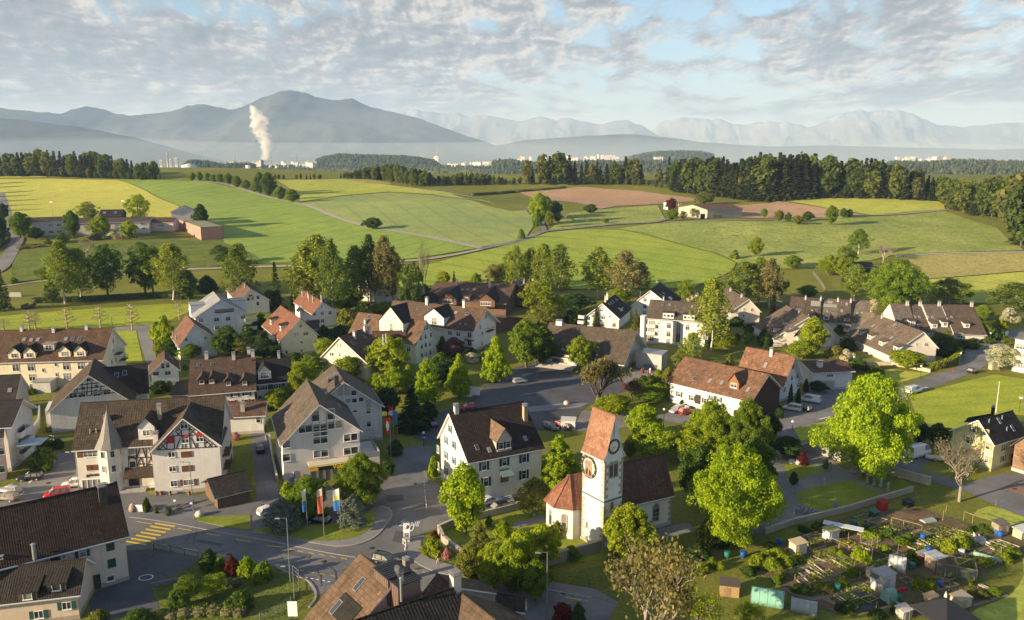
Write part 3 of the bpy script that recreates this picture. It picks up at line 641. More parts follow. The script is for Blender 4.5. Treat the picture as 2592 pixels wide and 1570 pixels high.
    def panel(s,side,p,w,h):
        q,al=s.onroof(side,p); m=MB(); m.box((0,0,.09),(w,h,.06),0)
        for i in range(1,int(w/1.1)): m.box((-w/2+i*w/int(w/1.1),0,.122),(.04,h,.006),1)
        o=m.build('solar_panel',[GLASS,METAL],s.o); o.location=q; o.rotation_euler=(Matrix.Rotation(0 if side=='R' else math.pi,3,'Z')@Matrix.Rotation(al,3,'X')).to_euler()
    def chimney(s,side,pts,w=.7,h=1.6,col=(.55,.53,.5),d=None,pipe=False):
        for p in pts:
            q,al=s.onroof(side,p); m=MB()
            if pipe: m.tube((0,0,-.3),(0,0,h),w/2,n=10).tube((0,0,h+.12),(0,0,h+.3),w*.75,w*.2,n=10)
            else:
                m.box((0,0,h/2-.4),(w,d or w,h+.8)); m.box((0,0,h+.06),(w+.16,(d or w)+.16,.12),1)
                for sx in(-1,1):
                    for sy in(-1,1): m.box((sx*w*.38,sy*(d or w)*.38,h+.27),(.08,.08,.3),1)
                m.box((0,0,h+.46),(w+.1,(d or w)+.1,.08),1)
            o=m.build('chimney',[PLAST if not pipe else METAL,CHIMCAP],s.o,col); o.location=q
    def dormer(s,side,pts,w=2.0,h=1.5,kind='gable',wall=None,roof=None,ww=None,wh=None,rise=None,sh=None,ov=.3,front=0,n=1):
        for p in pts:
            q,al=s.onroof(side,p); ta=math.tan(al); rise=rise if rise is not None else (w*.5 if kind=='gable' else .45)
            y=front; zt=h                                     # local: front at y=0 facing -y, roof plane z=y*tan
            m=MB(); yt=zt/ta
            if kind=='gable':
                vs=[(-w/2,0,-.3),(w/2,0,-.3),(w/2,0,zt),(0,0,zt+rise),(-w/2,0,zt),(-w/2,yt,zt),(w/2,yt,zt)]
                m.add(vs,[(0,1,2,3,4),(1,6,2),(0,4,5),(1,2,6)][:3])
            else:
                yb=(zt+.1)/ta if kind=='flat' else (zt+rise)/ta
                zb=zt if kind=='flat' else zt+rise
                vs=[(-w/2,0,-.3),(w/2,0,-.3),(w/2,0,zt),(-w/2,0,zt),(-w/2,zb/ta,zb),(w/2,zb/ta,zb)]
                m.add(vs,[(0,1,2,3),(1,5,2),(0,3,4)])
            o=m.build('dormer',PLAST,s.o,wall or s.wallc); o.location=q; o.rotation_euler=(0,0,0 if side=='R' else math.pi)
            r=MB(); t=.14
            if kind=='gable':
                sl=rise/(w/2); ex=w/2+ov; ze=zt-ov*sl
                for sg in (-1,1):
                    a=(0,-ov,zt+rise+t); b=(sg*ex,-ov,ze+t); c=(sg*ex,max(.1,ze/ta)+.35,ze+t); d=(0,(zt+rise)/ta+.5,zt+rise+t)
                    dn=lambda q:(q[0],q[1],q[2]-t)
                    ul=math.hypot(ex,ex*sl)
                    fs=[(0,1,2,3),(7,6,5,4),(0,4,5,1),(1,5,6,2),(2,6,7,3)]
                    if sg>0: fs=[f for f in fs]
                    else: fs=[tuple(reversed(f)) for f in fs]
                    r.add([a,b,c,d,dn(a),dn(b),dn(c),dn(d)],fs,0,[[(0,0),(0,ul),(c[1],ul),(d[1],0)]]+[[(0,0)]*4]*4)
            else:
                zb=zt if kind=='flat' else zt+rise
                sl=(zb-zt)/(zb/ta)
                a=(-w/2-ov,-ov,zt-ov*sl+.02); b=(w/2+ov,-ov,zt-ov*sl+.02); c=(w/2+ov,zb/ta+.3,zb+.3*sl+.02); d=(-w/2-ov,zb/ta+.3,zb+.3*sl+.02)
                up=lambda q:(q[0],q[1],q[2]+t)
                r.add([up(a),up(b),up(c),up(d),a,b,c,d],[(0,1,2,3),(7,6,5,4),(0,4,5,1),(1,5,6,2),(2,6,7,3),(3,7,4,0)],0,[[(0,c[1]),(w,c[1]),(w,0),(0,0)]]+[[(0,0)]*4]*5)
            r.build('dormer_roof',[s.roofm],o,roof or s.roofc)
            ww_=ww or w*.6; wh_=wh or h*.72
            fr,pn,one,shm,sw=window_mesh(ww_,wh_,'cross')
            for i in range(n):
                x=link('window',one,o); x.location=((i-(n-1)/2)*w/n,-.001,h*.5)
                if sh:
                    for sg in (-1,1): c=link('shutter',shm,o,sh); c.location=(x.location.x+sg*(ww_/2+sw/2),-.02,h*.5)
    def balcony(s,f,pts,w,d=1.4,h=1.0,col=(.5,.48,.45),rails=False,slabc=None,name='balcony'):
        rz=s.face(f)[2]
        for p in pts:
            q=s.onface(f,p) if len(p)==2 else Vector(p); m=MB(); m.box((0,-d/2,-.1),(w,d,.2))
            if rails:
                for i in range(int(w/.35)+1): m.box((-w/2+.03+i*(w-.06)/int(w/.35),-d+.03,h/2),(.04,.04,h),1)
                m.box((0,-d+.03,h),(w,.07,.06),1); m.box((-w/2+.03,-d/2,h),(.06,d,.06),1).box((w/2-.03,-d/2,h),(.06,d,.06),1)
            else:
                m.box((0,-d+.04,h/2),(w,.08,h-.002),1); m.box((-w/2+.04,-d/2+.04,h/2),(.08,d-.09,h-.004),1).box((w/2-.04,-d/2+.04,h/2),(.08,d-.09,h-.004),1)
            o=m.build(name,[PLAST,PAINT if not rails else DMETAL],s.o,col); o.location=q; o.rotation_euler=(0,0,rz)
    def timbers(s,f,beams,w=.2,col=(.06,.035,.022),name='timber_frame'):
        o_,n_,rz=s.face(f); m=MB()
        for a,b in beams:
            p=s.onface(f,a) if len(a)==2 else Vector(a); q=s.onface(f,b) if len(b)==2 else Vector(b)
            nl=Vector((math.sin(rz),-math.cos(rz),0)); d=q-p; L=d.length
            if L<.05: continue
            d.normalize(); side=d.cross(nl)*w/2
            vs=[p-side,q-side,q+side,p+side]; vs2=[x+nl*.07 for x in vs]
            m.add(vs2+vs,[(0,1,2,3),(0,4,5,1),(1,5,6,2),(2,6,7,3),(3,7,4,0)])
        return m.build(name,WOOD,s.o,col)
    def part(s,name,mb,mats,col=None,at=None,f=None):
        o=mb.build(name,mats,s.o,col)
        if at is not None: o.location=at
        if f: o.rotation_euler=(0,0,s.face(f)[2])
        return o
def lerp(a,b,t): return (a[0]+(b[0]-a[0])*t,a[1]+(b[1]-a[1])*t)
def row(a,b,n): return [lerp(a,b,i/(n-1) if n>1 else .5) for i in range(n)]
def clip_poly(a,b,poly):      # part of segment ab inside the convex polygon (2D)
    t0,t1=0.0,1.0; n=len(poly); ar=sum(poly[i][0]*poly[(i+1)%n][1]-poly[(i+1)%n][0]*poly[i][1] for i in range(n))
    sg=1 if ar>0 else -1
    for i in range(n):
        p,q=poly[i],poly[(i+1)%n]; nx,ny=-(q[1]-p[1])*sg,(q[0]-p[0])*sg
        da=(a[0]-p[0])*nx+(a[1]-p[1])*ny; db=(b[0]-p[0])*nx+(b[1]-p[1])*ny
        if da<0 and db<0: return None
        if da<0: t0=max(t0,da/(da-db))
        elif db<0: t1=min(t1,da/(da-db))
    if t1-t0<1e-3: return None
    return lerp(a,b,t0),lerp(a,b,t1)
def lattice(poly,sp,slopes=(1,-1)):
    out=[]; xs=[p[0] for p in poly]; ys=[p[1] for p in poly]; w=max(xs)-min(xs)+max(ys)-min(ys)
    for m in slopes:
        k=-w
        while k<w:
            x=min(xs)+k; c=clip_poly((x,min(ys)),(x+m*(max(ys)-min(ys)),max(ys)),poly)
            if c: out.append(c)
            k+=sp
    return out
def flatbox(name,label,cat,c,r,l,h,wall,roof,over=.3,z0=None,into=None,t=.25,par=0):
    z0=G(c).z if z0 is None else z0
    c,r,l=[at_z(p,z0) for p in (c,r,l)]
    o=thing(name,label,cat,c) if not into else None
    d=[Vector((0,0,0)),r-c,r+l-2*c,l-c]; cen=(d[0]+d[2])/2
    m=MB(); m.prism([(q.x,q.y) for q in d],-.3,h); m.build('wall',PLAST,o,wall)
    m=MB(); e=[q+(q-cen).normalized()*over for q in d]; m.prism([(q.x,q.y) for q in e],h+.002,h+t); m.build('roof',SHEET,o,roof)
    return o,d,c
def flatwins(o,a,b,n,z,w,h,m0=.5,col=None,style='cross'):
    d=b-a; L=d.length; d.normalize(); rz=math.atan2(d.y,d.x)
    for i in range(n):
        x=link('window',window_mesh(w,h,style)[2],o); q=a+d*(m0+(L-2*m0)*(i+.5)/n); x.location=(q.x,q.y,z); x.rotation_euler=(0,0,rz)
def archwin(h,f,p,w,ht,name='arched_window',stone=(.42,.38,.31),twin=False):
    q=h.onface(f,p) if len(p)==2 else Vector(p); m=MB(); g=MB()
    def arch(W,H,n=8,pt=1.25):
        r=W/2; pts=[(-r,-H/2),(r,-H/2),(r,H/2-r*pt)]
        for i in range(1,n): t=math.pi*i/n; pts.append((r*math.cos(t),H/2-r*pt+r*pt*math.sin(t)))
        pts.append((-r,H/2-r*pt)); return pts
    def ring(A,B,off,d):
        n=len(A); vs=[(x+off,-d,z) for x,z in A]+[(x+off,-d,z) for x,z in B]+[(x+off,0,z) for x,z in A]+[(x+off,-.02,z) for x,z in B]
        m.add(vs,[(i,(i+1)%n,n+(i+1)%n,n+i) for i in range(n)]+[(2*n+i,2*n+(i+1)%n,(i+1)%n,i) for i in range(n)]+[(n+i,n+(i+1)%n,3*n+(i+1)%n,3*n+i) for i in range(n)])
    for off in ((-w*.27,w*.27) if twin else (0,)):
        W=w*.5 if twin else w; A=arch(W+.28,ht+.3); B=arch(W,ht); ring(A,B,off,.1); g.add([(x+off,-.03,z) for x,z in B],[tuple(range(len(B)))])
        if not twin:
            for k in range(1,4): m.box((off,-.05,-ht/2+k*ht/4.4),(W,.04,.05))
            m.box((off,-.05,-.1),(.05,.04,ht-.35))
    m.box((0,-.08,-ht/2-.12),(w+.4,.2,.12))
    o=h.part(name,m,PLAST,stone,q,f);
    if not h.into: g.build('pane',GLASS,o)
    else: h.part('pane',g,GLASS,None,q,f)
    return o
WHT=(.70,.69,.655); CREAM=(.72,.65,.47); YEL=(.74,.68,.44); PINKW=(.64,.55,.47); GREYW=(.52,.52,.50); OFFW=(.68,.64,.56)
RB=(.12,.075,.05); RDK=(.075,.060,.050); RBLK=(.032,.029,.028); RRED=(.28,.12,.07); RGB_=(.15,.12,.095); RORG=(.42,.19,.11)
h=House('apartment_house','long cream apartment house with four gabled dormers beside the mown meadow','apartment house',A1(-150,522),A1(1085,495),14.5,eR=(A1(1040,803),7.6),wall=CREAM,roof=(.135,.085,.055))
h.win('R',[A1(152,875),A1(297,872),A1(635,862),A1(775,857),A1(310,968),A1(640,958),A1(318,1060),A1(930,850)],1.7,1.9,'cross',simple=False)
h.win('R',[A1(415,898),A1(535,842),A1(543,940)],.7,1.1,'bare',simple=False)
h.dormer('R',[A1(140,788),A1(285,783),A1(620,770),A1(768,768)],3.0,1.7,'gable',roof=RBLK,wh=1.2,ww=1.5)
h.dormer('R',[A1(470,712)],2.7,1.8,'flat',roof=(.4,.38,.3))
h.skylight('R',[A1(232,605),A1(300,608),A1(364,605),A1(633,600),A1(698,600),A1(763,598)],.9,1.2)
h.chimney('R',[A1(515,530),A1(210,518),A1(832,503)],.7,1.0)
h.win('B',[A1(1082,615),A1(1080,700),A1(1070,820),A1(1110,800)],1.0,1.6); h.balcony('B',[A1(1110,735),A1(1160,790)],3,1.5,1.0,(.06,.06,.06),True)
p=MB(); p.box((0,-1.9,1.5),(4.4,3.8,3)).box((0,-2,3.05),(5,4.3,.14),1); q=h.onface('R',A1(460,1000)); h.part('porch',p,[PLAST,METAL],GREYW,(q.x,q.y,0))
h=House('half_timbered_house','dark roofed house with a wide half timbered gable below the cream apartment house','house',A1(850,948),A1(905,785),12.9,eL=(A1(490,1222),5.0),wR=9.0,wall=WHT,roof=(.085,.062,.047),og=1.0)
h.win('A',[A1(700,1140),A1(785,1133),A1(930,1122),A1(1025,1108)],1.6,1.2,'cross',fw=None); h.win('A',[A1(797,1070),A1(925,1052),A1(852,990)],1.0,.9)
bm=[(A1(610,1168),A1(1110,1112)),(A1(650,1125),A1(1040,1085)),(A1(700,1085),A1(1010,1050)),(A1(750,1040),A1(960,1018)),(A1(800,995),A1(905,985))]
for x in (690,740,790,838,880,925,968,1010,1050):
    yt=945+abs(x-850)*(1.0 if x<850 else .72)+18; bm.append((A1(x,yt),A1(x-4,1160-(x-610)*.112)))
for a,b in ((640,690),(740,705),(838,800),(880,915),(968,1005),(1010,1048)): bm.append((A1(a,1160-(a-610)*.112),A1(b,1085)))
h.timbers('A',bm,.2); h.skylight('L',[A1(640,1055),A1(745,1000)],.9,1.2)
m=MB(); q=h.loc(at_z(A1(690,1462))); m.box((0,3,2.5),(7,6,5.1)); h.part('ground_storey',m,PLAST,WHT,(q.x+4,q.y-1,0))
w2=House('rear_wing',None,None,A1(900,880),A1(1416,836),11.2,eR=(A1(1415,1125),4.5),wall=OFFW,roof=(.05,.042,.037),into=h)
w2.skylight('R',[A1(1120,945),A1(1195,925),A1(930,900)],1,1.2)
h=House('small_house','small pale blue white house with balcony windows behind the hedge','house',A1(1582,792),A1(1574,705),8.7,eL=(A1(1428,918),5.0),eR=(A1(1726,886),5.2),wall=(.62,.66,.69),roof=RB)
h.win('A',[A1(1560,858),A1(1608,850)],.9,1.5); h.win('A',[A1(1495,933),A1(1608,925)],1.5,1.1); h.skylight('R',[A1(1640,780)],.8,1.1)
m=MB(); m.box((0,0,1.6),(6,3.6,3.3)); m.box((0,0,3.4),(6.6,4.2,.2),1); q=h.onface('R',A1(1770,930)); h.part('side_annex',m,[PLAST,ROOF],(.6,.64,.67),(q.x+2,q.y-1.5,0))
h=House('white_house','white house with red brown roof and two small gable windows','house',A1(1865,457),A1(1786,362),10.9,eL=(A1(1690,655),4.2),eR=(A1(2102,615),5.4),wall=WHT,roof=(.20,.105,.07))
h.win('A',[A1(1785,605),A1(1968,588)],.8,1.0); h.chimney('L',[A1(1690,610),A1(1662,575)],.4,1.6,pipe=True); h.skylight('L',[A1(1700,500),A1(1720,530)],.7,1.1)
h=House('modern_apartment_house','modern white apartment house with pale grey sheet metal roof and glazed gable','apartment house',A1(2112,225),A1(2042,142),13.2,eL=(A1(1850,388),7.6),eR=(A1(2372,363),8.2),wall=(.66,.67,.67),roof=(.34,.36,.39),roofm=SHEET)
h.win('A',[A1(2150,328)],6.5,1.5,'bare'); h.win('A',[A1(1925,420),A1(2075,413),A1(2185,405),A1(2330,390),A1(2080,490),A1(2190,482)],1.6,1.4); h.balcony('A',[A1(2400,420),A1(2400,500)],4,1.6,1.0,(.55,.56,.56))
for px,w in ((A1(1895,330),4.5),(A1(2290,285),5)):
    q=h.loc(at_z(px,8.5)); m=MB(); m.box((0,0,8.0),(6,w,5)); m.box((0,0,10.6),(6.3,w+.3,.25),1); h.part('roof_storey',m,[PLAST,METAL],(.64,.65,.66),(q.x+3,q.y,0))
def dormer_window_house(nm,label,A,B,hr,eR,eL,wall,roof,base,wins,wh=(1.1,1.2),**k):
    h=House(nm,label,'house',A,B,hr,eR=eR,eL=eL,wall=wall,roof=roof,**k); h.win('A',wins,*wh); return h
h=House('villa','white villa with brown roof beside the grey modern apartment house','house',A2(-60,118),A1(2272,2),10.5,eR=(A2(138,232),5.4),eL=(A1(2240,215),5.0),wall=WHT,roof=(.155,.10,.072))
h.win('A',[A1(2380,215),A1(2420,205),A2(10,200),A2(10,260)],1.1,1.5); h.chimney('L',[A1(2285,40),A1(2265,30),A1(2350,105)],.5,1.6); h.win('A',[A2(-60,185)],1.6,1.0)
h=House('villa','white villa with cross gable and round dark chimneys beneath the tall birches','house',A2(592,8),D2(500,1345),11.3,eR=(A2(742,140),5.6),eL=(A2(452,138),5.0),wall=WHT,roof=(.155,.10,.07))
h.win('A',[A2(582,78),A2(610,75)],.8,1.2); h.win('A',[A2(600,138)],1.7,1.6); h.win('A',[A2(655,128),A2(680,188),A2(540,140),A2(590,200)],.9,1.1)
h.chimney('L',[A2(520,60),A2(545,30)],.5,1.7)
g=House('cross_wing',None,None,A2(392,28),A2(520,-2),9.6,eR=(A2(372,118),5.2),wL=5,wall=WHT,roof=RBLK,length=10,into=h); g.win('A',[A2(392,90)],1,1.3); g.chimney('R',[A2(463,62)],.5,1.6)
h=House('villa','white villa with cross gable nearest the brown timber row','house',A2(1246,3),D2(1115,1310),11.3,eR=(A2(1388,132),5.6),eL=(A2(1095,138),5.2),wall=WHT,roof=(.155,.10,.07))
h.win('A',[A2(1230,48),A2(1258,46)],.8,1.2); h.win('A',[A2(1246,115),A2(1246,178)],1.6,1.6); h.win('A',[A2(1190,110),A2(1300,100),A2(1172,175),A2(1318,165)],.9,1.2)
g=House('cross_wing',None,None,A2(1040,28),A2(1170,-2),9.6,eR=(A2(1015,118),5.2),wL=5,wall=WHT,roof=RBLK,length=10,into=h); g.win('A',[A2(1043,85)],1,1.3); g.chimney('R',[A2(1105,60)],.5,1.6)
h=House('red_roof_house','white house with bright red roof carrying a row of white chimneys','house',A2(628,240),A2(442,132),9.8,eL=(A2(502,350),5.3),eR=(A2(808,362),5.2),wall=WHT,roof=(.23,.105,.065))
h.win('A',[A2(622,290)],.6,1.0); h.win('A',[A2(550,358),A2(627,352),A2(702,347),A2(630,425)],1.25,1.3); h.chimney('L',[A2(440,190),A2(492,205),A2(503,225),A2(540,245)],.45,2.2); h.panel('L',A2(410,310),4,2.6); h.chimney('R',[A2(622,228)],.5,1.8)
h=House('yellow_house','pale yellow house with orange red roof and two hooded dormers','house',A2(418,407),A2(226,277),11.4,eL=(A2(206,610),5.0),eR=(A2(628,582),5.6),wall=(.76,.72,.50),roof=(.25,.115,.07))
h.win('A',[A2(420,472)],.95,1.3); h.win('A',[A2(382,553),A2(468,546)],1.7,1.2); h.win('A',[A2(428,630),A2(430,710)],.75,.85); h.win('A',[A2(575,618),A2(285,725),A2(575,700)],.8,1.2)
h.dormer('L',[A2(132,462),A2(225,522)],2.4,1.9,'shed',wall=(.7,.68,.6),roof=RBLK); h.skylight('L',[A2(200,340),A2(345,445)],.7,1.4)
h=House('annex','low brown roofed annex beside the yellow house','garage',A2(470,420),A2(600,415),5.2,eR=(A2(600,498),3.2),wall=(.4,.36,.3),roof=RDK)
h=House('cream_apartment_house','large cream apartment house with long brown tiled roof and green shaded gable','apartment house',A2(972,342),A2(1630,424),12.9,eR=(A2(1500,660),6.4),wall=(.70,.70,.52),roof=(.18,.11,.072))
h.win('B',[A2(1605,495),A2(1630,488),A2(1570,590),A2(1617,575),A2(1667,560),A2(1580,672),A2(1618,655),A2(1657,645),A2(1582,755),A2(1622,745),A2(1660,730)],1.1,1.5)
h.win('R',[A2(1455,695),A2(1455,780)],1.5,1.5); h.skylight('R',[A2(1072,385),A2(1410,520),A2(1452,458)],.8,1.5); h.dormer('R',[A2(1290,560)],9,4.2,'gable',roof=RBLK,ww=1.2)
h.chimney('R',[A2(1040,460)],.6,1.4)
g=House('front_wing',None,None,A2(785,582),A2(1035,497),11.8,eL=(A2(600,778),5.2),wR=9.2,wall=CREAM,roof=(.13,.085,.06),into=h)
g.win('A',[A2(775,658),A2(803,662)],.6,1.2); g.win('A',[A2(708,745),A2(728,745),A2(795,750),A2(855,765),A2(880,768)],.6,1.1); g.chimney('R',[A2(937,590),A2(1035,535),A2(1075,545)],.7,1.8); g.skylight('R',[A2(920,640),A2(1040,725),A2(1030,575)],.8,1.2)
k=House('side_wing',None,None,A2(1105,525),A2(1232,522),10.0,eR=(A2(1180,605),7),wall=(.68,.68,.55),roof=RB,length=10,into=h); k.win('B',[A2(1205,600),A2(1235,590)],.9,1.3)
h=House('balcony_house','white apartment house with broad brown roof and stacked corner balconies','apartment house',A2(1432,234),A2(2208,316),12.8,eR=(A2(2095,537),7.0),wall=WHT,roof=(.14,.095,.068),og=1.6)
h.win('R',[A2(1852,540),A2(1932,552),A2(1940,630),A2(1850,615)],1.6,1.3); h.win('R',[A2(2040,560),A2(2040,640),A2(2042,720)],1.6,1.6); h.balcony('R',[A2(2040,605),A2(2040,680)],3.0,1.0,1.0,(.12,.07,.04),True)
h.win('B',[A2(2195,385),A2(2140,485),A2(2160,545),A2(2158,640)],.9,1.4); h.balcony('B',[A2(2220,515)],4,1.3,1.0,(.06,.04,.03),True)
h.dormer('R',[A2(1700,470)],7.5,3.0,'gable',wall=WHT,roof=RBLK,ww=2.0,rise=2.6); h.skylight('R',[A2(1550,303),A2(1650,315),A2(1908,345),A2(2012,357)],1.0,1.2); h.skylight('R',[A2(1950,455),A2(2000,458)],.5,.6)
h.chimney('R',[A2(1632,265),A2(1988,290)],.9,2.0)
g=House('porch',None,None,A2(1300,232),A2(1428,236),9.5,eR=(A2(1390,298),6.5),wall=(.5,.45,.36),roof=(.19,.125,.085),into=h)
h=House('dark_roof_house','low black roofed house between the villa and the brown timber row','house',A2(1500,195),A2(1690,150),8.2,eR=(A2(1720,245),5.4),wall=(.3,.28,.26),roof=RBLK); h.chimney('R',[A2(1500,215),A2(1585,170)],.6,1.6)
h=House('brown_timber_row','long brown roofed timber row house with red brick dormers','row house',A2(1716,48),A2(2480,72),10.2,eR=(A2(1700,238),5.2),wall=(.17,.10,.07),roof=(.155,.10,.07))
h.dormer('R',[A2(1830,265),A2(2195,285)],7,2.2,'gable',wall=(.16,.085,.055),roof=RBLK,rise=2.6); h.dormer('R',[A2(2005,235)],2.8,1.8,'flat',wall=(.26,.12,.075)); h.skylight('R',[A2(1972,125),A2(2020,125),A2(2085,125)],1.1,1.0)
h.chimney('R',[A2(1920,85),A2(2232,110)],.7,2.4);
h=House('brown_timber_row','second brown timber row house half hidden by green trees','row house',A3(-2,42),A3(240,55),10.0,eR=(A3(235,190),5.2),wall=(.24,.12,.08),roof=(.15,.10,.07)); h.dormer('R',[A3(62,205)],5,2,'gable',wall=(.2,.11,.07),roof=RB); h.chimney('R',[A3(100,60),A3(186,65)],.7,1.6); h.panel('R',A3(15,110),4,7)
h=House('brown_shed','small hip roofed brown summer house in the dark garden','shed',A2(2330,372),A2(2400,385),5.0,eR=(A2(2440,520),3.0),wall=(.15,.09,.06),roof=(.13,.08,.06))
h=House('old_brown_house','old brown tiled house with four pointed dormers behind the half timbered inn','house',A1(1822,795),A1(2448,752),12.0,eR=(A1(2440,1095),6.0),wall=WHT,roof=(.125,.085,.06))
h.dormer('R',[A1(1935,1035),A1(2032,1030),A1(2190,1050),A1(2345,1045)],1.7,1.3,'gable',wall=(.10,.07,.05),roof=(.11,.075,.055),ov=.35); h.skylight('R',[A1(1900,850),A1(2030,842)],.7,.9); h.chimney('R',[A1(2240,790),A1(2385,745),A1(2424,765),A1(1980,785)],.8,1.3)
h.win('R',[A1(2185,1140),A1(2255,1133),A1(2365,1125)],1.0,.8,sh=(.1,.03,.03)); h.win('R',[A1(2225,1205),A1(2360,1195),A1(2425,1190)],1.0,.9,sh=(.1,.03,.03))
h=House('dark_lean_to','low dark roofed workshop in front of the old brown house','workshop',A1(1690,1010),A1(2120,1000),7.2,eR=(A1(2110,1125),5.6),wall=(.2,.17,.14),roof=(.06,.05,.042)); h.win('R',[A1(2030,1125)],3,.9)
h=House('black_roof_house','cream house with black roof, white dormer and green shuttered windows beside the bright tree','house',A2(-45,800),A2(325,770),11.2,eR=(A2(300,1010),6.2),wall=(.62,.58,.48),roof=RBLK)
h.dormer('R',[A2(78,985)],3.1,2.0,'gable',wall=WHT,ww=2.0); h.win('R',[A2(65,1065),A2(195,1052)],1.9,1.2,sh=DGREEN,simple=False); h.win('R',[A2(30,1160),A2(180,1145)],.9,1.1); h.door('R',A2(122,1225),1.2,2.4,(.04,.05,.06)); h.chimney('R',[A2(212,775)],.6,1.2)
h=House('white_annex','white annex with brown barrel tile roof between the inn and the shop','annex',B1(2170,225),B2(98,205),6.4,eR=(B2(95,350),4.2),wall=(.66,.66,.64),roof=(.16,.10,.07),roofm=ROOFB); h.chimney('R',[B1(2328,300)],.9,1.6,(.4,.36,.33)); h.win('R',[B2(15,390)],1.0,1.4)
inn=h=House('inn','large cream corner inn with a conical turret and a half timbered gable','inn',B1(770,226),B1(2162,152),15.6,eR=(B1(760,685),8.6),wall=OFFW,roof=(.088,.068,.048),roofm=ROOFB)
h.win('R',[B1(865,715)],2.3,1.15,sh=BROWN_SH); h.win('R',[B1(885,846)],2.0,1.1,sh=BROWN_SH,closed=1); h.chimney('R',[B1(1535,365)],.75,2.2,(.36,.32,.28)); h.chimney('R',[B1(1022,390)],.9,.5,(.4,.38,.36)); h.chimney('R',[B1(866,515),B1(925,510)],.25,.5,pipe=True)
m=MB(); g=MB()
for i in range(5): m.box((-1.8+i*.9,-.06,1.3),(.1,.12,2.6))
m.box((0,-.06,2.65),(3.7,.14,.12)).box((0,-.06,.1),(3.7,.14,.2)); g.box((0,-.02,1.35),(3.6,.03,2.4))
q=h.onface('R',B1(895,1050)); o=h.part('shop_window',m,WHITE,None,(q.x,q.y,.05),'R'); g.build('pane',GLASS,o)
def text_mesh(name,txt,size,mat,parent,loc,rot,bold=0,color=None,ext=.03,shear=0,align='CENTER',sx=1):
    cu=bpy.data.curves.new(name,'FONT'); cu.body=txt; cu.size=size; cu.extrude=ext; cu.align_x=align; cu.align_y='CENTER'; cu.offset=bold; cu.shear=shear; cu.resolution_u=3
    t=bpy.data.objects.new(name,cu); COL.objects.link(t); dg=bpy.context.evaluated_depsgraph_get(); me=bpy.data.meshes.new_from_object(t.evaluated_get(dg));
    bpy.data.objects.remove(t); bpy.data.curves.remove(cu); me.materials.clear(); me.materials.append(mat)
    o=link(name,me,parent,color); o.location=loc; o.rotation_euler=rot; o.scale=(sx,1,1); return o
q=h.onface('R',B1(890,917)); text_mesh('lettering','gabriela',.78,DMETAL,h.o,(q.x,q.y-.06,q.z),(R(90),0,0),.012,sx=.95)
q=h.loc(at_z(B1(1078,1085),0)); TC=Vector((q.x,q.y+1.4,0)); m=MB(); r=2.35
m.lathe([(r,-.2),(r,8.8)],TC,8,sm=False); h.part('turret',m,PLAST,(.70,.67,.60))
m=MB(); m.lathe([(r+.42,8.65),(r+.35,8.85),(1.75,10.3),(1.0,12.6),(.42,14.5),(.05,15.6)],TC,10,sm=False); m.lathe([(r+.42,8.65),(0.05,8.62)],TC,10,sm=False); m.tube(TC+Vector((0,0,15.5)),TC+Vector((0,0,16.6)),.04,n=6); h.part('turret_roof',m,plain('turret_slate',(.20,.19,.17),.6,0,.35))
for k,ang in enumerate((-112.5,-67.5,-157.5,-22.5)):
    a=R(ang); n=Vector((math.cos(a),math.sin(a),0)); rr=r*math.cos(math.pi/8)
    for z in (7.7,4.9,1.9):
        o=link('turret_window',window_mesh(.8,1.35 if z>3 else 1.2,'bare')[2],h.o); c=TC+n*rr; o.location=(c.x,c.y,z); o.rotation_euler=(0,0,a+math.pi/2)
PL=[B1(1225,650),B1(1488,640),B1(1495,848),B1(1240,858)]
bm=[(PL[0],PL[1]),(PL[2],PL[3]),(B1(1230,755),B1(1490,745)),(B1(1305,650),B1(1312,855)),(B1(1400,648),B1(1408,850)),(B1(1480,645),B1(1486,848)),(B1(1230,652),B1(1238,856)),(B1(1232,765),B1(1300,728)),(B1(1232,728),B1(1300,765)),
 (B1(1345,755),B1(1315,840)),(B1(1355,752),B1(1385,848)),(B1(1445,750),B1(1415,846)),(B1(1450,750),B1(1480,845)),(B1(1315,745),B1(1345,655)),(B1(1395,745),B1(1370,655)),(B1(1450,745),B1(1425,650)),(B1(1410,820),B1(1486,816)),(B1(1312,815),B1(1390,810))]
h.timbers('R',bm,.2); h.win('R',[B1(1262,690),B1(1272,815)],1.2,1.3,'bare',fw=None)
m=MB(); q=h.onface('R',B1(1350,860)); m.add([(-2.7,-1.9,-1.0),(2.7,-1.9,-1.0),(2.7,0,.5),(-2.7,0,.5),(-2.7,-1.9,-1.15),(2.7,-1.9,-1.15),(2.7,0,.35),(-2.7,0,.35)],[(0,1,2,3),(7,6,5,4),(0,4,5,1),(1,5,6,2),(3,7,4,0)],0,[[(0,2.4),(5.4,2.4),(5.4,0),(0,0)]]+[[(0,0)]*4]*4); h.part('entrance_canopy',m,ROOF,(.085,.06,.045),q)
h.door('R',B1(1290,1020),1.6,2.5,(.03,.025,.02)); m=MB()
for i in range(3): m.box((0,-.5-.35*i,.36-.14*i),(4.5,.36,.28-.0*i))
h.part('entrance_steps',m,CONC,None,(h.onface('R',B1(1290,1060)).x,-h.vR,0))
h.dormer('R',[B1(1410,578)],2.9,2.6,'gable',wall=(.70,.69,.65),rise=1.6,ww=1.3,wh=1.1); h.chimney('R',[B1(1497,600)],.9,1.6,(.66,.64,.6))
w=House('cross_gable',None,None,B1(1750,376),B1(1832,213),14.7,eL=(B1(1428,697),8.4),eR=(B1(2121,655),8.8),wall=(.69,.67,.62),roof=(.105,.078,.055),into=inn,og=.8)
w.win('A',[B1(1645,722)],1.2,1.05); w.win('A',[B1(1655,858)],1.25,1.1); w.win('A',[B1(1668,1000)],1.2,1.15)
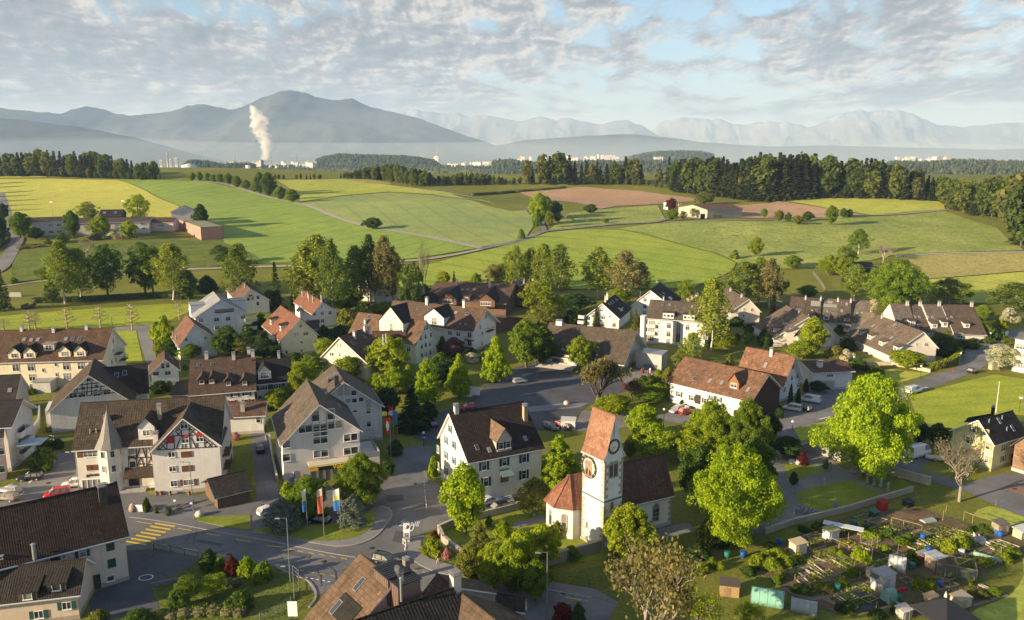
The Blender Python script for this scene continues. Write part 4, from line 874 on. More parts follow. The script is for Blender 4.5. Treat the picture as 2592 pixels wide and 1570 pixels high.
for p,wd in ((B1(1788,720),1.95),(B1(1797,855),2.0)):
    q=w.onface('A',p); y=q.y; m=MB()
    for i in range(4): m.box((q.x-.05,y+(i-1.5)*wd/4,q.z),(.07,wd/4-.03,1.15))
    w.part('closed_shutter',m,PAINT,BROWN_SH)
w.win('A',[B1(1808,987)],1.8,1.1)
for p in (B1(1740,993),B1(1877,983)): q=w.onface('A',p); m=MB(); m.box((q.x-.05,q.y,q.z),(.06,.5,1.2)); w.part('open_shutter',m,PAINT,BROWN_SH)
w.win('A',[B1(1765,447)],1.3,1.1); w.win('A',[B1(1775,580),B1(1915,567)],1.25,1.3)
for p,d,hh,dx in ((B1(1632,582),1.2,1.4,.05),(B1(1775,545),1.25,.4,.14),(B1(1915,533),1.3,.45,.14)): q=w.onface('A',p); w.part('red_blind',MB().box((q.x-dx,q.y,q.z+.05),(.1,d,hh)),PAINT,(.45,.03,.03))
bm=[(B1(1500,678),B1(2085,648)),(B1(1600,572),B1(1600,678)),(B1(1735,420),B1(1745,665)),(B1(1668,545),B1(1672,668)),(B1(1810,420),B1(1822,662)),(B1(1880,525),B1(1888,660)),(B1(1955,560),B1(1962,655)),(B1(1640,545),B1(1935,530)),(B1(1690,490),B1(1845,480)),(B1(1722,415),B1(1795,412)),
    (B1(1690,668),B1(1730,560)),(B1(1830,560),B1(1880,660)),(B1(1500,676),B1(1755,385)),(B1(1755,385),B1(2080,648)),(B1(1775,625),B1(1776,664))]
bm+=lattice([B1(1505,672),B1(1595,580),B1(1598,668)],16)+lattice([B1(1640,540),B1(1735,435),B1(1738,535)],16)+lattice([B1(1812,440),B1(1930,528),B1(1814,530)],16)+lattice([B1(1962,570),B1(2070,645),B1(1964,652)],16)
w.timbers('A',bm,.15); w.win('R',[B1(2140,720),B1(2140,850)],1,1.3); w.balcony('R',[B1(2145,690),B1(2150,815)],5,1.2,1.0,(.16,.08,.04),True)
shop=h=House('shop_building','white shop building with broad grey brown roofs and yellow shop sign','shop',B2(600,243),A2(480,985),15.6,eL=(B2(207,590),8.3),eR=(B2(1030,522),9.2),wall=(.60,.58,.54),roof=(.135,.112,.09),og=.9)
h.win('A',[B2(565,352),B2(710,335)],1.5,2.2,'bare'); h.win('A',[B2(433,478),B2(497,470),B2(570,465),B2(640,458),B2(712,440),B2(783,430)],1.3,1.6,'bare'); h.win('A',[B2(575,585),B2(643,578),B2(575,512),B2(640,505),B2(283,622),B2(284,750),B2(580,715),B2(650,708),B2(868,560),B2(932,552),B2(868,690),B2(937,680)],1.45,1.5,'bare')
m=MB()
for x in (392,460,535,605,675,742,825):
    q=h.onface('A',B2(x,520 if 530<x<690 else 480)); t=h.roofz(q.y)-.5; m.box((q.x-.06,q.y,(q.z+t)/2),(.12,.14,t-q.z))
q=h.onface('A',B2(610,512)); h.part('gable_mullions',m,METAL)
m=MB(); q=h.onface('A',B2(680,800)); m.box((q.x-1.2,q.y-.6,q.z+.55),(2.4,8.8,.25)); h.part('shop_canopy',m,PLAST,(.6,.55,.42))
m=MB(); m.box((q.x-2.45,q.y-.6,q.z-.05),(.12,8.6,.75)); h.part('sign_board',m,PAINT,(.012,.02,.05))
m=MB(); m.box((q.x-2.53,q.y+2.9,q.z-.05),(.1,1.5,.6)); h.part('post_sign',m,PAINT,(.85,.42,.02)); m=MB(); m.box((q.x-2.5,q.y-.6,q.z+.42),(.14,8.7,.1)); h.part('sign_trim',m,PAINT,(.65,.55,.05))
text_mesh('lettering','Volg',1.15,PAINT,h.o,(q.x-2.56,q.y-1.6,q.z),(R(90),0,-R(90)),.035,(.85,.65,.02),.04)
m=MB(); g=MB(); q=h.onface('A',B2(690,925))
for i in range(6): m.box((q.x-.1,q.y-3.4+i*1.35,1.4),(.1,.1,2.8))
g.box((q.x-.04,q.y,1.4),(.05,7,2.7)); o=h.part('shop_front',m,METAL);
x=link('pane',g.mesh('pane',[GLASS]),o);
h.balcony('L',[B2(150,610),B2(170,750)],6,1.3,1.0,(.45,.45,.44)); h.skylight('L',[B2(285,325),B2(275,400)],.5,1.0); h.chimney('R',[B2(650,135)],.9,.5,(.5,.42,.3)); h.skylight('R',[B2(790,255)],2.4,.5)
m=MB(); q=h.loc(at_z(B2(1060,690),4.2)); m.box((q.x+1,q.y+.5,2.1),(9,4.4,4.2)); m.box((q.x+1,q.y-1.75,4.75),(9,.06,1.0),1).box((q.x-3.5,q.y+.5,4.75),(.06,4.4,1.0),1); h.part('side_terrace',m,[PLAST,METAL],(.55,.53,.5))
w=House('rear_gable',None,None,A2(838,1012),A2(737,842),14.3,eR=(A2(1219,1240),7.8),wL=9,wall=(.62,.61,.58),roof=(.14,.115,.092),into=shop,og=.9)
w.win('A',[B2(942,305)],1.0,.6); w.win('A',[B2(1070,300),B2(1073,428)],1.0,1.4); w.win('A',[A2(875,1190),A2(935,1188),A2(1000,1178)],1.1,1.1,'bare'); w.win('A',[A2(930,1115)],1.2,1.2,'bare'); w.win('A',[B2(1100,522),B2(1135,520),B2(1168,516)],.22,.7,'bare')
for p in (A2(800,1085),A2(865,1080),A2(1070,1240)): q=w.onface('A',p); w.part('cladding_panel',MB().box((q.x-.03,q.y,q.z),(.06,1.1,2.6)),METAL)
w.chimney('L',[A2(765,1040)],.9,2.2,(.06,.06,.06)); w.chimney('L',[A2(700,1005)],.8,.6,(.06,.06,.06))
h=House('shuttered_house','tall white house with dark tiled roof and teal green shutters beside the church','house',B2(1836,326),B3(96,213),15.2,eR=(B2(2010,811),8.5),eL=(B2(1664,572),8.5),wall=(.72,.69,.60),roof=(.040,.031,.026),roofm=ROOFB)
h.win('A',[B2(1853,474),B2(1813,580),B2(1890,628),B2(1741,672),B2(1814,725),B2(1890,778),B2(1966,808),B2(1742,830),B2(1816,882),B2(1892,930)],.95,1.45,'sh',TEAL)
h.win('R',[B2(2178,830),B2(2372,788),B3(100,755),B3(98,915),B2(2195,985)],1.0,1.7,'sh',(.015,.06,.08)); h.door('R',B2(2370,985),1.4,2.4,(.25,.14,.06))
m=MB(); q=h.onface('R',B2(2380,868)); m.add([(-1.2,-1.5,-.7),(1.2,-1.5,-.7),(1.2,0,0),(-1.2,0,0),(-1.2,-1.5,-.76),(1.2,-1.5,-.76),(1.2,0,-.06),(-1.2,0,-.06)],[(0,1,2,3),(7,6,5,4),(0,4,5,1),(1,5,6,2),(3,7,4,0)]); h.part('glass_canopy',m,plain('tinted_glass',(.16,.26,.25),.2),None,q)
m=MB()
for i in range(4): m.box((0,-.4-.35*i,.6-.17*i),(2.6,.36,.3))
h.part('door_steps',m,CONC,None,(h.onface('R',B2(2370,985)).x,-h.vR,0))
h.dormer('R',[B2(2375,688)],2.9,2.3,'gable',wall=(.5,.45,.38),roof=(.21,.145,.095),rise=2.0,ww=1.0,wh=1.3,sh=(.015,.06,.08),n=2); h.chimney('R',[B2(1912,318)],.8,1.2); h.chimney('R',[B3(110,385)],.8,2.6,(.4,.32,.2)); h.skylight('R',[B2(2110,655),B2(2228,680),B3(112,570)],.7,1.1)
ch=h=House('church','white church with a saddle roofed clock tower, red tiled apse and dark nave roof','church',B3(979,352),B3(757,266),22.2,eL=(B3(822,757),15.4),eR=None,wR=None,wall=(.72,.70,.655),roof=(.35,.185,.12),og=.12,ov=.22,flare=1.6,base=False)
W_=h.lw*2; vl,vr=h.vL,h.vR
def ringc(r0,r1,y0,d,n=28):
    m=MB(); vs=[]
    for y,r in ((0,r1),(-d,r1),(-d,r0),(0,r0)):
        for i in range(n): t=2*math.pi*i/n; vs.append((r*math.cos(t),y+y0,r*math.sin(t)))
    m.add(vs,[(k*n+i,k*n+(i+1)%n,(k+1)*n+(i+1)%n,(k+1)*n+i) for k in range(3) for i in range(n)]); return m
GOLD=plain('gilded_metal',(.62,.42,.10),.35,.6)
for f,p,r in (('A',B3(962,645),1.25),('L',B3(722,838),1.95)):
    q=h.onface(f,p); rz=h.face(f)[2]
    m=ringc(r*.72,r,0,.08); o=h.part('clock',m,plain('clock_ring' ,(.035,.035,.035),.5),None,q,f)
    for i in range(12):
        t=math.pi*i/6; a=Vector((math.sin(t),0,math.cos(t))); MB().tube(a*(r*.77)+Vector((0,-.1,0)),a*(r*.95)+Vector((0,-.1,0)),.06,n=4).build('clock_numeral',GOLD,o)
    k=MB()
    for t,l in ((R(222),r*.75),(R(128),r*.55)): k.tube((0,-.13,0),(math.sin(t)*l,-.13,math.cos(t)*l),.05,.03,n=5)
    k.build('clock_hand',GOLD,o)
q=h.onface('A',B3(962,470)); m=MB(); m.tube((0,-.1,-1.4),(0,-.1,1.0),.04,n=5); h.part('sundial_rod',m,DMETAL,None,q,'A')
archwin(h,'A',B3(955,862),1.65,2.5,'belfry_window',twin=True); archwin(h,'A',B3(940,1212),.5,1.2,'slit_window'); archwin(h,'L',B3(722,850),1.3,2.4,'belfry_window',(.5,.22,.12),twin=True); archwin(h,'L',C3(705,577),.4,.9,'slit_window'); archwin(h,'L',C3(699,705),.4,.8,'slit_window')
m=MB(); st=0
zq=h.onface('A',B3(1000,1137)).z
for x,y,sx,sy in ((-h.lw,vl,1,-1),(-h.lw,-vr,1,1),(h.lw,vl,-1,-1)):
    z=.2;k=0;m=MB()
    while z<15:
        if abs(z+.3-zq)>.5:
            a,b=(.85,.42) if k%2 else (.42,.85)
            m.box((x+sx*(a/2)-sx*.03,y+sy*(b/2)-sy*.03,z+.3),(a+.0,b,.56))
        z+=.62;k+=1
    h.part('quoin',m,PLAST,(.40,.335,.24))
m=MB(); m.box((0,(vl-vr)/2,zq),(W_+.24,vl+vr+.24,.2)); h.part('string_course',m,PLAST,(.13,.11,.09))
m=MB(); m.box((0,(vl-vr)/2,.12),(W_+.3,vl+vr+.3,.7)); h.part('plinth',m,PLAST,(.34,.29,.22))
nv=House('nave',None,None,B3(900,829),B3(1443,719),11.6,eR=(B3(1575,1110),5.4),wall=(.72,.70,.66),roof=(.145,.08,.055),into=ch,og=.3)
archwin(nv,'R',C3(1362,455),1.15,3.0); nv.skylight('R',[B3(1410,940)],.06,3.2)
m=MB(); z=.3;k=0
while z<nv.zwR-.2:
    a=.7 if k%2 else .4; m.box((nv.lw-a/2+.03,-nv.vR+.15,z+.25),(a,.36,.46)); z+=.52;k+=1
nv.part('quoin',m,PLAST,(.38,.32,.24))
ap=at_z(B3(540,914),9.7); c=nv.loc(ap); rr=3.7; hz=5.4
E=[(6.5,-rr)]+[(rr*1.05*math.cos(R(a)),rr*1.05*math.sin(R(a))) for a in (-112,-157,157,112)]+[(6.5,rr)]
E=[(x+c.x,y+c.y) for x,y in E]
m=MB(); m.prism(E[::-1],-.2,hz-.02); nv_o=nv.part('apse_wall',m,PLAST,(.72,.70,.64))
ctr=Vector((c.x+1,c.y,0)); ex=[(Vector((x,y,0))-ctr)*1.1+ctr for x,y in E]; apx=(c.x,c.y,9.7); rd=(c.x+6.5,c.y,9.7); m=MB()
V=[(q.x,q.y,hz-.05) for q in ex]
def tri(a,b,t): L=(Vector(a)-Vector(b)).length; H=(Vector(t)-(Vector(a)+Vector(b))/2).length; return [(0,H),(L,H),(L/2,0)]
for i in range(1,4): m.add([V[i],V[i+1],apx],[(2,1,0)],0,[tri(V[i],V[i+1],apx)[::-1]])
m.add([V[0],V[1],apx,rd],[(3,2,1,0)],0,[[(0,0),(6.5,0),(6.5,5.5),(0,5.5)]]); m.add([V[4],V[5],rd,apx],[(3,2,1,0)],0,[[(0,0),(6.5,0),(6.5,5.5),(0,5.5)]])
m.add([(x,y,z-.12) for x,y,z in V],[tuple(range(6))]);
for i in range(6): m.add([V[i],V[(i+1)%6],(V[(i+1)%6][0],V[(i+1)%6][1],V[i][2]-.12),(V[i][0],V[i][1],V[i][2]-.12)],[(0,1,2,3)])
for i in (1,2,3,4): m.tube(V[i],apx,.12,n=5)
nv.part('apse_roof',m,ROOF,(.31,.145,.09))
def apwin(i):
    a,b=Vector((*E[i],0)),Vector((*E[i+1],0)); mid=(a+b)/2; d=(b-a).normalized(); nrm=Vector((mid.x-c.x,mid.y-c.y,0)).normalized(); return mid,math.atan2(nrm.x,-nrm.y),nrm
for i in (1,2):
    mid,rz,nrm=apwin(i); g=MB(); W2,H2=.75,2.6; pts=[(-W2/2,-H2/2),(W2/2,-H2/2),(W2/2,H2/2-.4)]+[(W2/2*math.cos(math.pi*k/8),H2/2-.4+.45*math.sin(math.pi*k/8)) for k in range(1,8)]+[(-W2/2,H2/2-.4)]
    g.add([(x,-.04,z) for x,z in pts],[tuple(range(len(pts)))],1); n=len(pts); out=[(x*1.45,z*1.09) for x,z in pts]
    g.add([(x,-.09,z) for x,z in out]+[(x,-.09,z) for x,z in pts]+[(x,0,z) for x,z in out],[(k,(k+1)%n,n+(k+1)%n,n+k) for k in range(n)]+[(2*n+k,2*n+(k+1)%n,(k+1)%n,k) for k in range(n)])
    o=nv.part('arched_window',g,[PLAST,GLASS],(.45,.40,.32)); o.location=(mid.x+nrm.x*.01,mid.y+nrm.y*.01,2.9); o.rotation_euler=(0,0,rz)
h=House('community_hall','broad brown roofed community hall with white entrance beside the car park','hall',A3(345,440),A3(1188,526),10.6,eR=(A3(1050,852),2.9),wall=(.62,.59,.52),roof=(.125,.10,.075),og=1.8)
h.win('R',[A3(442,800)],5,2.0,'bare'); h.door('R',A3(520,830),2.2,2.3,(.5,.45,.35)); h.win('R',[A3(900,880)],4,1.6,'bare'); h.chimney('R',[A3(440,455)],2.0,.9,(.7,.69,.66),1.2); h.dormer('R',[A3(455,705)],3.6,.2,'gable',rise=1.0,ww=.3,wh=.2,ov=.1)
q=h.loc(at_z(A3(1195,735),0)); m=MB(); m.box((q.x+.3,q.y+3.4,5.6),(1.3,2.4,11.6)); m.box((q.x+.3,q.y+3.4,11.5),(1.5,2.6,.25)); h.part('bell_pillar',m,PLAST,(.70,.69,.66))
m=MB(); q=h.loc(at_z(A3(1165,880),0)); q2=h.loc(at_z(A3(1420,895),0)); L=(q2-q).length; m.box(((q.x+q2.x)/2,(q.y+q2.y)/2+3,2.3),(L,6,4.6)); m.box(((q.x+q2.x)/2,(q.y+q2.y)/2+3,4.66),(L+.3,6.3,.14),1); h.part('flat_annex',m,[PLAST,METAL],(.45,.43,.40))
m=MB()
for i in range(6): m.box((0,-.4-.45*i,.85-.16*i),(13-.3*i,.46,.3))
q=h.onface('R',A3(420,835)); h.part('entrance_steps',m,CONC,None,(q.x,-h.vR-.3,0))
h=House('white_apartment_house','white apartment house with glazed staircase strip behind the hall','apartment house',A3(1310,222),A3(1885,256),13.7,eR=(A3(1275,403),8.7),wall=WHT,roof=(.13,.11,.085))
h.dormer('R',[A3(1483,402),A3(1680,420)],3.6,1.8,'flat',ww=.9,wh=.9,n=3,wall=WHT); h.win('R',[A3(1388,450),A3(1768,478),A3(1386,525),A3(1765,552),A3(1384,600)],.7,.7,'bare'); h.win('R',[A3(1488,470),A3(1665,487),A3(1483,550),A3(1480,620)],1.3,1.9); h.win('R',[A3(1578,545)],1.5,7.5); h.skylight('R',[A3(1430,265),A3(1495,272),A3(1560,278),A3(1647,285),A3(1713,290),A3(1780,285),A3(1590,350)],.7,1.1)
h.win('R',[A3(1325,448),A3(1318,520),A3(1312,590)],2.2,1.8); h.balcony('R',[A3(1318,480),A3(1312,548)],3,1.0,.9,(.6,.59,.57)); h.win('R',[A3(1840,490),A3(1838,570)],1.6,1.9); h.chimney('R',[A3(1437,228),A3(1805,258)],.4,1)
h=House('garden_villa','white gabled house with black roof and small spruce in front','house',A3(850,258),A3(975,172),9.4,eL=(A3(682,385),4.4),eR=(A3(1018,412),4.0),wall=WHT,roof=RBLK)
h.win('A',[A3(842,315),A3(862,388),A3(760,370),A3(858,455)],1.2,1.6); h.win('A',[A3(923,380)],.6,.9); h.win('A',[A3(963,462)],1.3,1.8); h.chimney('L',[A3(880,225),A3(898,200)],.5,1.2); h.skylight('R',[A3(915,265),A3(935,255),A3(955,240),A3(985,220)],.7,1.2); h.dormer('R',[A3(1040,330)],3,1.5,'flat'); h.balcony('A',[A3(660,390),A3(655,440)],2.2,2,1,(.6,.59,.57))
h=House('garden_villa','white gabled house with black roof behind the glazed staircase apartments','house',A3(1310,132),A3(1406,53),11.0,eL=(A3(1107,290),4.6),wR=9.0,wall=WHT,roof=RBLK)
h.win('A',[A3(1296,160),A3(1313,163)],.4,.5); h.win('A',[A3(1260,220),A3(1258,285),A3(1255,350)],1.3,1.8); h.chimney('L',[A3(1350,80),A3(1372,70)],.7,1.2); h.skylight('R',[A3(1410,175),A3(1435,160)],.8,1.2); h.panel('R',A3(1500,210),4,1.5)
h=House('brown_roof_villa','cream house with long weathered brown roof behind the leaning birch','house',A3(2257,217),A3(2036,108),9.5,eR=(A3(2378,343),4.5),eL=(A3(2045,425),2.6),wall=(.66,.60,.50),roof=(.155,.125,.095))
h.win('A',[A3(2285,318)],1.2,1.2); h.win('A',[A3(2207,313),A3(2203,378),A3(2190,445)],.6,.9); h.skylight('L',[A3(1965,215),A3(1985,205),A3(2085,270)],.7,1.2); h.dormer('L',[A3(2070,375)],2.5,1.3,'shed'); h.chimney('L',[A3(2078,140),A3(2185,200)],.5,1.1)
h=House('farmhouse','long white farmhouse with brown tiled roof and brick fronted dormer','farmhouse',A3(1640,766),A3(2453,938),10.6,eR=(A3(1506,1022),5.3),wall=(.66,.65,.62),roof=(.215,.125,.08),roofm=ROOFB,og=.9)
h.win('R',[A3(1588,1128),A3(1712,1165),A3(1900,1165),A3(1965,1178),A3(1835,1192)],.95,1.3,'sh',DGREEN); h.door('R',A3(1765,1220),1.3,2.2,(.06,.035,.025)); h.skylight('R',[A3(1735,980),A3(1882,1000),A3(1998,1018),A3(2248,1085)],.8,1.3); h.dormer('R',[A3(2110,1082)],2.6,2.0,'gable',wall=(.27,.12,.06),rise=1.9,ww=1.7,wh=1.1)
m=MB(); pr=[(-h.vR,0),(h.vL,0),(h.vL,h.zwL-.02),(0,h.hr-h.t-.05),(-h.vR,h.zwR-.02)]; m.add([(x,y,z) for x in (.01,.1) for y,z in pr],[(4,3,2,1,0),(5,6,7,8,9)]+[(i,(i+1)%5,5+(i+1)%5,5+i) for i in range(5)]); h.part('timber_gable',m,WOOD,(.07,.035,.022),(h.lw,0,0))
h=House('gabled_house','white gabled house with rusty tiled roof beside two dark cypresses','house',A3(2230,673),A4(276,763),11.6,eR=(A4(120,1062),4.3),wall=(.66,.67,.67),roof=(.24,.13,.08),roofm=ROOFB,og=1.4)
h.win('B',[A4(245,865),A4(235,970),A4(288,950),A4(165,1085),A4(292,1042),A4(180,990)],1.3,1.4); h.chimney('R',[A4(42,750)],.8,1.5); h.skylight('R',[A3(2415,850)],.8,1.4)
h=House('garage_building','low white garage building with flat pitched brown roof behind the white vans','garage',A4(325,817),A4(728,803),6.4,eR=(A4(817,912),5.0),wall=(.62,.63,.63),roof=(.15,.09,.065),og=.6,roofm=SHEET)
h.win('R',[A4(600,950)],1.9,.8,simple=True); h.chimney('R',[A4(502,862)],1.2,1.3,(.66,.65,.62)); m=MB(); m.box((0,-.05,1.3),(3.6,.1,2.6)); q=h.onface('R',A4(580,1060)); h.part('garage_door',m,METAL,None,(q.x,q.y,.02),'R')
TR=(.175,.14,.105)
def terrace(nm,lab,A,B,hr,eR,eL,wall,roof,**k): return House(nm,lab,'row house',A,B,hr,eR=eR,eL=eL,wall=wall,roof=roof,group='weathered terraced houses',**k)
h=terrace('terraced_house','rear unit of the stepped terrace behind the rounded green tree',A4(402,388),A4(180,277),10.0,None,(A4(60,600),2.8),(.66,.62,.56),TR)
h.skylight('L',[A4(165,455),A4(180,460),A4(240,490),A4(255,495)],.7,1.3); h.dormer('L',[A4(70,530),A4(170,565)],1.8,1.3,'shed'); h.chimney('L',[A4(270,320),A4(303,350)],.5,1)
h=terrace('terraced_house','front unit of the stepped terrace, sunlit gable behind the rounded green tree',A4(547,430),A4(402,398),9.4,(A4(668,563),4.1),None,(.68,.62,.54),TR); h.win('A',[A4(568,533)],1.2,1.1)
h=terrace('terraced_house','long front unit of the sloping terrace with pale end gable above the clipped hedge',A4(1502,531),A4(1040,362),9.8,(A4(1628,682),4.6),(A4(1190,770),2.6),(.68,.62,.55),TR)
h.win('A',[A4(1523,650)],1.3,1.2); h.win('A',[A4(1428,648)],.45,.8); h.win('A',[A4(1420,735)],1,1.2); h.dormer('L',[A4(885,560),A4(975,600),A4(1085,660),A4(1225,710)],2.0,1.4,'shed',wall=WHT); h.skylight('L',[A4(1220,465),A4(1250,480),A4(1190,590),A4(1225,600),A4(1015,475)],.8,1.3); h.chimney('L',[A4(1100,400),A4(995,360)],.5,1)
h=terrace('terraced_house','short rear unit of the sloping terrace, raised behind the next roof',A4(1036,352),A4(926,334),10.3,None,(A4(800,500),3.0),(.62,.58,.52),TR); h.dormer('L',[A4(760,520)],2,1.3,'shed',wall=WHT)
X=[225,375,520,685,808,990]; C=[(.125,.095,.072),(.10,.078,.062),(.17,.15,.125),(.12,.095,.075),(.18,.155,.12)]
LB=['brown end unit of the rear terrace nearest the red tree','unit of the rear terrace with a dark glazed ridge','pale unit of the rear terrace with black solar panels','brown unit of the rear terrace with two blue skylights','pale grey end unit of the rear terrace beside the blossom tree']
for i in range(5):
    y0=192+(X[i]-225)*.06; y1=192+(X[i+1]-225)*.06; dz=(0,.25,0,.3,-.1)[i]
    h=terrace('terraced_house',LB[i],A4(X[i]+2,y0),A4(X[i+1]-2,y1),10+dz,(A4(X[i]+40,438+i*4),3.0),None,WHT,C[i],og=.15)
    if i in (1,2,3): h.dormer('R',[A4((420,565,765)[i-1],(395,415,430)[i-1])],2.0,1.3,'shed',wall=WHT)
    if i==2: h.panel('R',A4(600,282),4.6,1.6); h.panel('R',A4(603,250),1.7,1.2)
    if i==1: h.panel('R',A4(465,262),3.3,2.6)
    if i==3: h.skylight('R',[A4(722,262),A4(762,265),A4(715,330)],.8,1.2)
    else: h.skylight('R',[A4(X[i]+55,320+i*8),A4(X[i]+100,318+i*8)],.7,.9)
    if i<4: h.chimney('R',[A4(X[i+1]-8,y1+18)],.5,1.1)
X=[1172,1358,1482,1665,1975]; C=[(.165,.145,.12),(.115,.098,.08),(.155,.135,.11),(.125,.095,.072)]
LB=['grey end unit of the right hand rear terrace','dark unit of the right hand rear terrace beside the grey end unit','pale middle unit of the right hand rear terrace','wide brown end unit of the right hand rear terrace']
LB=[x.replace('right hand rear terrace','terrace beside the wide pasture') for x in LB]
for i in range(4):
    y0=262+(X[i]-1172)*.016; y1=262+(X[i+1]-1172)*.016
    h=terrace('terraced_house',LB[i],A4(X[i]+2,y0),A4(X[i+1]-2,y1),10.4+(0,-.2,.1,.1)[i],(A4(X[i]+40,532+i*8),2.5),None,(.66,.63,.57),C[i],og=.15)
    h.dormer('R',[A4((1390,1390,1602,1912)[i],(470,470,495,492)[i])] if i else [],1.9,1.5,'shed',wall=WHT)
    if i==3: h.dormer('R',[A4(1702,478)],1.9,1.5,'shed',wall=WHT); h.win('R',[A4(1760,568),A4(1850,565)],1.6,1.6)
    h.skylight('R',[A4(X[i]+100,390),A4(X[i]+60,388)],.7,1.1); h.chimney('R',[A4(X[i+1]-10,y1+12),A4(X[i+1]-25,y1+12)],.4,1.3)
o,d,c=flatbox('white_office','white flat roofed building with ribbon windows at the street end','office',A4(2342,905),A4(2640,960),A4(2380,870),9.5,(.68,.62,.56),(.3,.3,.3))
flatwins(o,d[0],d[1],3,7.6,2.6,1.5); flatwins(o,d[0],d[1],3,2.2,2.6,1.6)
h=House('yellow_gable_house','yellow gabled house with olive shutters and black roof beside the bare tree','house',B4(2024,392),B4(2353,300),9.9,eL=(B4(1774,481),6.0),eR=(B4(2243,618),5.7),wall=(.74,.66,.36),roof=(.030,.027,.025),roofm=ROOFB,og=.7)
h.win('A',[B4(1985,480),B4(2086,507),B4(1926,583),B4(2116,640),B4(1917,697),B4(2106,766)],.9,1.4,'sh',OLIVE); h.win('R',[B4(2270,657),B4(2362,632),B4(2258,762),B4(2342,735)],.9,1.2,'sh',OLIVE); h.door('R',B4(2342,830),1.0,2.1,(.04,.03,.025)); h.skylight('R',[B4(2222,398),B4(2352,470)],.7,1.3); h.chimney('R',[B4(2125,415),B4(2250,382),B4(2295,492)],.25,.5,pipe=True)
h=House('black_annex','low black roofed annex behind the yellow gabled house','annex',B4(1920,372),B4(2160,330),6.2,eR=(B4(1935,398),5.2),wall=(.2,.19,.18),roof=(.028,.026,.025)); h.chimney('R',[B4(2160,330)],.5,1.4,(.03,.03,.03))
h=House('timber_barn','old slatted timber barn with grey tiled roof at the picture edge','barn',B4(2530,505),B4(2800,410),9.0,eL=(B4(2361,622),5.2),wall=(.26,.17,.11),roof=(.10,.085,.07),roofm=ROOFB,base=False)
m=MB(); n=26
for i in range(n):
    y=-h.vR+.2+(h.vR+h.vL-.4)*i/(n-1); m.box((-h.lw-.05,y,.6+(h.roofz(y)-1.1)/2),(.09,.14,h.roofz(y)-1.3))
for z in (1.2,3.2,5): m.box((-h.lw-.12,(h.vL-h.vR)/2,z),(.06,h.vR+h.vL-.2,.2))
h.part('slat_wall',m,WOOD,(.30,.20,.13)); m=MB(); m.box((-h.lw-.06,(h.vL-h.vR)/2,.3),(.12,h.vR+h.vL+.1,.6)); h.part('stone_base',m,PLAST,(.5,.48,.44))
h=House('corner_house','big pinkish house with dark mossy roof and green shutters by the road junction','house',C1(-420,507),C1(1122,171),13.2,eR=(C1(1322,668),7.0),wall=(.60,.52,.44),roof=(.052,.034,.026))
h.win('R',[C1(790,845)],.95,1.3,'sh',(.015,.07,.06)); h.win('R',[C1(610,880),C1(450,925)],.5,.6); h.win('R',[C1(1060,1088)],1.0,.9,'bare'); h.chimney('R',[C1(990,345)],1.1,2.2,(.07,.07,.06),.8); h.chimney('R',[C1(335,900)],.55,2.0,pipe=True)
for p in (C1(1057,783),C1(1071,945)): q=h.onface('R',p); h.part('closed_shutter',MB().box((q.x,q.y-.05,q.z),(1.1,.08,1.35)),PAINT,(.012,.06,.05))
m=MB(); h.door('R',C1(925,1180),1.0,2.1,(.05,.05,.05)); h.door('R',C1(535,960),.9,2.1,(.05,.03,.025))
h=House('low_house','low dark roofed house with white dormer windows leaning on the corner house','house',C1(-220,1010),C1(830,896),6.9,eR=(C1(932,1236),3.7),wall=(.62,.50,.38),roof=(.05,.042,.035))
h.dormer('R',[C1(545,1212),C1(268,1296)],2.3,1.15,'shed',wall=(.1,.08,.06),ww=1.1,wh=1.0,rise=.6); h.win('R',[C1(640,1352),C1(372,1437)],1.15,1.1,'sh',(.02,.09,.07)); h.chimney('R',[C1(20,950)],.5,.7)
h=House('mill_house','brown tiled house with metal clad roof boxes and smoking flue in the foreground','house',C2(1330,1130),C2(990,851),10.0,eL=(C2(372,1495),3.2),wR=7.5,wall=(.5,.45,.38),roof=(.17,.115,.075),roofm=ROOFB)
for px,zz,sx,sy,hh in ((C2(1200,1190),8.3,3.4,3.0,2.6),(C2(1310,1290),7.7,3.0,3.2,2.9)):
    q=h.loc(at_z(px,zz)); m=MB(); m.box((q.x-.4,q.y-1.2,zz+hh/2-.8),(sx,sy,hh+1)); m.box((q.x-.4,q.y-1.2,zz+hh-.2),(sx+.3,sy+.3,.14),1)
    for i in range(7): m.box((q.x-.4-sx/2+.2+i*sx/7,q.y-1.2,zz+hh-.1),(.05,sy+.28,.08),1)
    for i in range(7): m.box((q.x-.4-sx/2+.25+i*sx/7,q.y-1.2+sy/2+.02,zz+hh/2-.7),(.05,.05,hh+.6),1)
    h.part('roof_box',m,[plain('copper_cladding',(.22,.15,.12),.5,.3),DMETAL])
h.skylight('L',[C2(985,1150),C2(760,1370)],.9,2.0); q,al=h.onroof('L',C2(850,1395)); m=MB().add([(-2.3,-1.5,.1),(2.3,-1.5,.1),(2.3,1.5,.1),(-2.3,1.5,.1),(-2.3,-1.5,-.05),(2.3,-1.5,-.05),(2.3,1.5,-.05),(-2.3,1.5,-.05)],[(0,1,2,3),(0,4,5,1),(1,5,6,2),(2,6,7,3),(3,7,4,0)],0,[[(0,3),(4.6,3),(4.6,0),(0,0)]]+[[(0,0)]*4]*4); o=h.part('dark_tile_field',m,ROOFB,(.03,.028,.026),q); o.rotation_euler=(Matrix.Rotation(math.pi,3,'Z')@Matrix.Rotation(al,3,'X')).to_euler(); h.chimney('R',[C2(1435,1060)],.8,2.4,(.22,.19,.17)); h.chimney('L',[C2(1385,1290)],.3,2.6,pipe=True)
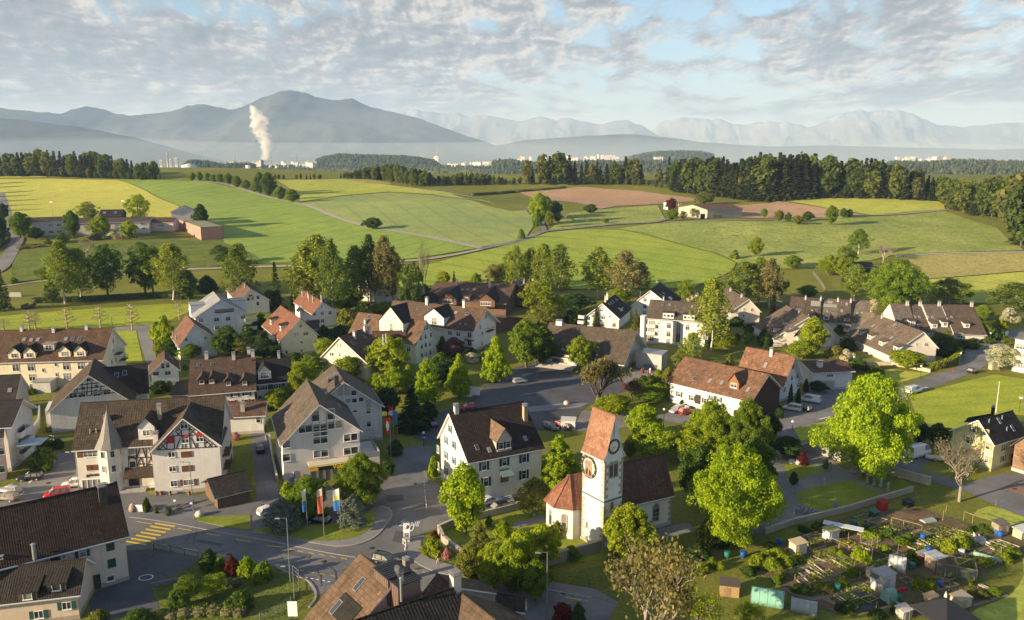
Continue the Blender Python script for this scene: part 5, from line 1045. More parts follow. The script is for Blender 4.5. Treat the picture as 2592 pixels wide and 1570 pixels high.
h=House('black_tile_house','black tiled roof house with white chimney at the lower picture edge','house',C2(780,1545),C2(1888,1180),8.6,wR=7,wL=2.2,he=4.0,wall=(.55,.5,.42),roof=(.035,.029,.026),roofm=ROOFB); h.chimney('L',[C2(1905,1235)],1.1,2.6,(.66,.58,.48))
h=House('hipped_house','brown tiled house with pale ridge at the lower picture edge','house',C2(2330,1525),C2(1953,1224),8.0,wL=6,wR=7.5,he=3.4,wall=(.6,.58,.54),roof=(.15,.105,.07),roofm=ROOFB)
h=House('rear_cottage','small brown tiled roof between the flue and the tall hedge','cottage',C2(1880,1172),C2(1724,1044),7.2,wL=4.0,wR=7.5,he=3.6,wall=(.5,.45,.38),roof=(.145,.10,.068),roofm=ROOFB)
h=House('white_cottage','white walled cottage with grey slate roof beside the tall hedge','cottage',C2(2300,1225),C3(120,1275),5.5,eR=(C3(218,1398),3.6),wall=(.55,.53,.5),roof=(.075,.07,.07))
h=House('balcony_block','white house with dark roof and stacked balconies at the picture edge','apartment house',B1(-420,222),B1(225,192),13.0,eR=(B1(186,460),9.2),wall=(.62,.60,.57),roof=(.04,.036,.034),og=1.2)
for p in (B1(195,520),B1(205,620),B1(214,722)): h.balcony('B',[p],5.2,1.3,1.0,(.62,.60,.57));
h.win('B',[B1(200,480),B1(208,585),B1(216,690)],3.6,1.6,'bare'); m=MB(); m.box((0,0,0),(4.5,4.5,.08)); q=h.loc(at_z(B1(310,600),5.0)); h.part('glass_awning',m,plain('awning_glass',(.30,.42,.50),.3),None,(q.x,q.y,5.0))
h=House('pink_house','pale pink house with grey doors in front of the balcony block','house',B1(-420,540),B1(42,478),9.6,eR=(B1(58,560),8.6),wall=(.62,.48,.44),roof=(.06,.045,.04),base=False); h.win('R',[B1(12,690),B1(20,860)],1,1.4)
h=House('dark_roof_cottage','dark roofed cottage with skylight behind the balcony block','cottage',A1(-220,958),A1(203,936),9.6,eR=(A1(215,1178),4.6),wall=(.5,.48,.45),roof=(.05,.045,.042)); h.skylight('R',[A1(95,1090)],.9,1.1)
h=House('tiled_shed','small tile roofed timber shed at the end of the inn yard','shed',B1(1982,958),B1(2350,874),4.5,eR=(B1(2075,1138),2.4),wall=(.14,.10,.07),roof=(.055,.048,.042),roofm=ROOFB,base=False)
h=House('white_farmhouse','small white farmhouse with red brown roof beside the ploughed field','farmhouse',D3(1555,640),D3(1478,642),None,eR=(D3(1636,666),5.4),eL=(D3(1411,668),5.0),wall=WHT,roof=(.17,.10,.075),bp=D3(1560,728)); h.win('A',[D3(1580,675),D3(1605,673),D3(1590,705)],1.2,1.2); h.chimney('R',[D3(1548,642)],.9,1.2)
h=House('field_barn','long pale barn with brown roof and dark doors beside the ploughed field','barn',D3(1712,673),D3(2052,662),None,eR=(D3(2125,714),5.2),wall=(.40,.37,.31),roof=(.16,.10,.07),bp=D3(1790,802)); m=MB(); m.box((0,-.05,1.8),(4,.1,3.6)); q=h.onface('R',D3(1812,775)); h.part('barn_door',m,WOOD,(.03,.028,.025),(q.x,q.y,.1),'R'); m=MB(); m.box((0,-.05,1.6),(8,.1,2.4)); q=h.onface('R',D3(1950,770)); h.part('board_panel',m,WOOD,(.28,.22,.16),(q.x,q.y,.1),'R')
h=House('school_building','long two storey pale school wing with dark roof behind the round garden trees','school',D1(288,800),D1(650,788),None,eR=(D1(330,842),6.6),wall=(.58,.54,.50),roof=(.10,.068,.052),bp=D1(420,985)); h.win('R',[D1(485,872),D1(565,868),D1(490,935),D1(570,932)],2.6,1.5,simple=True); h.win('R',[D1(430,870),D1(432,932)],.8,.9)
w=House('middle_wing',None,None,D1(745,805),D1(1468,790),None,eR=(D1(1470,838),5.6),wall=(.56,.52,.48),roof=(.105,.07,.055),into=h,bp=D1(1300,950)); w.win('R',[D1(820,885),D1(1110,872),D1(1137,872),D1(1360,860),D1(1385,860),D1(1375,905)],1.6,1.3)
w=House('end_wing',None,None,D1(1468,800),D1(1690,800),None,eR=(D1(1680,848),4.8),wall=(.58,.51,.46),roof=(.09,.062,.05),into=h,bp=D1(1550,935)); w.win('R',[D1(1545,873)],4,1.2)
h=House('gabled_hall','pale gabled hall with dark roof behind the pink annex','hall',D1(1770,692),D1(1760,650),None,eR=(D1(1910,757),5.4),eL=(D1(1634,757),5.2),wall=(.64,.58,.54),roof=(.10,.07,.055),length=14,bp=D1(1800,895))
o,d,c=flatbox('pink_annex','pink flat roofed school annex with a row of square windows','school annex',D1(1930,1016),D1(2138,1003),D1(1658,905),7.6,(.50,.25,.20),(.34,.33,.22),.3)
flatwins(o,d[3],d[0],9,5.6,1.6,1.6); m=MB(); m.box((0,0,0),(12,3,.2));
for i in range(6):
    q=d[0]*.5+d[2]*.5+(d[3]-d[0])*((i-2.5)*.1); k=MB(); k.box((q.x,q.y,7.36),(2.2,1.2,.2)); k.build('roof_light',WHITE,o)
h=House('black_house','black timber house with outside stair beside the yellow field','house',D1(965,724),D1(1190,720),None,eR=(D1(1185,780),5.2),wall=(.06,.055,.05),roof=(.035,.033,.033),bp=D1(1080,880)); h.win('R',[D1(1000,750),D1(1105,748)],1.6,1)
h=House('dark_field_shed','dark timber field shed half hidden by the great maple','shed',D4(835,1223),D4(1002,1226),5.2,eR=(D4(1000,1278),3.4),wall=(.07,.05,.035),roof=(.05,.05,.055),base=False,bp=D4(900,1335))
def leafmat(name,trans=.45,var=.45):
    t=NT(name); oi=t.oinf(); r=t.n('ShaderNodeNewGeometry').outputs['Random Per Island']
    c=t.mix(1.0,oi['Color'],t.ramp(r,[(0,(1-var,1-var*.9,1-var*.7)),(.6,(1.0,1.0,1.0)),(1,(1.35,1.25,1.1))]),'MULTIPLY')
    n=t.noise(t.obj(),.55,3)[0]
    c=t.mix(1.0,c,t.ramp(n,[(.3,(.78,.84,.9)),(.7,(1.2,1.12,1.0))]),'MULTIPLY')
    d=t.n('ShaderNodeBsdfDiffuse'); t.l(c,d.inputs[0]); tr=t.n('ShaderNodeBsdfTranslucent'); t.l(t.mix(1.0,c,(.98*trans*2,1.08*trans*2,.45*trans*2),'MULTIPLY'),tr.inputs[0])
    m=t.n('ShaderNodeAddShader'); t.l(d.outputs[0],m.inputs[0]); t.l(tr.outputs[0],m.inputs[1]); t.l(m.outputs[0],t.out.inputs[0]); return done(name,t)
LEAF=leafmat('leaf'); NEEDLE=leafmat('needle_leaf',.12,.4)
BARK=plain('bark',(.11,.085,.062),.95,0,.4); BIRCHB=plain('birch_bark',(.48,.45,.40),.9,0,.45); GREYB=plain('grey_bark',(.27,.235,.19),.95,0,.3)
def cards(pos,nrm,size,rg,asp=1.0,droop=None):
    n=len(pos); a=rg.normal(size=(n,3)); t=np.cross(nrm,a); t/=np.linalg.norm(t,axis=1)[:,None]+1e-9
    if droop is not None: t=droop
    b=np.cross(nrm,t); b/=np.linalg.norm(b,axis=1)[:,None]+1e-9
    s=(size*(.65+.7*rg.random(n)))[:,None] if np.ndim(size)==0 else size[:,None]
    t=t*s*asp*.5; b=b*s*.5
    v=np.empty((n,4,3)); v[:,0]=pos-t-b*.55; v[:,1]=pos+t*.2-b; v[:,2]=pos+t+b*.55; v[:,3]=pos-t*.2+b
    return v.reshape(-1,3)
def cards_mesh(name,v,mat,extra=None,extramat=None):
    n=len(v)//4; me=bpy.data.meshes.new(name); ev,ef=([],[]) if extra is None else (extra.v,extra.f)
    nv=len(v)+len(ev); nl=4*n+sum(len(f) for f in ef); nf=n+len(ef)
    me.vertices.add(nv); me.loops.add(nl); me.polygons.add(nf)
    co=np.concatenate([np.asarray(v,dtype=np.float32),np.asarray(ev,dtype=np.float32).reshape(-1,3)]) if ev else np.asarray(v,dtype=np.float32)
    me.vertices.foreach_set('co',co.ravel())
    li=list(range(4*n)); ls=list(range(0,4*n,4)); k=4*n
    for f in ef: li+= [len(v)+q for q in f]; ls.append(k); k+=len(f)
    me.loops.foreach_set('vertex_index',np.asarray(li,dtype=np.int32)); me.polygons.foreach_set('loop_start',np.asarray(ls,dtype=np.int32))
    me.materials.append(mat)
    if extramat: me.materials.append(extramat); me.polygons.foreach_set('material_index',np.asarray([0]*n+[1]*len(ef),dtype=np.int32))
    me.update(calc_edges=True); me.validate(); return me
def clump_crown(seed,prof,nc,per,rc,leaf,inner=.45,flat=.8,up=.25,amp=1.0):
    rg=np.random.default_rng(seed); hs=np.array([p[0] for p in prof]); rs=np.array([p[1] for p in prof])
    hh=np.linspace(hs[0],hs[-1],200); rr=np.interp(hh,hs,rs); w=rr+.15*rr.max(); w/=w.sum()
    P=[];N=[]
    lob=rg.random(6)*6.28
    for i in range(nc):
        h=rg.choice(hh,p=w)+rg.normal()*.1; ang=rg.random()*6.283; r=np.interp(h,hs,rs)
        r*=1+amp*(.13*math.sin(3*ang+lob[0]+h*.4)+.10*math.sin(5*ang+h*1.3+lob[1])+.12*math.sin(h*1.6+2*ang+lob[2]))
        q=r*(inner+(1-inner)*rg.random()**.6); rcl=rc*(.6+.8*rg.random())
        q=max(0,q-rcl*.45)
        c=np.array([q*math.cos(ang),q*math.sin(ang),h])
        k=int(per*(.6+.8*rg.random())); d=rg.normal(size=(k,3)); d[:,2]+=up; out=np.array([math.cos(ang),math.sin(ang),.25])*.55; d+=out; d/=np.linalg.norm(d,axis=1)[:,None]
        rad=rcl*(.35+.65*rg.random(k)**.5)
        p=c+d*rad[:,None]*np.array([1,1,flat]); P.append(p); nn=d+rg.normal(size=(k,3))*.55+np.array([0,0,.25]); N.append(nn/np.linalg.norm(nn,axis=1)[:,None])
    return cards(np.concatenate(P),np.concatenate(N),leaf,rg)
def limbs(seed,H,r0,crownbase,spread,n=7,top=.8,bend=.0,mat=0,lean=0):
    rg=random.Random(seed); m=MB(); pts=[Vector((0,0,-.3))]; k=6
    for i in range(1,k+1): pts.append(Vector((rg.uniform(-1,1)*H*.012+lean*i/k,rg.uniform(-1,1)*H*.012,H*top*i/k)))
    rad=[r0*1.25]+[r0*(1-.85*i/k) for i in range(1,k+1)]; m.path(pts,rad,8)
    for i in range(n):
        z=crownbase*H+(top*.92-crownbase)*H*(i/n); j=min(k-1,int(z/(H*top)*k)); t=z/(H*top)*k-j; p=pts[j].lerp(pts[j+1],max(0,min(1,t)))
        a=i*2.4+rg.uniform(-.4,.4); l=spread*(1-.55*i/n)*rg.uniform(.6,.95); d=Vector((math.cos(a),math.sin(a),rg.uniform(.45,.95)))
        rr=r0*(.42-.25*i/n); q=p+d*l*.5; e=q+Vector((d.x*.6,d.y*.6,d.z*.8))*l*.5
        m.path([p,q,e],[rr,rr*.6,rr*.2],5)
    return m
PROTO={}
def proto(kind,H,Rr,trunk,cv,leafm,barkm,extra=None):
    PROTO.setdefault(kind,[]).append((H,Rr,trunk.mesh('trunk',[barkm]),cards_mesh('crown',cv,leafm) if cv is not None else None))
ELL=lambda z0,z1,r,n=9,p=1.0:[(z0+(z1-z0)*i/n,r*max(.12,math.sin(math.pi*min(1,max(0,(i+.4)/(n+.8))))**p)) for i in range(n+1)]
for s in range(4): proto('round',10,3.85,limbs(s,10,.30,.18,4.2,9,.85),clump_crown(s,ELL(1.6,9.5,4.0,9,.75),190,78,1.05,.33,inner=.5,amp=1.5),LEAF,BARK)
for s in range(2): proto('great',14,8.1,limbs(s+9,14,.5,.15,7,12,.85),clump_crown(s+20,[(1.2,3.2),(3,6.0),(5.5,7.2),(8.5,6.3),(11,4.6),(13.2,2)],430,115,1.2,.275,inner=.55,amp=1.9),LEAF,BARK)
for s in range(3): proto('cone',12,4,limbs(s+30,12,.26,.12,3.6,10,.9),clump_crown(s+30,[(1.2,2.2),(2.6,3.8),(4.5,3.7),(7,2.7),(9.5,1.5),(11.6,.3)],230,70,.85,.33),LEAF,BARK)
for s in range(3): proto('oval',12,3.4,limbs(s+40,12,.25,.15,3.2,9,.88),clump_crown(s+40,ELL(1.2,11.5,3.2,9,.7),210,68,.95,.34),LEAF,BARK)
for s in range(4): proto('loose',12,3.3,limbs(s+50,12,.24,.2,4.2,12,.9),clump_crown(s+50,ELL(2.2,11.6,3.9,9,.6),95,62,.95,.30,inner=.25),LEAF,BARK)
def birch_crown(seed,H,Rr,ns,leaf=.36):
    rg=np.random.default_rng(seed); P=[];N=[]
    for i in range(ns):
        h=H*(.24+.74*rg.random()**.85); r=Rr*min(1,(1-h/H)*2.6+.10)*min(1,.45+h/H*1.3)*(.12+.88*rg.random()**.55); a=rg.random()*6.283
        r*=1+.3*math.sin(4*a+seed)*math.sin(h*.9+seed)
        L=(.7+1.8*rg.random())*(H/18); k=int(8+L*8); t=rg.random(k)
        p=np.stack([r*math.cos(a)+rg.normal(size=k)*.24,r*math.sin(a)+rg.normal(size=k)*.24,h+.4-t*L],1); P.append(p)
        nn=rg.normal(size=(k,3))+np.array([math.cos(a),math.sin(a),.25])*.9; N.append(nn/np.linalg.norm(nn,axis=1)[:,None])
    return cards(np.concatenate(P),np.concatenate(N),leaf,rg)
for s in range(4): proto('birch',18,2.45,limbs(s+60,18,.20,.3,3,12,.95),birch_crown(s+60,18,3.7,330,.34),LEAF,BIRCHB)
def spruce_cards(seed,H,Rr,step,nb,seg,leaf,droop=.28,base=.06):
    rg=np.random.default_rng(seed); P=[];N=[];T=[];S=[]
    z=H*base
    while z<H*.99:
        f=z/H; r=Rr*(1-f)**.85*(.8+.4*rg.random())+.12; k=max(4,int(nb*(.5+.5*(1-f))))
        for j in range(k):
            a=6.283*(j+rg.random()*.8)/k; rr=r*(.7+.45*rg.random()); m=max(2,int(seg*rr/Rr)+1)
            for q in range(m):
                t=(q+.6)/m; P.append((rr*t*math.cos(a)+rg.normal()*.08,rr*t*math.sin(a)+rg.normal()*.08,z-droop*rr*t*t+.1*rg.normal()))
                n=np.array([math.cos(a)*.55+rg.normal()*.35,math.sin(a)*.55+rg.normal()*.35,.75]); N.append(n/np.linalg.norm(n)); T.append((math.cos(a),math.sin(a),-.3*t)); S.append(leaf*(.8+.5*rg.random())*(1.1-.35*f))
        z+=step*(.75+.5*rg.random())*(1-.35*f)
    T=np.array(T); T/=np.linalg.norm(T,axis=1)[:,None]
    return cards(np.array(P),np.array(N),np.array(S),rg,1.25,T)
for s in range(3): proto('spruce',14,3.2,limbs(s,14,.22,.1,.2,1,.97),spruce_cards(s+70,14,3.1,.42,11,4,.75),NEEDLE,BARK)
for s in range(2): proto('cypress',8,1.1,limbs(s,8,.1,.1,.2,1,.8),clump_crown(s+80,[(.1,.7),(1,1.0),(4,.95),(6.5,.6),(7.8,.12)],120,40,.42,.24,flat=1.5),NEEDLE,BARK)
for s in range(4): proto('bush',2.4,1.6,limbs(s,2.2,.06,.1,1.2,5,.7),clump_crown(s+90,[(.05,1.1),(.6,1.6),(1.3,1.45),(2,.9),(2.4,.3)],75,42,.5,.24,inner=.3),LEAF,BARK)
for s in range(2): proto('cedar',8,5,limbs(s,8,.2,.15,4.5,9,.85),clump_crown(s+100,[(.8,4.2),(2.2,4.8),(4.5,4),(6.5,2.2),(7.8,.5)],200,40,.95,.30,flat=.45,up=.5),NEEDLE,BARK)
for s in range(2): proto('weeping',9,3.6,limbs(s,9,.18,.3,3.5,8,.85),birch_crown(s+110,9,4.2,300,.32),LEAF,BIRCHB)
def bare(seed,H,spread,r0,lv=5,mat=None,tuft=0,leaf=.3,upb=.5,frac=.30):
    rg=random.Random(seed); m=MB(); tips=[]
    def grow(p,d,l,r,k):
        q=p+d*l; n=4 if k>2 else 3; mid=p.lerp(q,.5)+Vector((rg.uniform(-1,1),rg.uniform(-1,1),rg.uniform(-1,1)))*l*.06
        m.path([p,mid,q],[r,r*.82,r*.66],7 if k==lv else n)
        if k==0: tips.append((q,d)); return
        for i in range(rg.choice((2,3,3)) if k<lv else 4):
            e=(d*rg.uniform(.5,1)+Vector((rg.uniform(-1,1),rg.uniform(-1,1),rg.uniform(-.35,.8)*upb+.15))*spread).normalized()
            grow(p.lerp(q,rg.uniform(.55,1.0)),e,l*rg.uniform(.62,.85),r*.62,k-1)
    grow(Vector((0,0,-.2)),Vector((rg.uniform(-.05,.05),rg.uniform(-.05,.05),1)).normalized(),H*frac,r0,lv)
    zm=max(t[0].z for t in tips); xm=max(math.hypot(t[0].x,t[0].y) for t in tips)
    cv=None
    if tuft:
        g=np.random.default_rng(seed); P=[];N=[]
        for q,d in tips:
            k=int(tuft*g.random()*2);
            if k: P.append(np.array(q)+g.normal(size=(k,3))*.28); n=g.normal(size=(k,3))+np.array([0,0,.5]); N.append(n/np.linalg.norm(n,axis=1)[:,None])
        cv=cards(np.concatenate(P),np.concatenate(N),leaf,g)
    return m,cv,zm,xm
for s in range(2): m,cv,z,x=bare(s+3,9,.95,.22,6,tuft=2,leaf=.12,upb=.35,frac=.24); proto('bare',z,x,m,cv,LEAF,GREYB)
for s in range(2): m,cv,z,x=bare(s+13,11,.75,.24,6,tuft=8,leaf=.17,upb=.7,frac=.2); proto('budding',z,x,m,cv,LEAF,GREYB)
for s in range(2): m,cv,z,x=bare(s+23,10,.9,.3,6,tuft=9,leaf=.19,upb=.5,frac=.2); proto('bronze',z,x,m,cv,LEAF,BARK)
for s in range(3):
    rg=random.Random(s+5); m=MB(); H=6.0; g=np.random.default_rng(s); P=[]; m.path([Vector((0,0,-.2)),Vector((.05,0,2)),Vector((-.05,.05,4)),Vector((0,0,6))],[.24,.2,.16,.1],7)
    for i in range(16):
        z=1.7+4*i/16; a=i*2.4+rg.uniform(-.4,.4); l=(2.3-.28*(z-1.7))*rg.uniform(.75,1.1); p=Vector((0,0,z)); d=Vector((math.cos(a),math.sin(a),.28)); q=p+d*l*.6; e=q+Vector((d.x,d.y,.45))*l*.4
        m.path([p,q,e],[.1,.08,.06],5); m.lathe([(.02,-.14),(.13,-.05),(.13,.05),(.02,.14)],e,6)
        f=q+Vector((d.y,-d.x,.5))*l*.35; m.path([q,f],[.06,.05],5); m.lathe([(.02,-.12),(.11,-.04),(.11,.05),(.02,.12)],f,6)
        for t in (e,f): P.append(np.array(t)+g.normal(size=(7,3))*.16)
    P=np.concatenate(P); n=g.normal(size=P.shape)+np.array([0,0,.6]); n/=np.linalg.norm(n,axis=1)[:,None]
    proto('pollard',6.2,2.5,m,cards(P,n,.17,g),LEAF,plain('pale_bark%d'%s,(.36,.30,.2),.95,0,.3))
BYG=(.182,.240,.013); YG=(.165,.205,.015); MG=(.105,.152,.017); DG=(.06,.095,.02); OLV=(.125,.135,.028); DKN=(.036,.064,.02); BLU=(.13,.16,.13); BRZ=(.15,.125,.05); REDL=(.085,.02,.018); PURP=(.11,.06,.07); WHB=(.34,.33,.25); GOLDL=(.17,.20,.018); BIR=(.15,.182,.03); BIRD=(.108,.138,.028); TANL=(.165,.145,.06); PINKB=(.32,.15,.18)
_ti=[0]
def tree(kind,tl,bx,by,ty,w,col,label,name=None,cat='tree',group=None,off=0):
    g=G(tl(bx,by)); z=height_at(tl(bx,ty),g); H=max(.4,z-g.z)
    dd=ray(tl(bx,by)); depth=(g-CAM).dot(FW); Rr=w/3.786/2*depth/F
    ps=PROTO[kind]; _ti[0]+=1; pr=ps[_ti[0]%len(ps)]
    name=name or {'spruce':'spruce_tree','birch':'birch_tree','bush':'bush','cypress':'cypress_tree','pollard':'pollarded_tree','bare':'bare_tree','cedar':'cedar_tree'}.get(kind,'tree')
    if cat=='tree' and kind=='bush': cat='bush'
    o=thing(name,label,cat,g,rnd.uniform(0,6.28),group)
    jk=rnd.uniform(.88,1.12); jr=rnd.uniform(.93,1.05); j=lambda c:(c[0]*jk*jr,c[1]*jk,c[2]*jk)
    k=(Rr/pr[1],Rr/pr[1],H/pr[0]); o.scale=k
    link('stems' if kind=='bush' else 'trunk',pr[2],o)
    if pr[3]: link('foliage' if kind=='bush' else 'crown',pr[3],o,j(col))
    return o
T=tree
gb='birches along the stream behind the village'
T('birch',D1,625,1625,1015,215,BIR,'tall pale green birch, first of the pair at the far bank of the mown meadow'); T('birch',D1,775,1605,1085,230,BIR,'broad pale birch leaning on the darker trees behind the mown meadow')
T('loose',D1,1035,1575,1050,290,DG,'tall dark tree with clear trunk behind the mown meadow, beside the pale birches'); T('loose',D1,1395,1560,1035,270,DG,'tall dark tree, first of two with thin paired trunks behind the mown meadow'); T('loose',D1,1470,1555,1060,240,MG,'tall dark tree, second of two with paired trunks, beside the single pale birch')
T('birch',D1,1662,1590,1035,240,BIR,'single pale birch with bare lower trunk at the meadow end'); T('oval',D1,1812,1590,1310,180,DG,'narrow dark tree at the foot of the single pale birch'); T('bush',A1,1990,150,10,200,DKN,'dark round bush on the bank above the grey modern apartment house')
T('loose',D1,2115,1260,1060,170,DG,'small dark tree alone on the rough bank by the green wheat'); T('birch',D1,2310,1640,1045,215,BIRD,'brownish birch standing behind the first villa roof'); T('round',D1,430,1395,1278,145,MG,'small spreading tree on the shaded bank near the left lane'); T('loose',D1,500,1640,1420,115,DG,'thin young tree on the meadow bank near the footbridge'); T('spruce',D1,40,1690,1290,170,DG,'feathery dark spruce at the meadow corner'); T('bush',D1,130,1430,1380,90,MG,'low green bush beside the gravel path bend')
for i,(x,b,t,w) in enumerate(((40,525,400,160),(285,520,325,175),(345,520,335,160),(645,505,292,195),(965,492,280,190),(1270,515,258,185),(1720,418,232,130))):
    T('pollard',A1,x,b,t,w,BYG,['pollarded tree cut off by the picture edge, above the cream roof','pollarded tree, first of a close pair above the cream roof','pollarded tree, second of a close pair above the cream roof','pollarded tree above the middle dormers of the cream roof','pollarded tree beside the lamp post at the cream roof end','pollarded tree at the corner of the meadow lane','small pollarded tree next to the grey modern apartment house'][i],group='pollarded trees along the mown meadow')
T('bush',A1,1500,600,455,130,GOLDL,'golden green bush at the far end of the lane hedge'); T('bush',A1,1590,680,425,190,YG,'large golden green bush touching the red brown roof'); T('bush',A1,1525,740,620,100,GOLDL,'low golden bush at the near end of the lane'); T('bush',A1,1680,720,600,120,MG,'green bush below the red brown roof corner')
T('round',A1,1830,790,648,215,MG,'round green tree in front of the white house gable'); T('round',A1,2190,770,475,230,DG,'dark green tree between the white house and the modern apartments'); T('loose',A1,2345,765,560,240,OLV,'olive grey loose tree behind the old brown house'); T('round',A2,70,785,600,270,DKN,'dark rounded tree in front of the yellow house'); T('spruce',A2,192,775,585,125,DG,'dark conical tree at the yellow house corner'); T('loose',A2,265,700,600,95,OLV,'thin olive tree against the yellow house wall'); T('bush',A2,360,800,735,150,DG,'dark bush below the yellow house gable'); T('bush',A2,500,800,750,170,MG,'green bush behind the black roof house')
T('round',A2,30,440,340,75,YG,'small clipped round tree on the lawn by the modern apartments'); T('bush',A2,130,235,140,190,MG,'pale green bush behind the modern apartments')
T('round',A2,860,340,82,290,MG,'large round green tree between the two cross gabled villas'); T('spruce',D2,190,1690,1215,180,DG,'dark spruce standing behind the red roof villa'); T('spruce',D2,355,1650,1330,65,DKN,'slim dark conifer beside the cross gabled villa')
T('birch',D2,475,1690,1075,230,BIRD,'olive birch, first of three above the cross gabled villa'); T('birch',D2,590,1690,955,300,BIR,'tallest olive birch, middle of three above the cross gabled villa'); T('birch',D2,735,1790,1000,180,BIRD,'darker birch, last of three above the cross gabled villa')
T('birch',D2,955,1650,1060,165,BIR,'pale birch in front of the tall dark birch by the second villa'); T('birch',D2,1090,1640,955,170,DG,'tall dark birch behind the second cross gabled villa'); T('birch',D2,1235,1660,968,190,TANL,'tall straw coloured birch behind the second cross gabled villa'); T('loose',D2,1310,1650,1085,160,OLV,'olive tree beside the straw coloured birch')
T('bare',D2,1610,1730,1030,190,OLV,'tall bare tree with dark twigs beside the field track'); T('loose',D2,1490,1760,1230,210,DG,'dark tree at the foot of the bare tree'); T('round',D2,1790,1450,1310,125,YG,'yellow green tree on the barley edge behind the brown row'); T('spruce',D2,1892,1450,1308,60,DKN,'small dark spruce on the barley edge'); T('loose',D2,2285,1500,1240,190,TANL,'bronze tree behind the brown timber row'); T('round',D2,2100,1480,1330,100,YG,'small yellow green tree above the brown row ridge'); T('birch',D2,2430,1500,1120,150,BIR,'pale birch rising over the end of the brown row')
T('bare',A2,1065,240,98,190,TANL,'bare brown shrub tree in front of the second villa'); T('bush',A2,875,490,330,230,OLV,'olive hedge bush below the round green tree'); T('bush',A2,1000,420,275,170,YG,'tall yellow green bush in the middle garden'); T('round',A2,1200,375,245,210,MG,'green garden tree next to the small red tree'); T('round',A2,1125,330,245,110,REDL,'small dark red tree in the middle garden'); T('bush',A2,1560,215,118,130,OLV,'olive bush beside the low black roof house'); T('bush',A2,1420,230,150,110,YG,'yellow green bush by the second villa')
T('bush',A2,640,590,480,120,DKN,'dark hedge bush at the corner of the red roof house garden'); T('bush',A2,790,590,480,190,DKN,'long dark hedge bush behind the cream front wing'); T('loose',A2,650,780,590,170,YG,'yellow green tree between the yellow house and the cream wing')
T('round',A2,1260,960,580,385,YG,'big light green tree before the cream apartment house'); T('round',A2,880,1000,765,250,GOLDL,'golden green tree hiding the corner of the cream wing'); T('round',A2,1040,960,750,220,YG,'yellow green tree beside the golden one below the cream wing'); T('round',A2,1150,1130,930,190,YG,'bright tree nearest the rear shop gable'); T('round',A2,1310,1140,880,230,YG,'bright tree second from the rear shop gable'); T('cone',A2,1455,1110,845,175,YG,'bright pointed tree third from the rear shop gable')
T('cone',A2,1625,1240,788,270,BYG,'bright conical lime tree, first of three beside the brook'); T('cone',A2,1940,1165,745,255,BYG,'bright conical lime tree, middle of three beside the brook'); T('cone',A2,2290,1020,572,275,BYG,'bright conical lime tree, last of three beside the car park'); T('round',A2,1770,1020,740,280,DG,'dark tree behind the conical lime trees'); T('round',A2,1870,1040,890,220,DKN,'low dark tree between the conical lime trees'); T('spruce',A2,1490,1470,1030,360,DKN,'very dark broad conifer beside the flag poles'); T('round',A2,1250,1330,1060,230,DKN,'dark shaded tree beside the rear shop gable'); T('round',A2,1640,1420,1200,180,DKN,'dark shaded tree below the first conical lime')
T('round',A2,1890,790,588,190,PURP,'mauve flowering tree below the balcony house'); T('bush',A2,2070,810,740,190,WHB,'white flowering bush under the corner balconies'); T('bush',A2,1780,740,600,120,DG,'dark bush at the side of the cream gable')
T('great',A2,430,1210,815,400,YG,'big yellow green tree beside the shop roof'); T('round',A2,560,960,775,170,MG,'green tree behind the shop roof ridge'); T('round',A2,190,1280,1080,220,GOLDL,'golden tree at the edge of the shop roof'); T('bush',A2,50,1440,1370,130,YG,'yellow green bush beside the white annex')
T('round',A3,120,870,415,330,MG,'large round green tree at the car park corner'); T('round',A3,275,860,480,250,DG,'dark half of the tree pair beside the hall roof'); T('loose',A3,235,460,25,270,YG,'tall light tree over the car park hedge'); T('round',A3,420,450,180,190,YG,'light green tree before the dark hedge'); T('loose',A3,340,490,280,220,OLV,'olive tree next to the hall chimney'); T('round',A3,590,340,165,280,DKN,'dark tree clump behind the black roofed garden villa'); T('bush',A3,570,460,320,180,DG,'dark shrub beside the garden villa')
for i,(x,b,t,w,c) in enumerate(((30,1570,1065,140,BIR),(165,1555,1080,140,BIR),(285,1580,1048,185,BIR),(440,1610,1050,190,BIRD),(805,1580,1075,205,BIR),(1065,1610,1110,240,TANL),(1215,1580,1225,140,BIRD))):
    T('birch',D3,x,b,t,w,c,['pale birch at the end of the brown timber row, first of the birch row','slender birch, second of the row below the barley field','full birch, third of the row below the barley field','bronze tinged birch, fourth and thickest of the row','solitary birch standing before the barley field','straw tinted birch with broad crown behind the garden villas','short dark birch beside the straw tinted one'][i],group=gb)
T('round',A3,1000,280,118,220,YG,'yellow green tree between the two black roofed villas'); T('loose',A3,1640,250,28,140,YG,'young light tree behind the white apartment house'); T('bush',A3,1720,250,148,130,WHB,'white blossoming bush behind the white apartment roof'); T('bush',A3,1830,260,165,90,YG,'bright bush beside the white blossoming bush'); T('birch',A3,1890,710,15,230,BIR,'tall leaning birch in front of the white apartment house'); T('round',D3,1890,1680,1360,130,YG,'small yellow green tree behind the leaning birch')
T('birch',D3,2200,1640,1215,250,BIRD,'broad olive birch at the edge of the barley field'); T('birch',D3,2345,1630,1175,190,BIR,'pale birch beside the olive birch at the barley edge'); T('birch',D3,2445,1660,1185,160,TANL,'straw coloured birch near the net fence'); T('weeping',A3,2180,230,70,330,GOLDL,'golden willow bending over the brown roof villa')
T('spruce',A3,790,500,285,115,DG,'small spruce in front of the white garden villa'); T('spruce',A3,1165,570,305,120,OLV,'grey green spruce beside the white apartment house'); T('round',A3,1245,560,380,140,REDL,'dark red maple beside the white apartment house'); T('round',A3,640,900,580,255,GOLDL,'golden green tree before the hall roof')
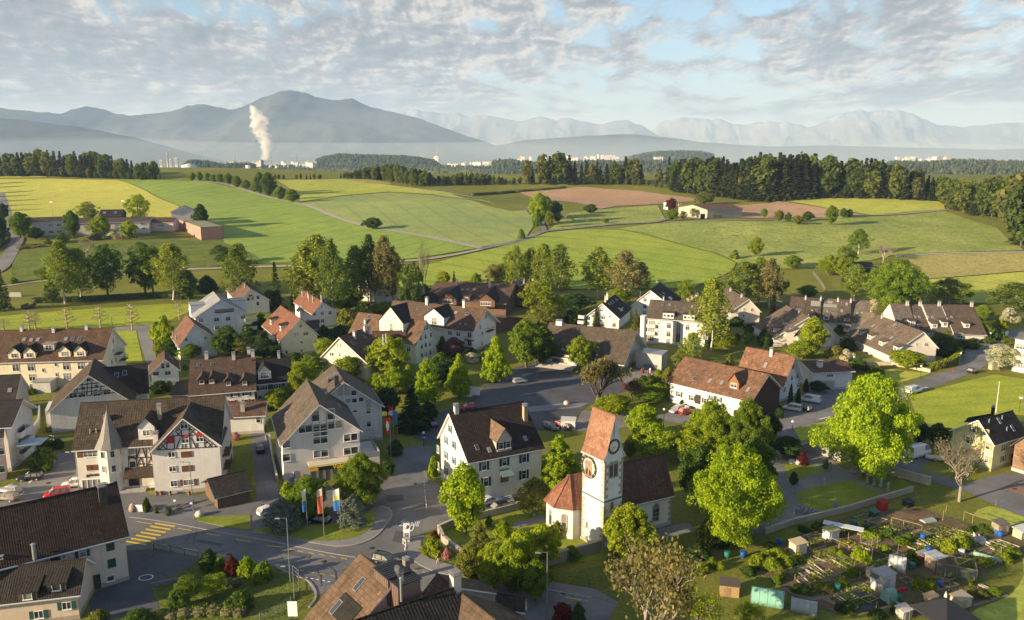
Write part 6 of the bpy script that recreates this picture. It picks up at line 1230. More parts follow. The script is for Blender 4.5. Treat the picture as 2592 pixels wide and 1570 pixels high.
T('bronze',A3,800,1280,805,640,BRZ,'wide bronze leaved tree at the car park'); T('bronze',A3,1130,1190,990,260,PURP,'reddish tree beside the wide bronze tree'); T('round',A3,960,1330,1140,330,YG,'yellow green tree just behind the church tower roof'); T('round',A3,1300,1200,1060,280,MG,'green bushes tree behind the churchyard lane'); T('weeping',A3,1710,830,540,220,BIR,'short weeping birch in front of the staircase apartments'); T('loose',A3,1600,910,715,170,OLV,'olive tree beside the hall annex'); T('round',A3,2040,710,555,200,YG,'bright garden tree beside the leaning birch'); T('round',A3,2240,650,533,110,MG,'clipped ball tree in the terrace gardens'); T('oval',A3,1485,1050,865,140,OLV,'olive yew at the farmhouse corner')
T('bush',A3,1252,1015,965,55,MG,'first small clipped ball bush beside the hall forecourt'); T('bush',A3,1300,1000,945,60,MG,'second small clipped ball bush beside the hall forecourt'); T('bush',A3,1390,975,905,110,YG,'yellow bush behind the clipped ball bushes'); T('bush',A3,1380,1110,1040,250,YG,'long green hedge bush along the farmhouse garden'); T('bush',A3,2070,850,770,85,OLV,'round bush in the garden behind the farmhouse'); T('bush',A3,1640,1235,1175,120,DKN,'dark bush at the farmhouse front'); T('bush',A3,2130,470,400,170,DKN,'dark hedge before the brown roof villa'); T('bush',A3,2300,520,460,200,DKN,'dark hedge in the terrace gardens'); T('spruce',A3,2420,700,600,70,DG,'small conifer in the terrace garden')
T('round',B3,1240,560,250,300,BYG,'bright young lime, topmost behind the church nave'); T('round',B3,1330,760,430,430,YG,'broad bright tree behind the nave roof'); T('round',B3,1690,780,480,330,YG,'bright tree between the nave roof and the great green one'); T('great',B3,1890,740,205,490,YG,'great round green tree before the farmhouse'); T('great',B3,2230,800,175,440,MG,'great darker tree at the farmhouse gable'); T('round',B3,1760,1180,640,360,DG,'dark green tree at the end of the nave'); T('round',B3,2300,1100,560,330,DG,'shaded tree behind the great yellow green maple')
T('great',C3,2105,720,-190,850,BYG,'great yellow green maple beside the cemetery'); T('cone',B3,430,1060,535,390,BYG,'bright tree between the shuttered house and the tower'); T('weeping',B3,195,1310,955,310,OLV,'small weeping birch in the churchyard garden'); T('round',C3,1090,930,385,440,YG,'loose light tree against the tower foot'); T('bush',C3,1080,930,760,330,TANL,'dry brown shrub under the loose light tree'); T('bush',C3,1830,790,560,190,OLV,'round olive bush below the great yellow green maple'); T('bush',C3,1980,790,640,180,DKN,'dark bush below the great yellow green maple'); T('bush',C3,1760,900,780,260,DKN,'dark hedge at the allotment corner'); T('oval',B3,1110,760,560,120,OLV,'slim conifer between tower and nave')
T('oval',C2,1995,655,-5,400,BYG,'bright upright lime at the road bend before the shuttered house'); T('cone',C2,2135,860,545,200,OLV,'olive pointed conifer in the churchyard'); T('bush',C2,2360,700,555,175,YG,'round yellow green bush in the churchyard lawn'); T('bush',C2,1702,712,640,85,REDL,'round dark red bush on the road bank'); T('bush',C2,1690,860,715,190,YG,'grassy green bush on the road bank'); T('bush',C2,1820,900,815,85,PINKB,'pink rhododendron on the road bank'); T('bush',C2,2225,590,500,70,MG,'small clipped bush on the churchyard wall')
T('round',C2,2050,1130,760,260,OLV,'olive hedge tree at the pavement bend'); T('round',C2,2260,1190,760,310,YG,'leafy hedge tree behind the dark thuja'); T('round',C2,2420,1210,725,290,YG,'tall leafy hedge tree next to the churchyard'); T('cypress',C2,2060,1150,865,140,MG,'columnar thuja at the pavement bend'); T('round',C3,70,1090,640,330,YG,'leafy hedge tree below the apse'); T('round',C3,290,960,590,330,YG,'bright hedge tree directly below the apse'); T('round',C3,210,1310,930,280,MG,'shaded hedge tree behind the slate cottage'); T('bush',C3,430,690,540,180,OLV,'small shrub against the apse wall'); T('bush',C3,560,900,790,170,MG,'low shrub by the churchyard wall')
T('budding',C3,1290,1990,745,1050,(.15,.13,.05),'big budding tree with pink brown twigs in the foreground',off=0); T('budding',C3,1700,1750,1260,520,YG,'low budding tree at the lower picture edge'); T('budding',C3,2250,1700,1310,330,YG,'sparse young tree beside the blue greenhouse tunnel')
T('bush',C3,470,1520,1350,230,REDL,'dark red shrub by the road at the lower edge'); T('cypress',C3,620,1560,1330,140,DKN,'dark columnar cypress at the lower edge'); T('round',C3,0,1230,1010,220,DG,'dark tree behind the slate cottage')
T('great',C2,505,505,105,390,MG,'dense green tree beside the three banner poles'); T('great',C2,1000,375,-100,480,MG,'dense green tree in front of the shop sign'); T('cedar',C2,255,625,330,380,BLU,'blue grey tree with cream blossom by the parked blue car'); T('cedar',C2,930,615,298,300,BLU,'blue grey tree with cream blossom beside the third banner'); T('bush',C2,290,305,180,145,YG,'rounded yellow green bush at the shop corner'); T('bush',B2,1690,930,755,90,YG,'tall clipped bush at the shuttered house corner'); T('bush',B2,1330,720,600,160,DKN,'dark shrub beside the flag poles'); T('bush',B2,1260,920,790,130,DKN,'dark shrub behind the yellow post box'); T('bush',B2,50,495,430,110,MG,'garden bush beside the shop alley')
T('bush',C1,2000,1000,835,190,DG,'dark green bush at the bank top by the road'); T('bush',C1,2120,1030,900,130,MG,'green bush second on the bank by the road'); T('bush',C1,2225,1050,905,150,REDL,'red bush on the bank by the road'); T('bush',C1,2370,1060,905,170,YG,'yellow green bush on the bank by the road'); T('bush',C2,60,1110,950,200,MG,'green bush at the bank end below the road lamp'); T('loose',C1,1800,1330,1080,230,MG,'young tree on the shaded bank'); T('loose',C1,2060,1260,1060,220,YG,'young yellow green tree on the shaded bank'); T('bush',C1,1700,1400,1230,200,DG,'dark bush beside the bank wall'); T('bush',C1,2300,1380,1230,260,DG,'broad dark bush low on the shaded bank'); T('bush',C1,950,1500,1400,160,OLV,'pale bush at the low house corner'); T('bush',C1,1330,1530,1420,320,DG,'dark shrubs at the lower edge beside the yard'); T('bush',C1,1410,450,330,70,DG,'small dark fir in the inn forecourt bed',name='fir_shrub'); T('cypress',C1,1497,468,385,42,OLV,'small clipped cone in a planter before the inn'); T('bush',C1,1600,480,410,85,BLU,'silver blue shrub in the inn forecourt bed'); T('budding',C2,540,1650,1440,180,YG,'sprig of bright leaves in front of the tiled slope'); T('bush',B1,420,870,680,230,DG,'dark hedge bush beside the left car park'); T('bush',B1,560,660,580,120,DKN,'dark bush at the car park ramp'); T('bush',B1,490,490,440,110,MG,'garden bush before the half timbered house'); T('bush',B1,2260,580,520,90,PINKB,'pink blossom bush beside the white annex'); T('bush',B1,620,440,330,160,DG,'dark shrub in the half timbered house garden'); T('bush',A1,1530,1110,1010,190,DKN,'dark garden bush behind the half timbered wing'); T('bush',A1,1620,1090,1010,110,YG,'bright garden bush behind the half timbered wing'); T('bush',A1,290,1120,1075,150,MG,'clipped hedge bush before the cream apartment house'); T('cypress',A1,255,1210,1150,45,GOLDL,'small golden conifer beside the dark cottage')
T('round',A4,50,280,-40,200,DG,'dark tree behind the white blossoming bush by the terraces'); T('round',A4,390,205,85,175,MG,'round tree behind the rear terrace ridge'); T('great',D4,1220,1670,1190,560,MG,'great dark maple above the terraces'); T('loose',D4,830,1600,1245,250,BIR,'pale olive tree in front of the great dark maple'); T('round',D4,590,1355,1160,170,YG,'bright fruit tree at the net fence'); T('loose',D4,745,1340,1060,190,BIRD,'taller olive tree beside the field shed'); T('round',D4,715,1370,1180,170,YG,'bright bush tree before the field shed'); T('birch',D4,870,1155,905,140,MG,'slim green tree standing in the rough pasture'); T('bare',D4,1110,1230,1040,240,TANL,'round bronze bare crown above the field shed'); T('round',D4,240,1290,1160,150,MG,'small fruit tree at the pasture foot')
T('birch',A4,1745,270,15,280,BIR,'broad olive birch above the terrace near the pasture'); T('birch',A4,2350,350,55,310,BIRD,'broad olive birch at the picture edge above the street'); T('round',A4,2065,420,275,180,MG,'green tree behind the terrace end'); T('bush',A4,2310,440,315,160,WHB,'white flowering bush near the street bend'); T('round',A4,2060,590,445,160,YG,'bright round tree at the terrace end'); T('round',A4,2230,540,405,120,YG,'bright young tree at the street bend'); T('loose',A4,1010,350,215,90,WHB,'white blossoming tree between the two rear terraces'); T('bush',A4,110,290,190,120,WHB,'white blossoming bush before the dark tree'); T('bush',A4,60,420,318,120,REDL,'bright red bush beside the first terrace',)
T('oval',A4,430,760,395,260,YG,'tall rounded green tree before the sunlit terrace gable'); T('round',A4,330,790,615,260,GOLDL,'bronze green tree below the rounded green tree'); T('bush',A4,760,800,710,140,WHB,'pale flowering bush between the terraces'); T('round',A4,870,920,775,125,DG,'small garden tree by the white globe lamp'); T('round',A4,1330,880,705,290,YG,'light green tree before the pale end gable'); T('bush',A4,1060,950,868,150,MG,'bush on the grass slope under the stone wall'); T('loose',A4,2225,905,655,240,WHB,'blossoming tree at the white office corner'); T('loose',A4,2350,720,585,170,OLV,'olive tree behind the blossoming tree'); T('bush',A4,780,700,600,150,DKN,'dark shrub in the terrace courtyard'); T('bush',A4,690,560,470,110,DG,'dark shrub beside the blue awning'); T('bush',A4,1700,760,600,200,DKN,'dark hedge mass behind the clipped hedge'); T('bush',A4,1960,690,640,150,DG,'dark hedge before the terrace end'); T('bush',A4,2120,640,585,130,DG,'dark shrubs at the street corner')
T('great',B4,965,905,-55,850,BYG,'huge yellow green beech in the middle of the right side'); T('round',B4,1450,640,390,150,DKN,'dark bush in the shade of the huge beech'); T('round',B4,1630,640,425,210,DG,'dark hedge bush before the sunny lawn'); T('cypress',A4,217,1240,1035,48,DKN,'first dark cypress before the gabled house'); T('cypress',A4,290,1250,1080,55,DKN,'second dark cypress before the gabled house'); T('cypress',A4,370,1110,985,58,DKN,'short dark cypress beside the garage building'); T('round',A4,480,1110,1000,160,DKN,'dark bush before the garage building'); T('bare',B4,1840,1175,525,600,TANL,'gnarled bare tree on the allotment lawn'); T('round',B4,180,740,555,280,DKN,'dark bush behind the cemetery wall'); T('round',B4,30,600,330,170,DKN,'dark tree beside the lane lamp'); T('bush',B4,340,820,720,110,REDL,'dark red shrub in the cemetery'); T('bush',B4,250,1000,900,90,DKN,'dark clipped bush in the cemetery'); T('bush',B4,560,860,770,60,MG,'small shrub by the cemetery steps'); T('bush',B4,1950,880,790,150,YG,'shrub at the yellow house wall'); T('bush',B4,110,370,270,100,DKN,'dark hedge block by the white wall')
for a in ((200,1000,745,185,MG,'round tree at the end of the school wing'),(340,1010,895,150,DKN,'dark bush below the school wing'),(700,1000,735,135,DG,'dark oval tree in front of the school'),(970,1000,780,170,YG,'bright tree in front of the school middle wing'),(1245,1010,828,145,GOLDL,'yellow ball tree by the playground'),(1930,900,672,125,DKN,'dark tree beside the gabled hall'),(20,1080,780,130,DKN,'dark tree by the left lane'),(40,830,660,90,DKN,'dark tree further up the left lane')):
    T('round',D1,*a)
T('loose',D1,850,860,645,190,OLV,'olive tree behind the school ridge'); T('loose',D1,1330,860,575,205,BYG,'tall yellow tree behind the school ridge'); T('bush',D1,600,1030,950,100,YG,'yellow bush before the school'); T('bush',D1,450,1060,1005,90,YG,'low yellow bush below the school'); T('bush',D1,1080,1000,922,140,WHB,'whitish flowering bush before the school'); T('bush',D1,910,1010,950,120,TANL,'brown flowering bush before the school'); T('bare',D1,830,1180,1000,200,TANL,'bare bush on the bank below the school')
T('round',D2,1115,915,798,165,DG,'lone dark fruit tree beside the field track')
rowl='clipped trees along the field track'
for x,b,t,w in ((1840,447,362,75),(1915,451,362,65),(1985,455,365,65),(2045,460,383,65),(2110,467,378,85),(2190,487,370,85),(2270,510,398,95),(2360,532,438,85),(2440,558,458,75)): T('oval',D1,x,b,t,w,MG,'clipped green tree in the row along the field track',group=rowl)
T('oval',D2,30,575,360,110,DG,'tall dark tree at the smoking chimney'); T('oval',D2,115,590,370,150,DG,'tall full tree beside the tall dark one at the chimney'); T('oval',D2,110,592,480,100,MG,'clipped tree at the foot of the tall trees by the track'); T('oval',D2,225,628,497,125,MG,'clipped tree, second last at the near end of the track row'); T('oval',D2,340,655,528,135,MG,'clipped tree, last at the near end of the track row')
for a in (('oval',240,870,558,185,YG,'tall leafy tree at the lane fork'),('round',310,820,595,130,MG,'green tree beside the tall leafy one at the lane fork'),('round',400,800,640,120,DKN,'dark tree at the lane fork'),('bush',235,880,765,85,DG,'dark bush at the lane fork'),('loose',340,900,740,90,OLV,'olive bush tree inside the lane fork'),('round',425,850,750,75,MG,'small tree at the orchard end'),('bare',495,830,738,65,TANL,'small bare orchard tree'),('bush',75,1005,918,75,MG,'round bush beside the lane'),('round',740,762,670,125,DG,'lone spreading tree below the ploughed field'),('bare',700,870,798,50,OLV,'thin orchard tree by the lane'),('bare',560,855,800,55,TANL,'second thin orchard tree by the lane'),('bare',835,870,800,65,OLV,'leaning orchard tree by the lane'),('round',882,855,803,52,MG,'small green orchard tree by the lane'),('round',1520,830,720,115,MG,'green tree before the farm barn'),('round',1510,745,612,95,REDL,'dark red beech beside the white farmhouse'),('loose',1625,825,735,65,MG,'thin tree before the barn gable'),('loose',1720,805,708,62,MG,'second thin tree before the barn gable'),('round',1825,680,550,175,OLV,'large olive tree behind the barn roof'),('bare',1922,1002,880,45,TANL,'dead tree alone in the pasture'),('round',2320,1175,988,125,YG,'fruit tree in the pasture above the birches'),('bush',2120,1195,1118,85,MG,'round bush at the barley edge'),('round',2400,805,712,62,MG,'small round tree beside the brown field')): T(a[0],D3,*a[1:])
for a in ((110,840,728,85,OLV,'olive tree, first in the row at the brown field'),(200,845,748,55,DG,'dark slim tree, second in the row at the brown field'),(290,865,780,105,OLV,'low olive tree, third in the row at the brown field'),(385,835,738,95,DG,'dark round tree, fourth in the row at the brown field'),(610,872,682,110,MG,'tall fruit tree with clear trunk at the brown field'),(730,805,708,65,DG,'small dark tree at the end of the brown field'),(788,800,718,62,DG,'last small tree at the end of the brown field')): T('round',D4,*a)
for x,y,h in ((-60,480,90),(-120,520,110),(-70,570,120),(-160,610,130),(-90,650,130),(-190,700,150),(-110,745,140)): T('round',D1,x,y,y-h,80,DG,'roadside tree just outside the picture beside the yellow field',group='roadside trees along the yellow field')
g=random.Random(21)
for tl,x0,x1,y0,y1,n in ((A3,1900,2420,500,720,9),(A4,620,800,620,790,5),(A4,1640,1950,620,760,7),(A2,1750,2300,720,820,7),(A1,2110,2461,560,770,6),(A3,380,620,300,470,6),(A2,1320,1700,160,240,5),(A2,620,860,620,820,5),(A3,1180,1520,1030,1200,7),(A4,700,1060,800,960,5),(A4,1980,2300,420,640,6),(A2,0,300,480,740,5),(A1,1560,1900,700,1000,4)):
    for i in range(n):
        x,y=g.uniform(x0,x1),g.uniform(y0,y1); h=g.uniform(45,110); T('bush',tl,x,y,y-h,h*g.uniform(1.0,1.9),g.choice((DG,DG,DKN,MG,OLV)),'leafy garden shrub between the village houses','garden_shrub','shrub',group='garden shrubs between the village houses')
def fmesh(kind,seed):
    if kind=='s': return cards_mesh('spruce_tree',spruce_cards(seed,26,5.0,1.0,10,3,2.0,.25,.08),NEEDLE,MB().tube((0,0,-3),(0,0,24),.45,.08,5),BARK)
    return cards_mesh('wood_tree',clump_crown(seed,ELL(3,21,5.2,9,.6),95,16,2.0,1.35),LEAF,MB().tube((0,0,-3),(0,0,15),.4,.15,5),BARK)
FM={'s':[fmesh('s',i+200) for i in range(4)],'b':[fmesh('b',i+220) for i in range(5)]}
FC={'s':[(.040,.058,.022),(.047,.063,.024),(.056,.068,.028)],'b':[(.068,.092,.022),(.09,.108,.024),(.055,.08,.02),(.10,.108,.035)]}
def wtree(k,q,H,lab,grp):
    me=rnd.choice(FM[k]); o=link('spruce_tree' if k=='s' else 'wood_tree',me,None,rnd.choice(FC[k])); o.location=(q.x,q.y,q.z-.3); s=H/(26 if k=='s' else 21.5); w=s*rnd.uniform(.8,1.35)
    o.scale=(w,w,s); o.rotation_euler=(0,0,rnd.uniform(0,6.28)); tag(o,lab,'tree',grp)
def line_at(L,x):
    for (a,b),(c,d) in zip(L,L[1:]):
        if x<=c: return b+(d-b)*(x-a)/(c-a)
    return L[-1][1]
def wood(tl,base,top,step,rows,ps,lab,grp,dstep=11,jit=.12):
    x0,x1=base[0][0],base[-1][0]
    for r in range(rows):
        x=x0+rnd.uniform(0,step)
        while x<x1:
            g=G(tl(x,line_at(base,x))); d=Vector((g.x,g.y,0)).normalized(); q=g+d*(r*dstep+rnd.uniform(-3,3)); q.z=terr(q.x,q.y)
            zt=height_at(tl(x,line_at(top,x)),q); H=(zt-q.z)
            Hh=H*(1-abs(rnd.gauss(0,jit)))*(1.0 if r>=rows-1 else rnd.uniform(.78,.97))
            k='s' if rnd.random()<ps else 'b'
            if Hh>5: wtree(k,q,min(Hh,46),lab[k],grp[k])
            x+=step*rnd.uniform(.75,1.3)
L2={'s':'dark spruce standing in the wood above the farm','b':'leafy tree standing in the wood above the farm'}; G2={'s':'spruces of the wood above the farm','b':'leafy trees of the wood above the farm'}
wood(D3,[(1500,535),(1700,572),(2000,602),(2300,640),(2461,642)],[(1500,330),(1560,230),(1700,215),(1900,205),(2150,190),(2250,200),(2330,150),(2461,165)],42,4,.8,L2,G2)
wood(D4,[(0,642),(240,632),(600,612),(1100,620),(1640,640)],[(0,165),(250,150),(400,160),(560,185),(700,225),(830,215),(960,220),(1150,240),(1280,280),(1400,330),(1620,400)],42,4,.8,L2,G2)
L3={'s':'dark spruce in the wood at the pasture corner','b':'broad leafy tree in the wood at the pasture corner'}; G3={'s':'spruces at the pasture corner','b':'leafy trees at the pasture corner'}
wood(D4,[(1640,655),(1720,725),(1950,775),(2200,805),(2330,890),(2420,1090),(2600,1110)],[(1640,420),(1720,390),(1850,420),(2000,430),(2120,400),(2250,400),(2350,340),(2461,325),(2600,300)],80,3,.12,L3,G3,12,.06)
L4={'s':'spruce in the line behind the ploughed field','b':'leafy tree in the line behind the ploughed field'}; G4={'s':'spruces behind the ploughed field','b':'leafy trees behind the ploughed field'}
for x,t,k in ((135,250,'b'),(180,300,'s'),(275,195,'b'),(345,205,'s'),(425,178,'b'),(480,230,'b'),(530,198,'s'),(585,248,'s'),(650,270,'s'),(695,258,'s'),(745,275,'b'),(800,248,'s'),(830,300,'s'),(890,278,'s'),(960,262,'b'),(1000,290,'b'),(1070,205,'s'),(1110,250,'b'),(1160,232,'b'),(1220,288,'s'),(1390,330,'b'),(1485,208,'s')):
    g=G(D3(x,480)); H=height_at(D3(x,t),g)-g.z; wtree(k,g,H,L4[k],G4[k])
wood(D3,[(0,478),(700,478),(1200,492),(1500,530)],[(0,400),(300,400),(700,410),(1200,420),(1500,440)],62,1,0,{'s':'','b':'low shrub tree along the edge behind the ploughed field'},{'s':'','b':'low trees behind the ploughed field'})
L5={'s':'spruce in the belt behind the yellow hay strip','b':'leafy tree in the belt behind the yellow hay strip'}; G5={'s':'spruces behind the hay strip','b':'leafy trees behind the hay strip'}
wood(D2,[(800,430),(1200,440),(1500,500),(2000,490),(2461,480)],[(800,360),(940,345),(1000,290),(1200,275),(1350,265),(1450,310),(1600,320),(1700,400),(1850,380),(2000,350),(2150,370),(2461,420)],42,2,.08,L5,G5)
wood(D2,[(170,432),(500,434),(790,436)],[(170,375),(300,390),(420,370),(560,365),(650,390),(790,400)],45,1,.1,L5,G5)
L6={'s':'spruce of the wood beyond the yellow field','b':'leafy tree of the wood beyond the yellow field'}; G6={'s':'spruces beyond the yellow field','b':'leafy trees beyond the yellow field'}
wood(D1,[(-30,408),(500,405),(1100,425),(1530,440)],[(-30,190),(100,180),(300,145),(450,130),(600,148),(750,158),(900,165),(1100,200),(1300,235),(1420,240),(1530,270)],48,2,.55,L6,G6,16)
wood(D1,[(580,408),(1100,425),(1530,440)],[(580,310),(680,290),(830,300),(1000,330),(1250,350),(1400,345),(1530,370)],62,1,0,L6,G6)
def far_wood(lab,tl,top,dist,depth,n,H,seed,sink=40,col=(.06,.08,.05),ps=.6):
    rg=np.random.default_rng(seed); V=[];Fc=[]; x0,x1=top[0][0],top[-1][0]; k=6
    for i in range(n):
        x=x0+(x1-x0)*rg.random(); t=rg.random(); d=ray(tl(x,line_at(top,x))); D=dist+depth*(t-.5); s=D/d.y
        edge=1-abs(2*t-1)**2.2*.6; zt=CAMZ+d.z*dist/d.y; z0=-25
        q=CAM+d*s; z=z0+(zt-z0)*edge+rg.normal()*H*.08; h=H*(.8+.4*rg.random()); r=h*(.17 if rg.random()<ps else .30); b=len(V)
        pr=((.35,z-h*.75),(1,z-h*.45),(.55,z-h*.18),(.05,z)) if r>h*.2 else ((.9,z-h*.9),(1,z-h*.6),(.5,z-h*.3),(.02,z))
        for f,zz in pr:
            for j in range(k): a=6.283*j/k+i; rr=r*f*(.8+.4*rg.random()); V.append((q.x+rr*math.cos(a),q.y+rr*math.sin(a),zz+rg.normal()*h*.03))
        for l in range(3):
            for j in range(k): Fc.append((b+l*k+j,b+l*k+(j+1)%k,b+(l+1)*k+(j+1)%k,b+(l+1)*k+j))
    me=bpy.data.meshes.new('far_wood'); me.from_pydata(V,[],Fc); me.materials.append(LEAF); me.update(); o=link('far_wood',me,None,col); tag(o,lab,'wood',kind='stuff')
    m=MB(); N=40; vs=[]
    for j in range(7):
        t=j/6
        for i in range(N):
            x=x0+(x1-x0)*i/(N-1); d=ray(tl(x,line_at(top,x))); D=dist+depth*1.15*(t-.5); zt=CAMZ+d.z*dist/d.y-H*.75; q=CAM+d*(D/d.y); vs.append((q.x,q.y,max(-30,-30+(zt+30)*(1-abs(2*t-1)**2.2*.75)*min(1,8*min(i,N-1-i)/N))))
    m.add(vs,[(j*N+i,j*N+i+1,(j+1)*N+i+1,(j+1)*N+i) for j in range(6) for i in range(N-1)],sm=True); tag(m.build('hill',GRASS),kind='structure')
far_wood('hazy wooded hill beyond the town edge',D2,[(540,330),(570,235),(650,205),(780,182),(1000,190),(1200,195),(1400,200),(1560,215),(1700,240),(1780,300)],3600,500,2600,20,1)
far_wood('hazy wood beyond the pasture corner',D4,[(1050,300),(1180,255),(1300,250),(1500,258),(1750,242),(2000,240),(2200,250),(2461,250),(2700,240)],2200,500,2600,24,2)
far_wood('hazy strip of wood behind the spruce line',D3,[(-200,240),(0,235),(200,260),(500,255),(800,240),(1000,250),(1300,240),(1600,235)],2900,400,1800,22,3)
far_wood('pale wooded rise above the distant town',D3,[(1100,210),(1250,175),(1400,158),(1600,150),(1800,158),(1920,185)],4800,500,1500,22,4)
far_wood('dark hazy wood beside the grey works hall',D1,[(1740,300),(1800,245),(1900,240),(2000,252),(2100,275),(2300,270),(2461,280)],2600,250,900,20,5)
far_wood('low hazy tree belts across the valley floor',D2,[(-200,300),(100,292),(300,285),(540,290),(1800,290),(2461,300)],3300,500,1500,16,6)
CARP=ocol('car_paint',.25,.03,1,0,.5,coat=.6); TYRE=plain('tyre_rubber',(.02,.02,.02),.9); RIM=plain('wheel_rim',(.35,.35,.36),.35,.7); LAMPW=plain('headlight_glass',(.7,.7,.72),.15); LAMPR=plain('taillight_glass',(.35,.015,.015),.25)
def ring8(x,w,z0,z1,r=.14):
    return [(x,-w+r,z0),(x,w-r,z0),(x,w,z0+r),(x,w,z1-r),(x,w-r,z1),(x,-w+r,z1),(x,-w,z1-r),(x,-w,z0+r)]
CARM={}
def car_meshes(kind):
    if kind in CARM: return CARM[kind]
    L,W,Hb,Ht,ca,cb,ra,rb={'hatch':(4.1,.87,.92,1.50,-.95,2.0,-.1,1.65),'sedan':(4.5,.88,.90,1.45,-1.0,1.75,-.15,1.1),'suv':(4.4,.91,1.05,1.66,-1.05,2.15,-.25,1.85),'estate':(4.5,.88,.92,1.5,-.95,2.2,-.15,1.95),'mpv':(4.4,.9,1.08,1.8,-1.25,2.15,-.55,2.05),'van':(4.95,.95,1.15,1.95,-1.85,2.42,-1.05,2.35),'camper':(5.9,1.0,1.5,2.6,-2.3,2.9,-1.5,2.88)}[kind]
    h=L/2; b=MB(); hb=Hb; nose=.72 if kind in('van','mpv','camper') else .62
    hz=Hb*(.86 if kind not in('van','camper') else .9)
    b.loft([ring8(-h,W*.8,.34,hz*.8),ring8(-h+.12,W*.94,.28,hz*.9),ring8(-h+.55,W,.26,hz),ring8(ca-.05,W,.26,hz+.04),ring8(ca+.25,W,.26,hb),ring8(cb-.3,W,.26,hb),ring8(h-.15,W*.97,.28,hb),ring8(h,W*.88,.36,hb*.92)])
    rt=Ht; wr=W*.80
    b.loft([ring8(ra,wr,rt-.10,rt-.01,.04),ring8(ra+.3,wr*1.02,rt-.07,rt+.02,.04),ring8((ra+rb)/2,wr*1.02,rt-.05,rt+.03,.04),ring8(rb,wr*.98,rt-.09,rt,.04)])
    for sx in(-1,1):      # pillars
        for p,q in (((ca,W*.90),(ra,wr)),((cb,W*.9),(rb,wr)),((.35,W*.93),(.4,wr)),((cb-.75,W*.93),(rb-.45,wr))): b.tube((p[0],sx*p[1],hb-.03),(q[0],sx*q[1],rt-.05),.06,n=4)
        b.box((ca+.25,sx*(W+.1),hb+.02),(.18,.18,.12))
    if kind in('van','camper'): b.loft([[(rb-1.7 if kind=='van' else ra+.9,-W*.965,hb-.1),(rb-1.7 if kind=='van' else ra+.9,W*.965,hb-.1),(rb-1.7 if kind=='van' else ra+.9,wr*1.03,rt-.03),(rb-1.7 if kind=='van' else ra+.9,-wr*1.03,rt-.03)],[(cb-.02,-W*.965,hb-.1),(cb-.02,W*.965,hb-.1),(rb-.02,wr*1.03,rt-.03),(rb-.02,-wr*1.03,rt-.03)]],sm=False)
    g=MB(); vs=[(ca,-W*.92,hb-.04),(ca,W*.92,hb-.04),(cb,W*.92,hb-.04),(cb,-W*.92,hb-.04),(ra,-wr,rt-.06),(ra,wr,rt-.06),(rb,wr,rt-.06),(rb,-wr,rt-.06)]
    g.add(vs,[(0,1,5,4),(1,2,6,5),(2,3,7,6),(3,0,4,7),(4,5,6,7)])
    wh=MB(); r=.33 if kind not in('suv','camper') else .37
    wh.lathe([(.05,-.1),(r*.93,-.11),(r,-.07),(r,.07),(r*.93,.11)],n=14,m=0); wh.lathe([(.0,.09),(r*.62,.095),(r*.66,.112)],n=10,m=1)
    wm=wh.mesh('wheel',[TYRE,RIM])
    hl=MB().box((0,0,0),(.10,.34,.15)).mesh('headlight',[LAMPW]); tl=MB().box((0,0,0),(.08,.20,.28)).mesh('taillight',[LAMPR]); pl=MB().box((0,0,0),(.03,.5,.11)).mesh('number_plate',[WHITE])
    CARM[kind]=(b.mesh('body',[CARP]),g.mesh('windows',[GLASS]),wm,hl,tl,pl,L,W,r,hz,hb); return CARM[kind]
def car(kind,tl_,x,y,fx,fy,col,label,group=None,z=.05):
    p=G(tl_(x,y)); q=G(tl_(fx,fy)); d=(q-p); rz=math.atan2(-d.y,-d.x)
    b,g,wm,hl,tl2,pl,L,W,r,hz,hb=car_meshes(kind)
    nm={'van':'delivery_van','camper':'camper_van'}.get(kind,'parked_car'); o=thing(nm,label,'van' if kind in('van','camper') else 'car',(p.x,p.y,p.z+z),rz,group)
    link('body',b,o,col); link('windows',g,o)
    for sx in (-L*.31,L*.29):
        for sy in(-1,1):
            w=link('wheel',wm,o); w.location=(sx,sy*(W-.09),r); w.rotation_euler=(R(-90)*sy,0,0)
    for sy in(-1,1):
        l=link('headlight',hl,o); l.location=(-L/2+.10,sy*W*.66,hz*.74); l=link('taillight',tl2,o); l.location=(L/2-.06,sy*W*.78,hb*.80)
    l=link('number_plate',pl,o); l.location=(-L/2+.0,0,.46)
CW=(.72,.72,.72); CS=(.38,.40,.42); CR=(.42,.012,.015); CB=(.012,.013,.016); CG=(.09,.10,.11)
car('suv',B1,718,1030,560,1045,CW,'white crossover car parked at the inn lamp post'); car('mpv',B1,552,1130,420,1150,(.5,.015,.02),'bright red van parked behind the dark mossy roof ridge'); car('estate',B1,90,1090,-60,1075,CS,'silver estate car parked at the left picture edge'); car('estate',B1,62,1160,-100,1150,(.25,.22,.17),'beige grey car parked nearest the left picture edge'); car('suv',B2,35,690,30,590,CB,'dark car standing in the alley beside the shop',)
car('hatch',C2,165,590,120,570,(.05,.16,.5),'small blue and white car behind the blossoming cedar'); car('hatch',C2,120,470,200,440,CW,'white car half hidden by the blossoming cedar'); car('hatch',C2,600,560,500,545,CB,'dark small car parked under the banner trees')
car('sedan',C2,2235,375,2420,320,CW,'white car parked before the shuttered house'); car('suv',C2,2305,455,2130,500,CB,'black car parked by the churchyard wall'); car('estate',C2,1240,945,1420,985,(.02,.035,.03),'dark green car driving behind the tiled roof'); car('hatch',A2,2020,1275,1900,1290,CR,'red car parked under the trees at the square'); car('hatch',A3,62,1020,240,1000,CS,'silver hatchback parked alone on the big car park')
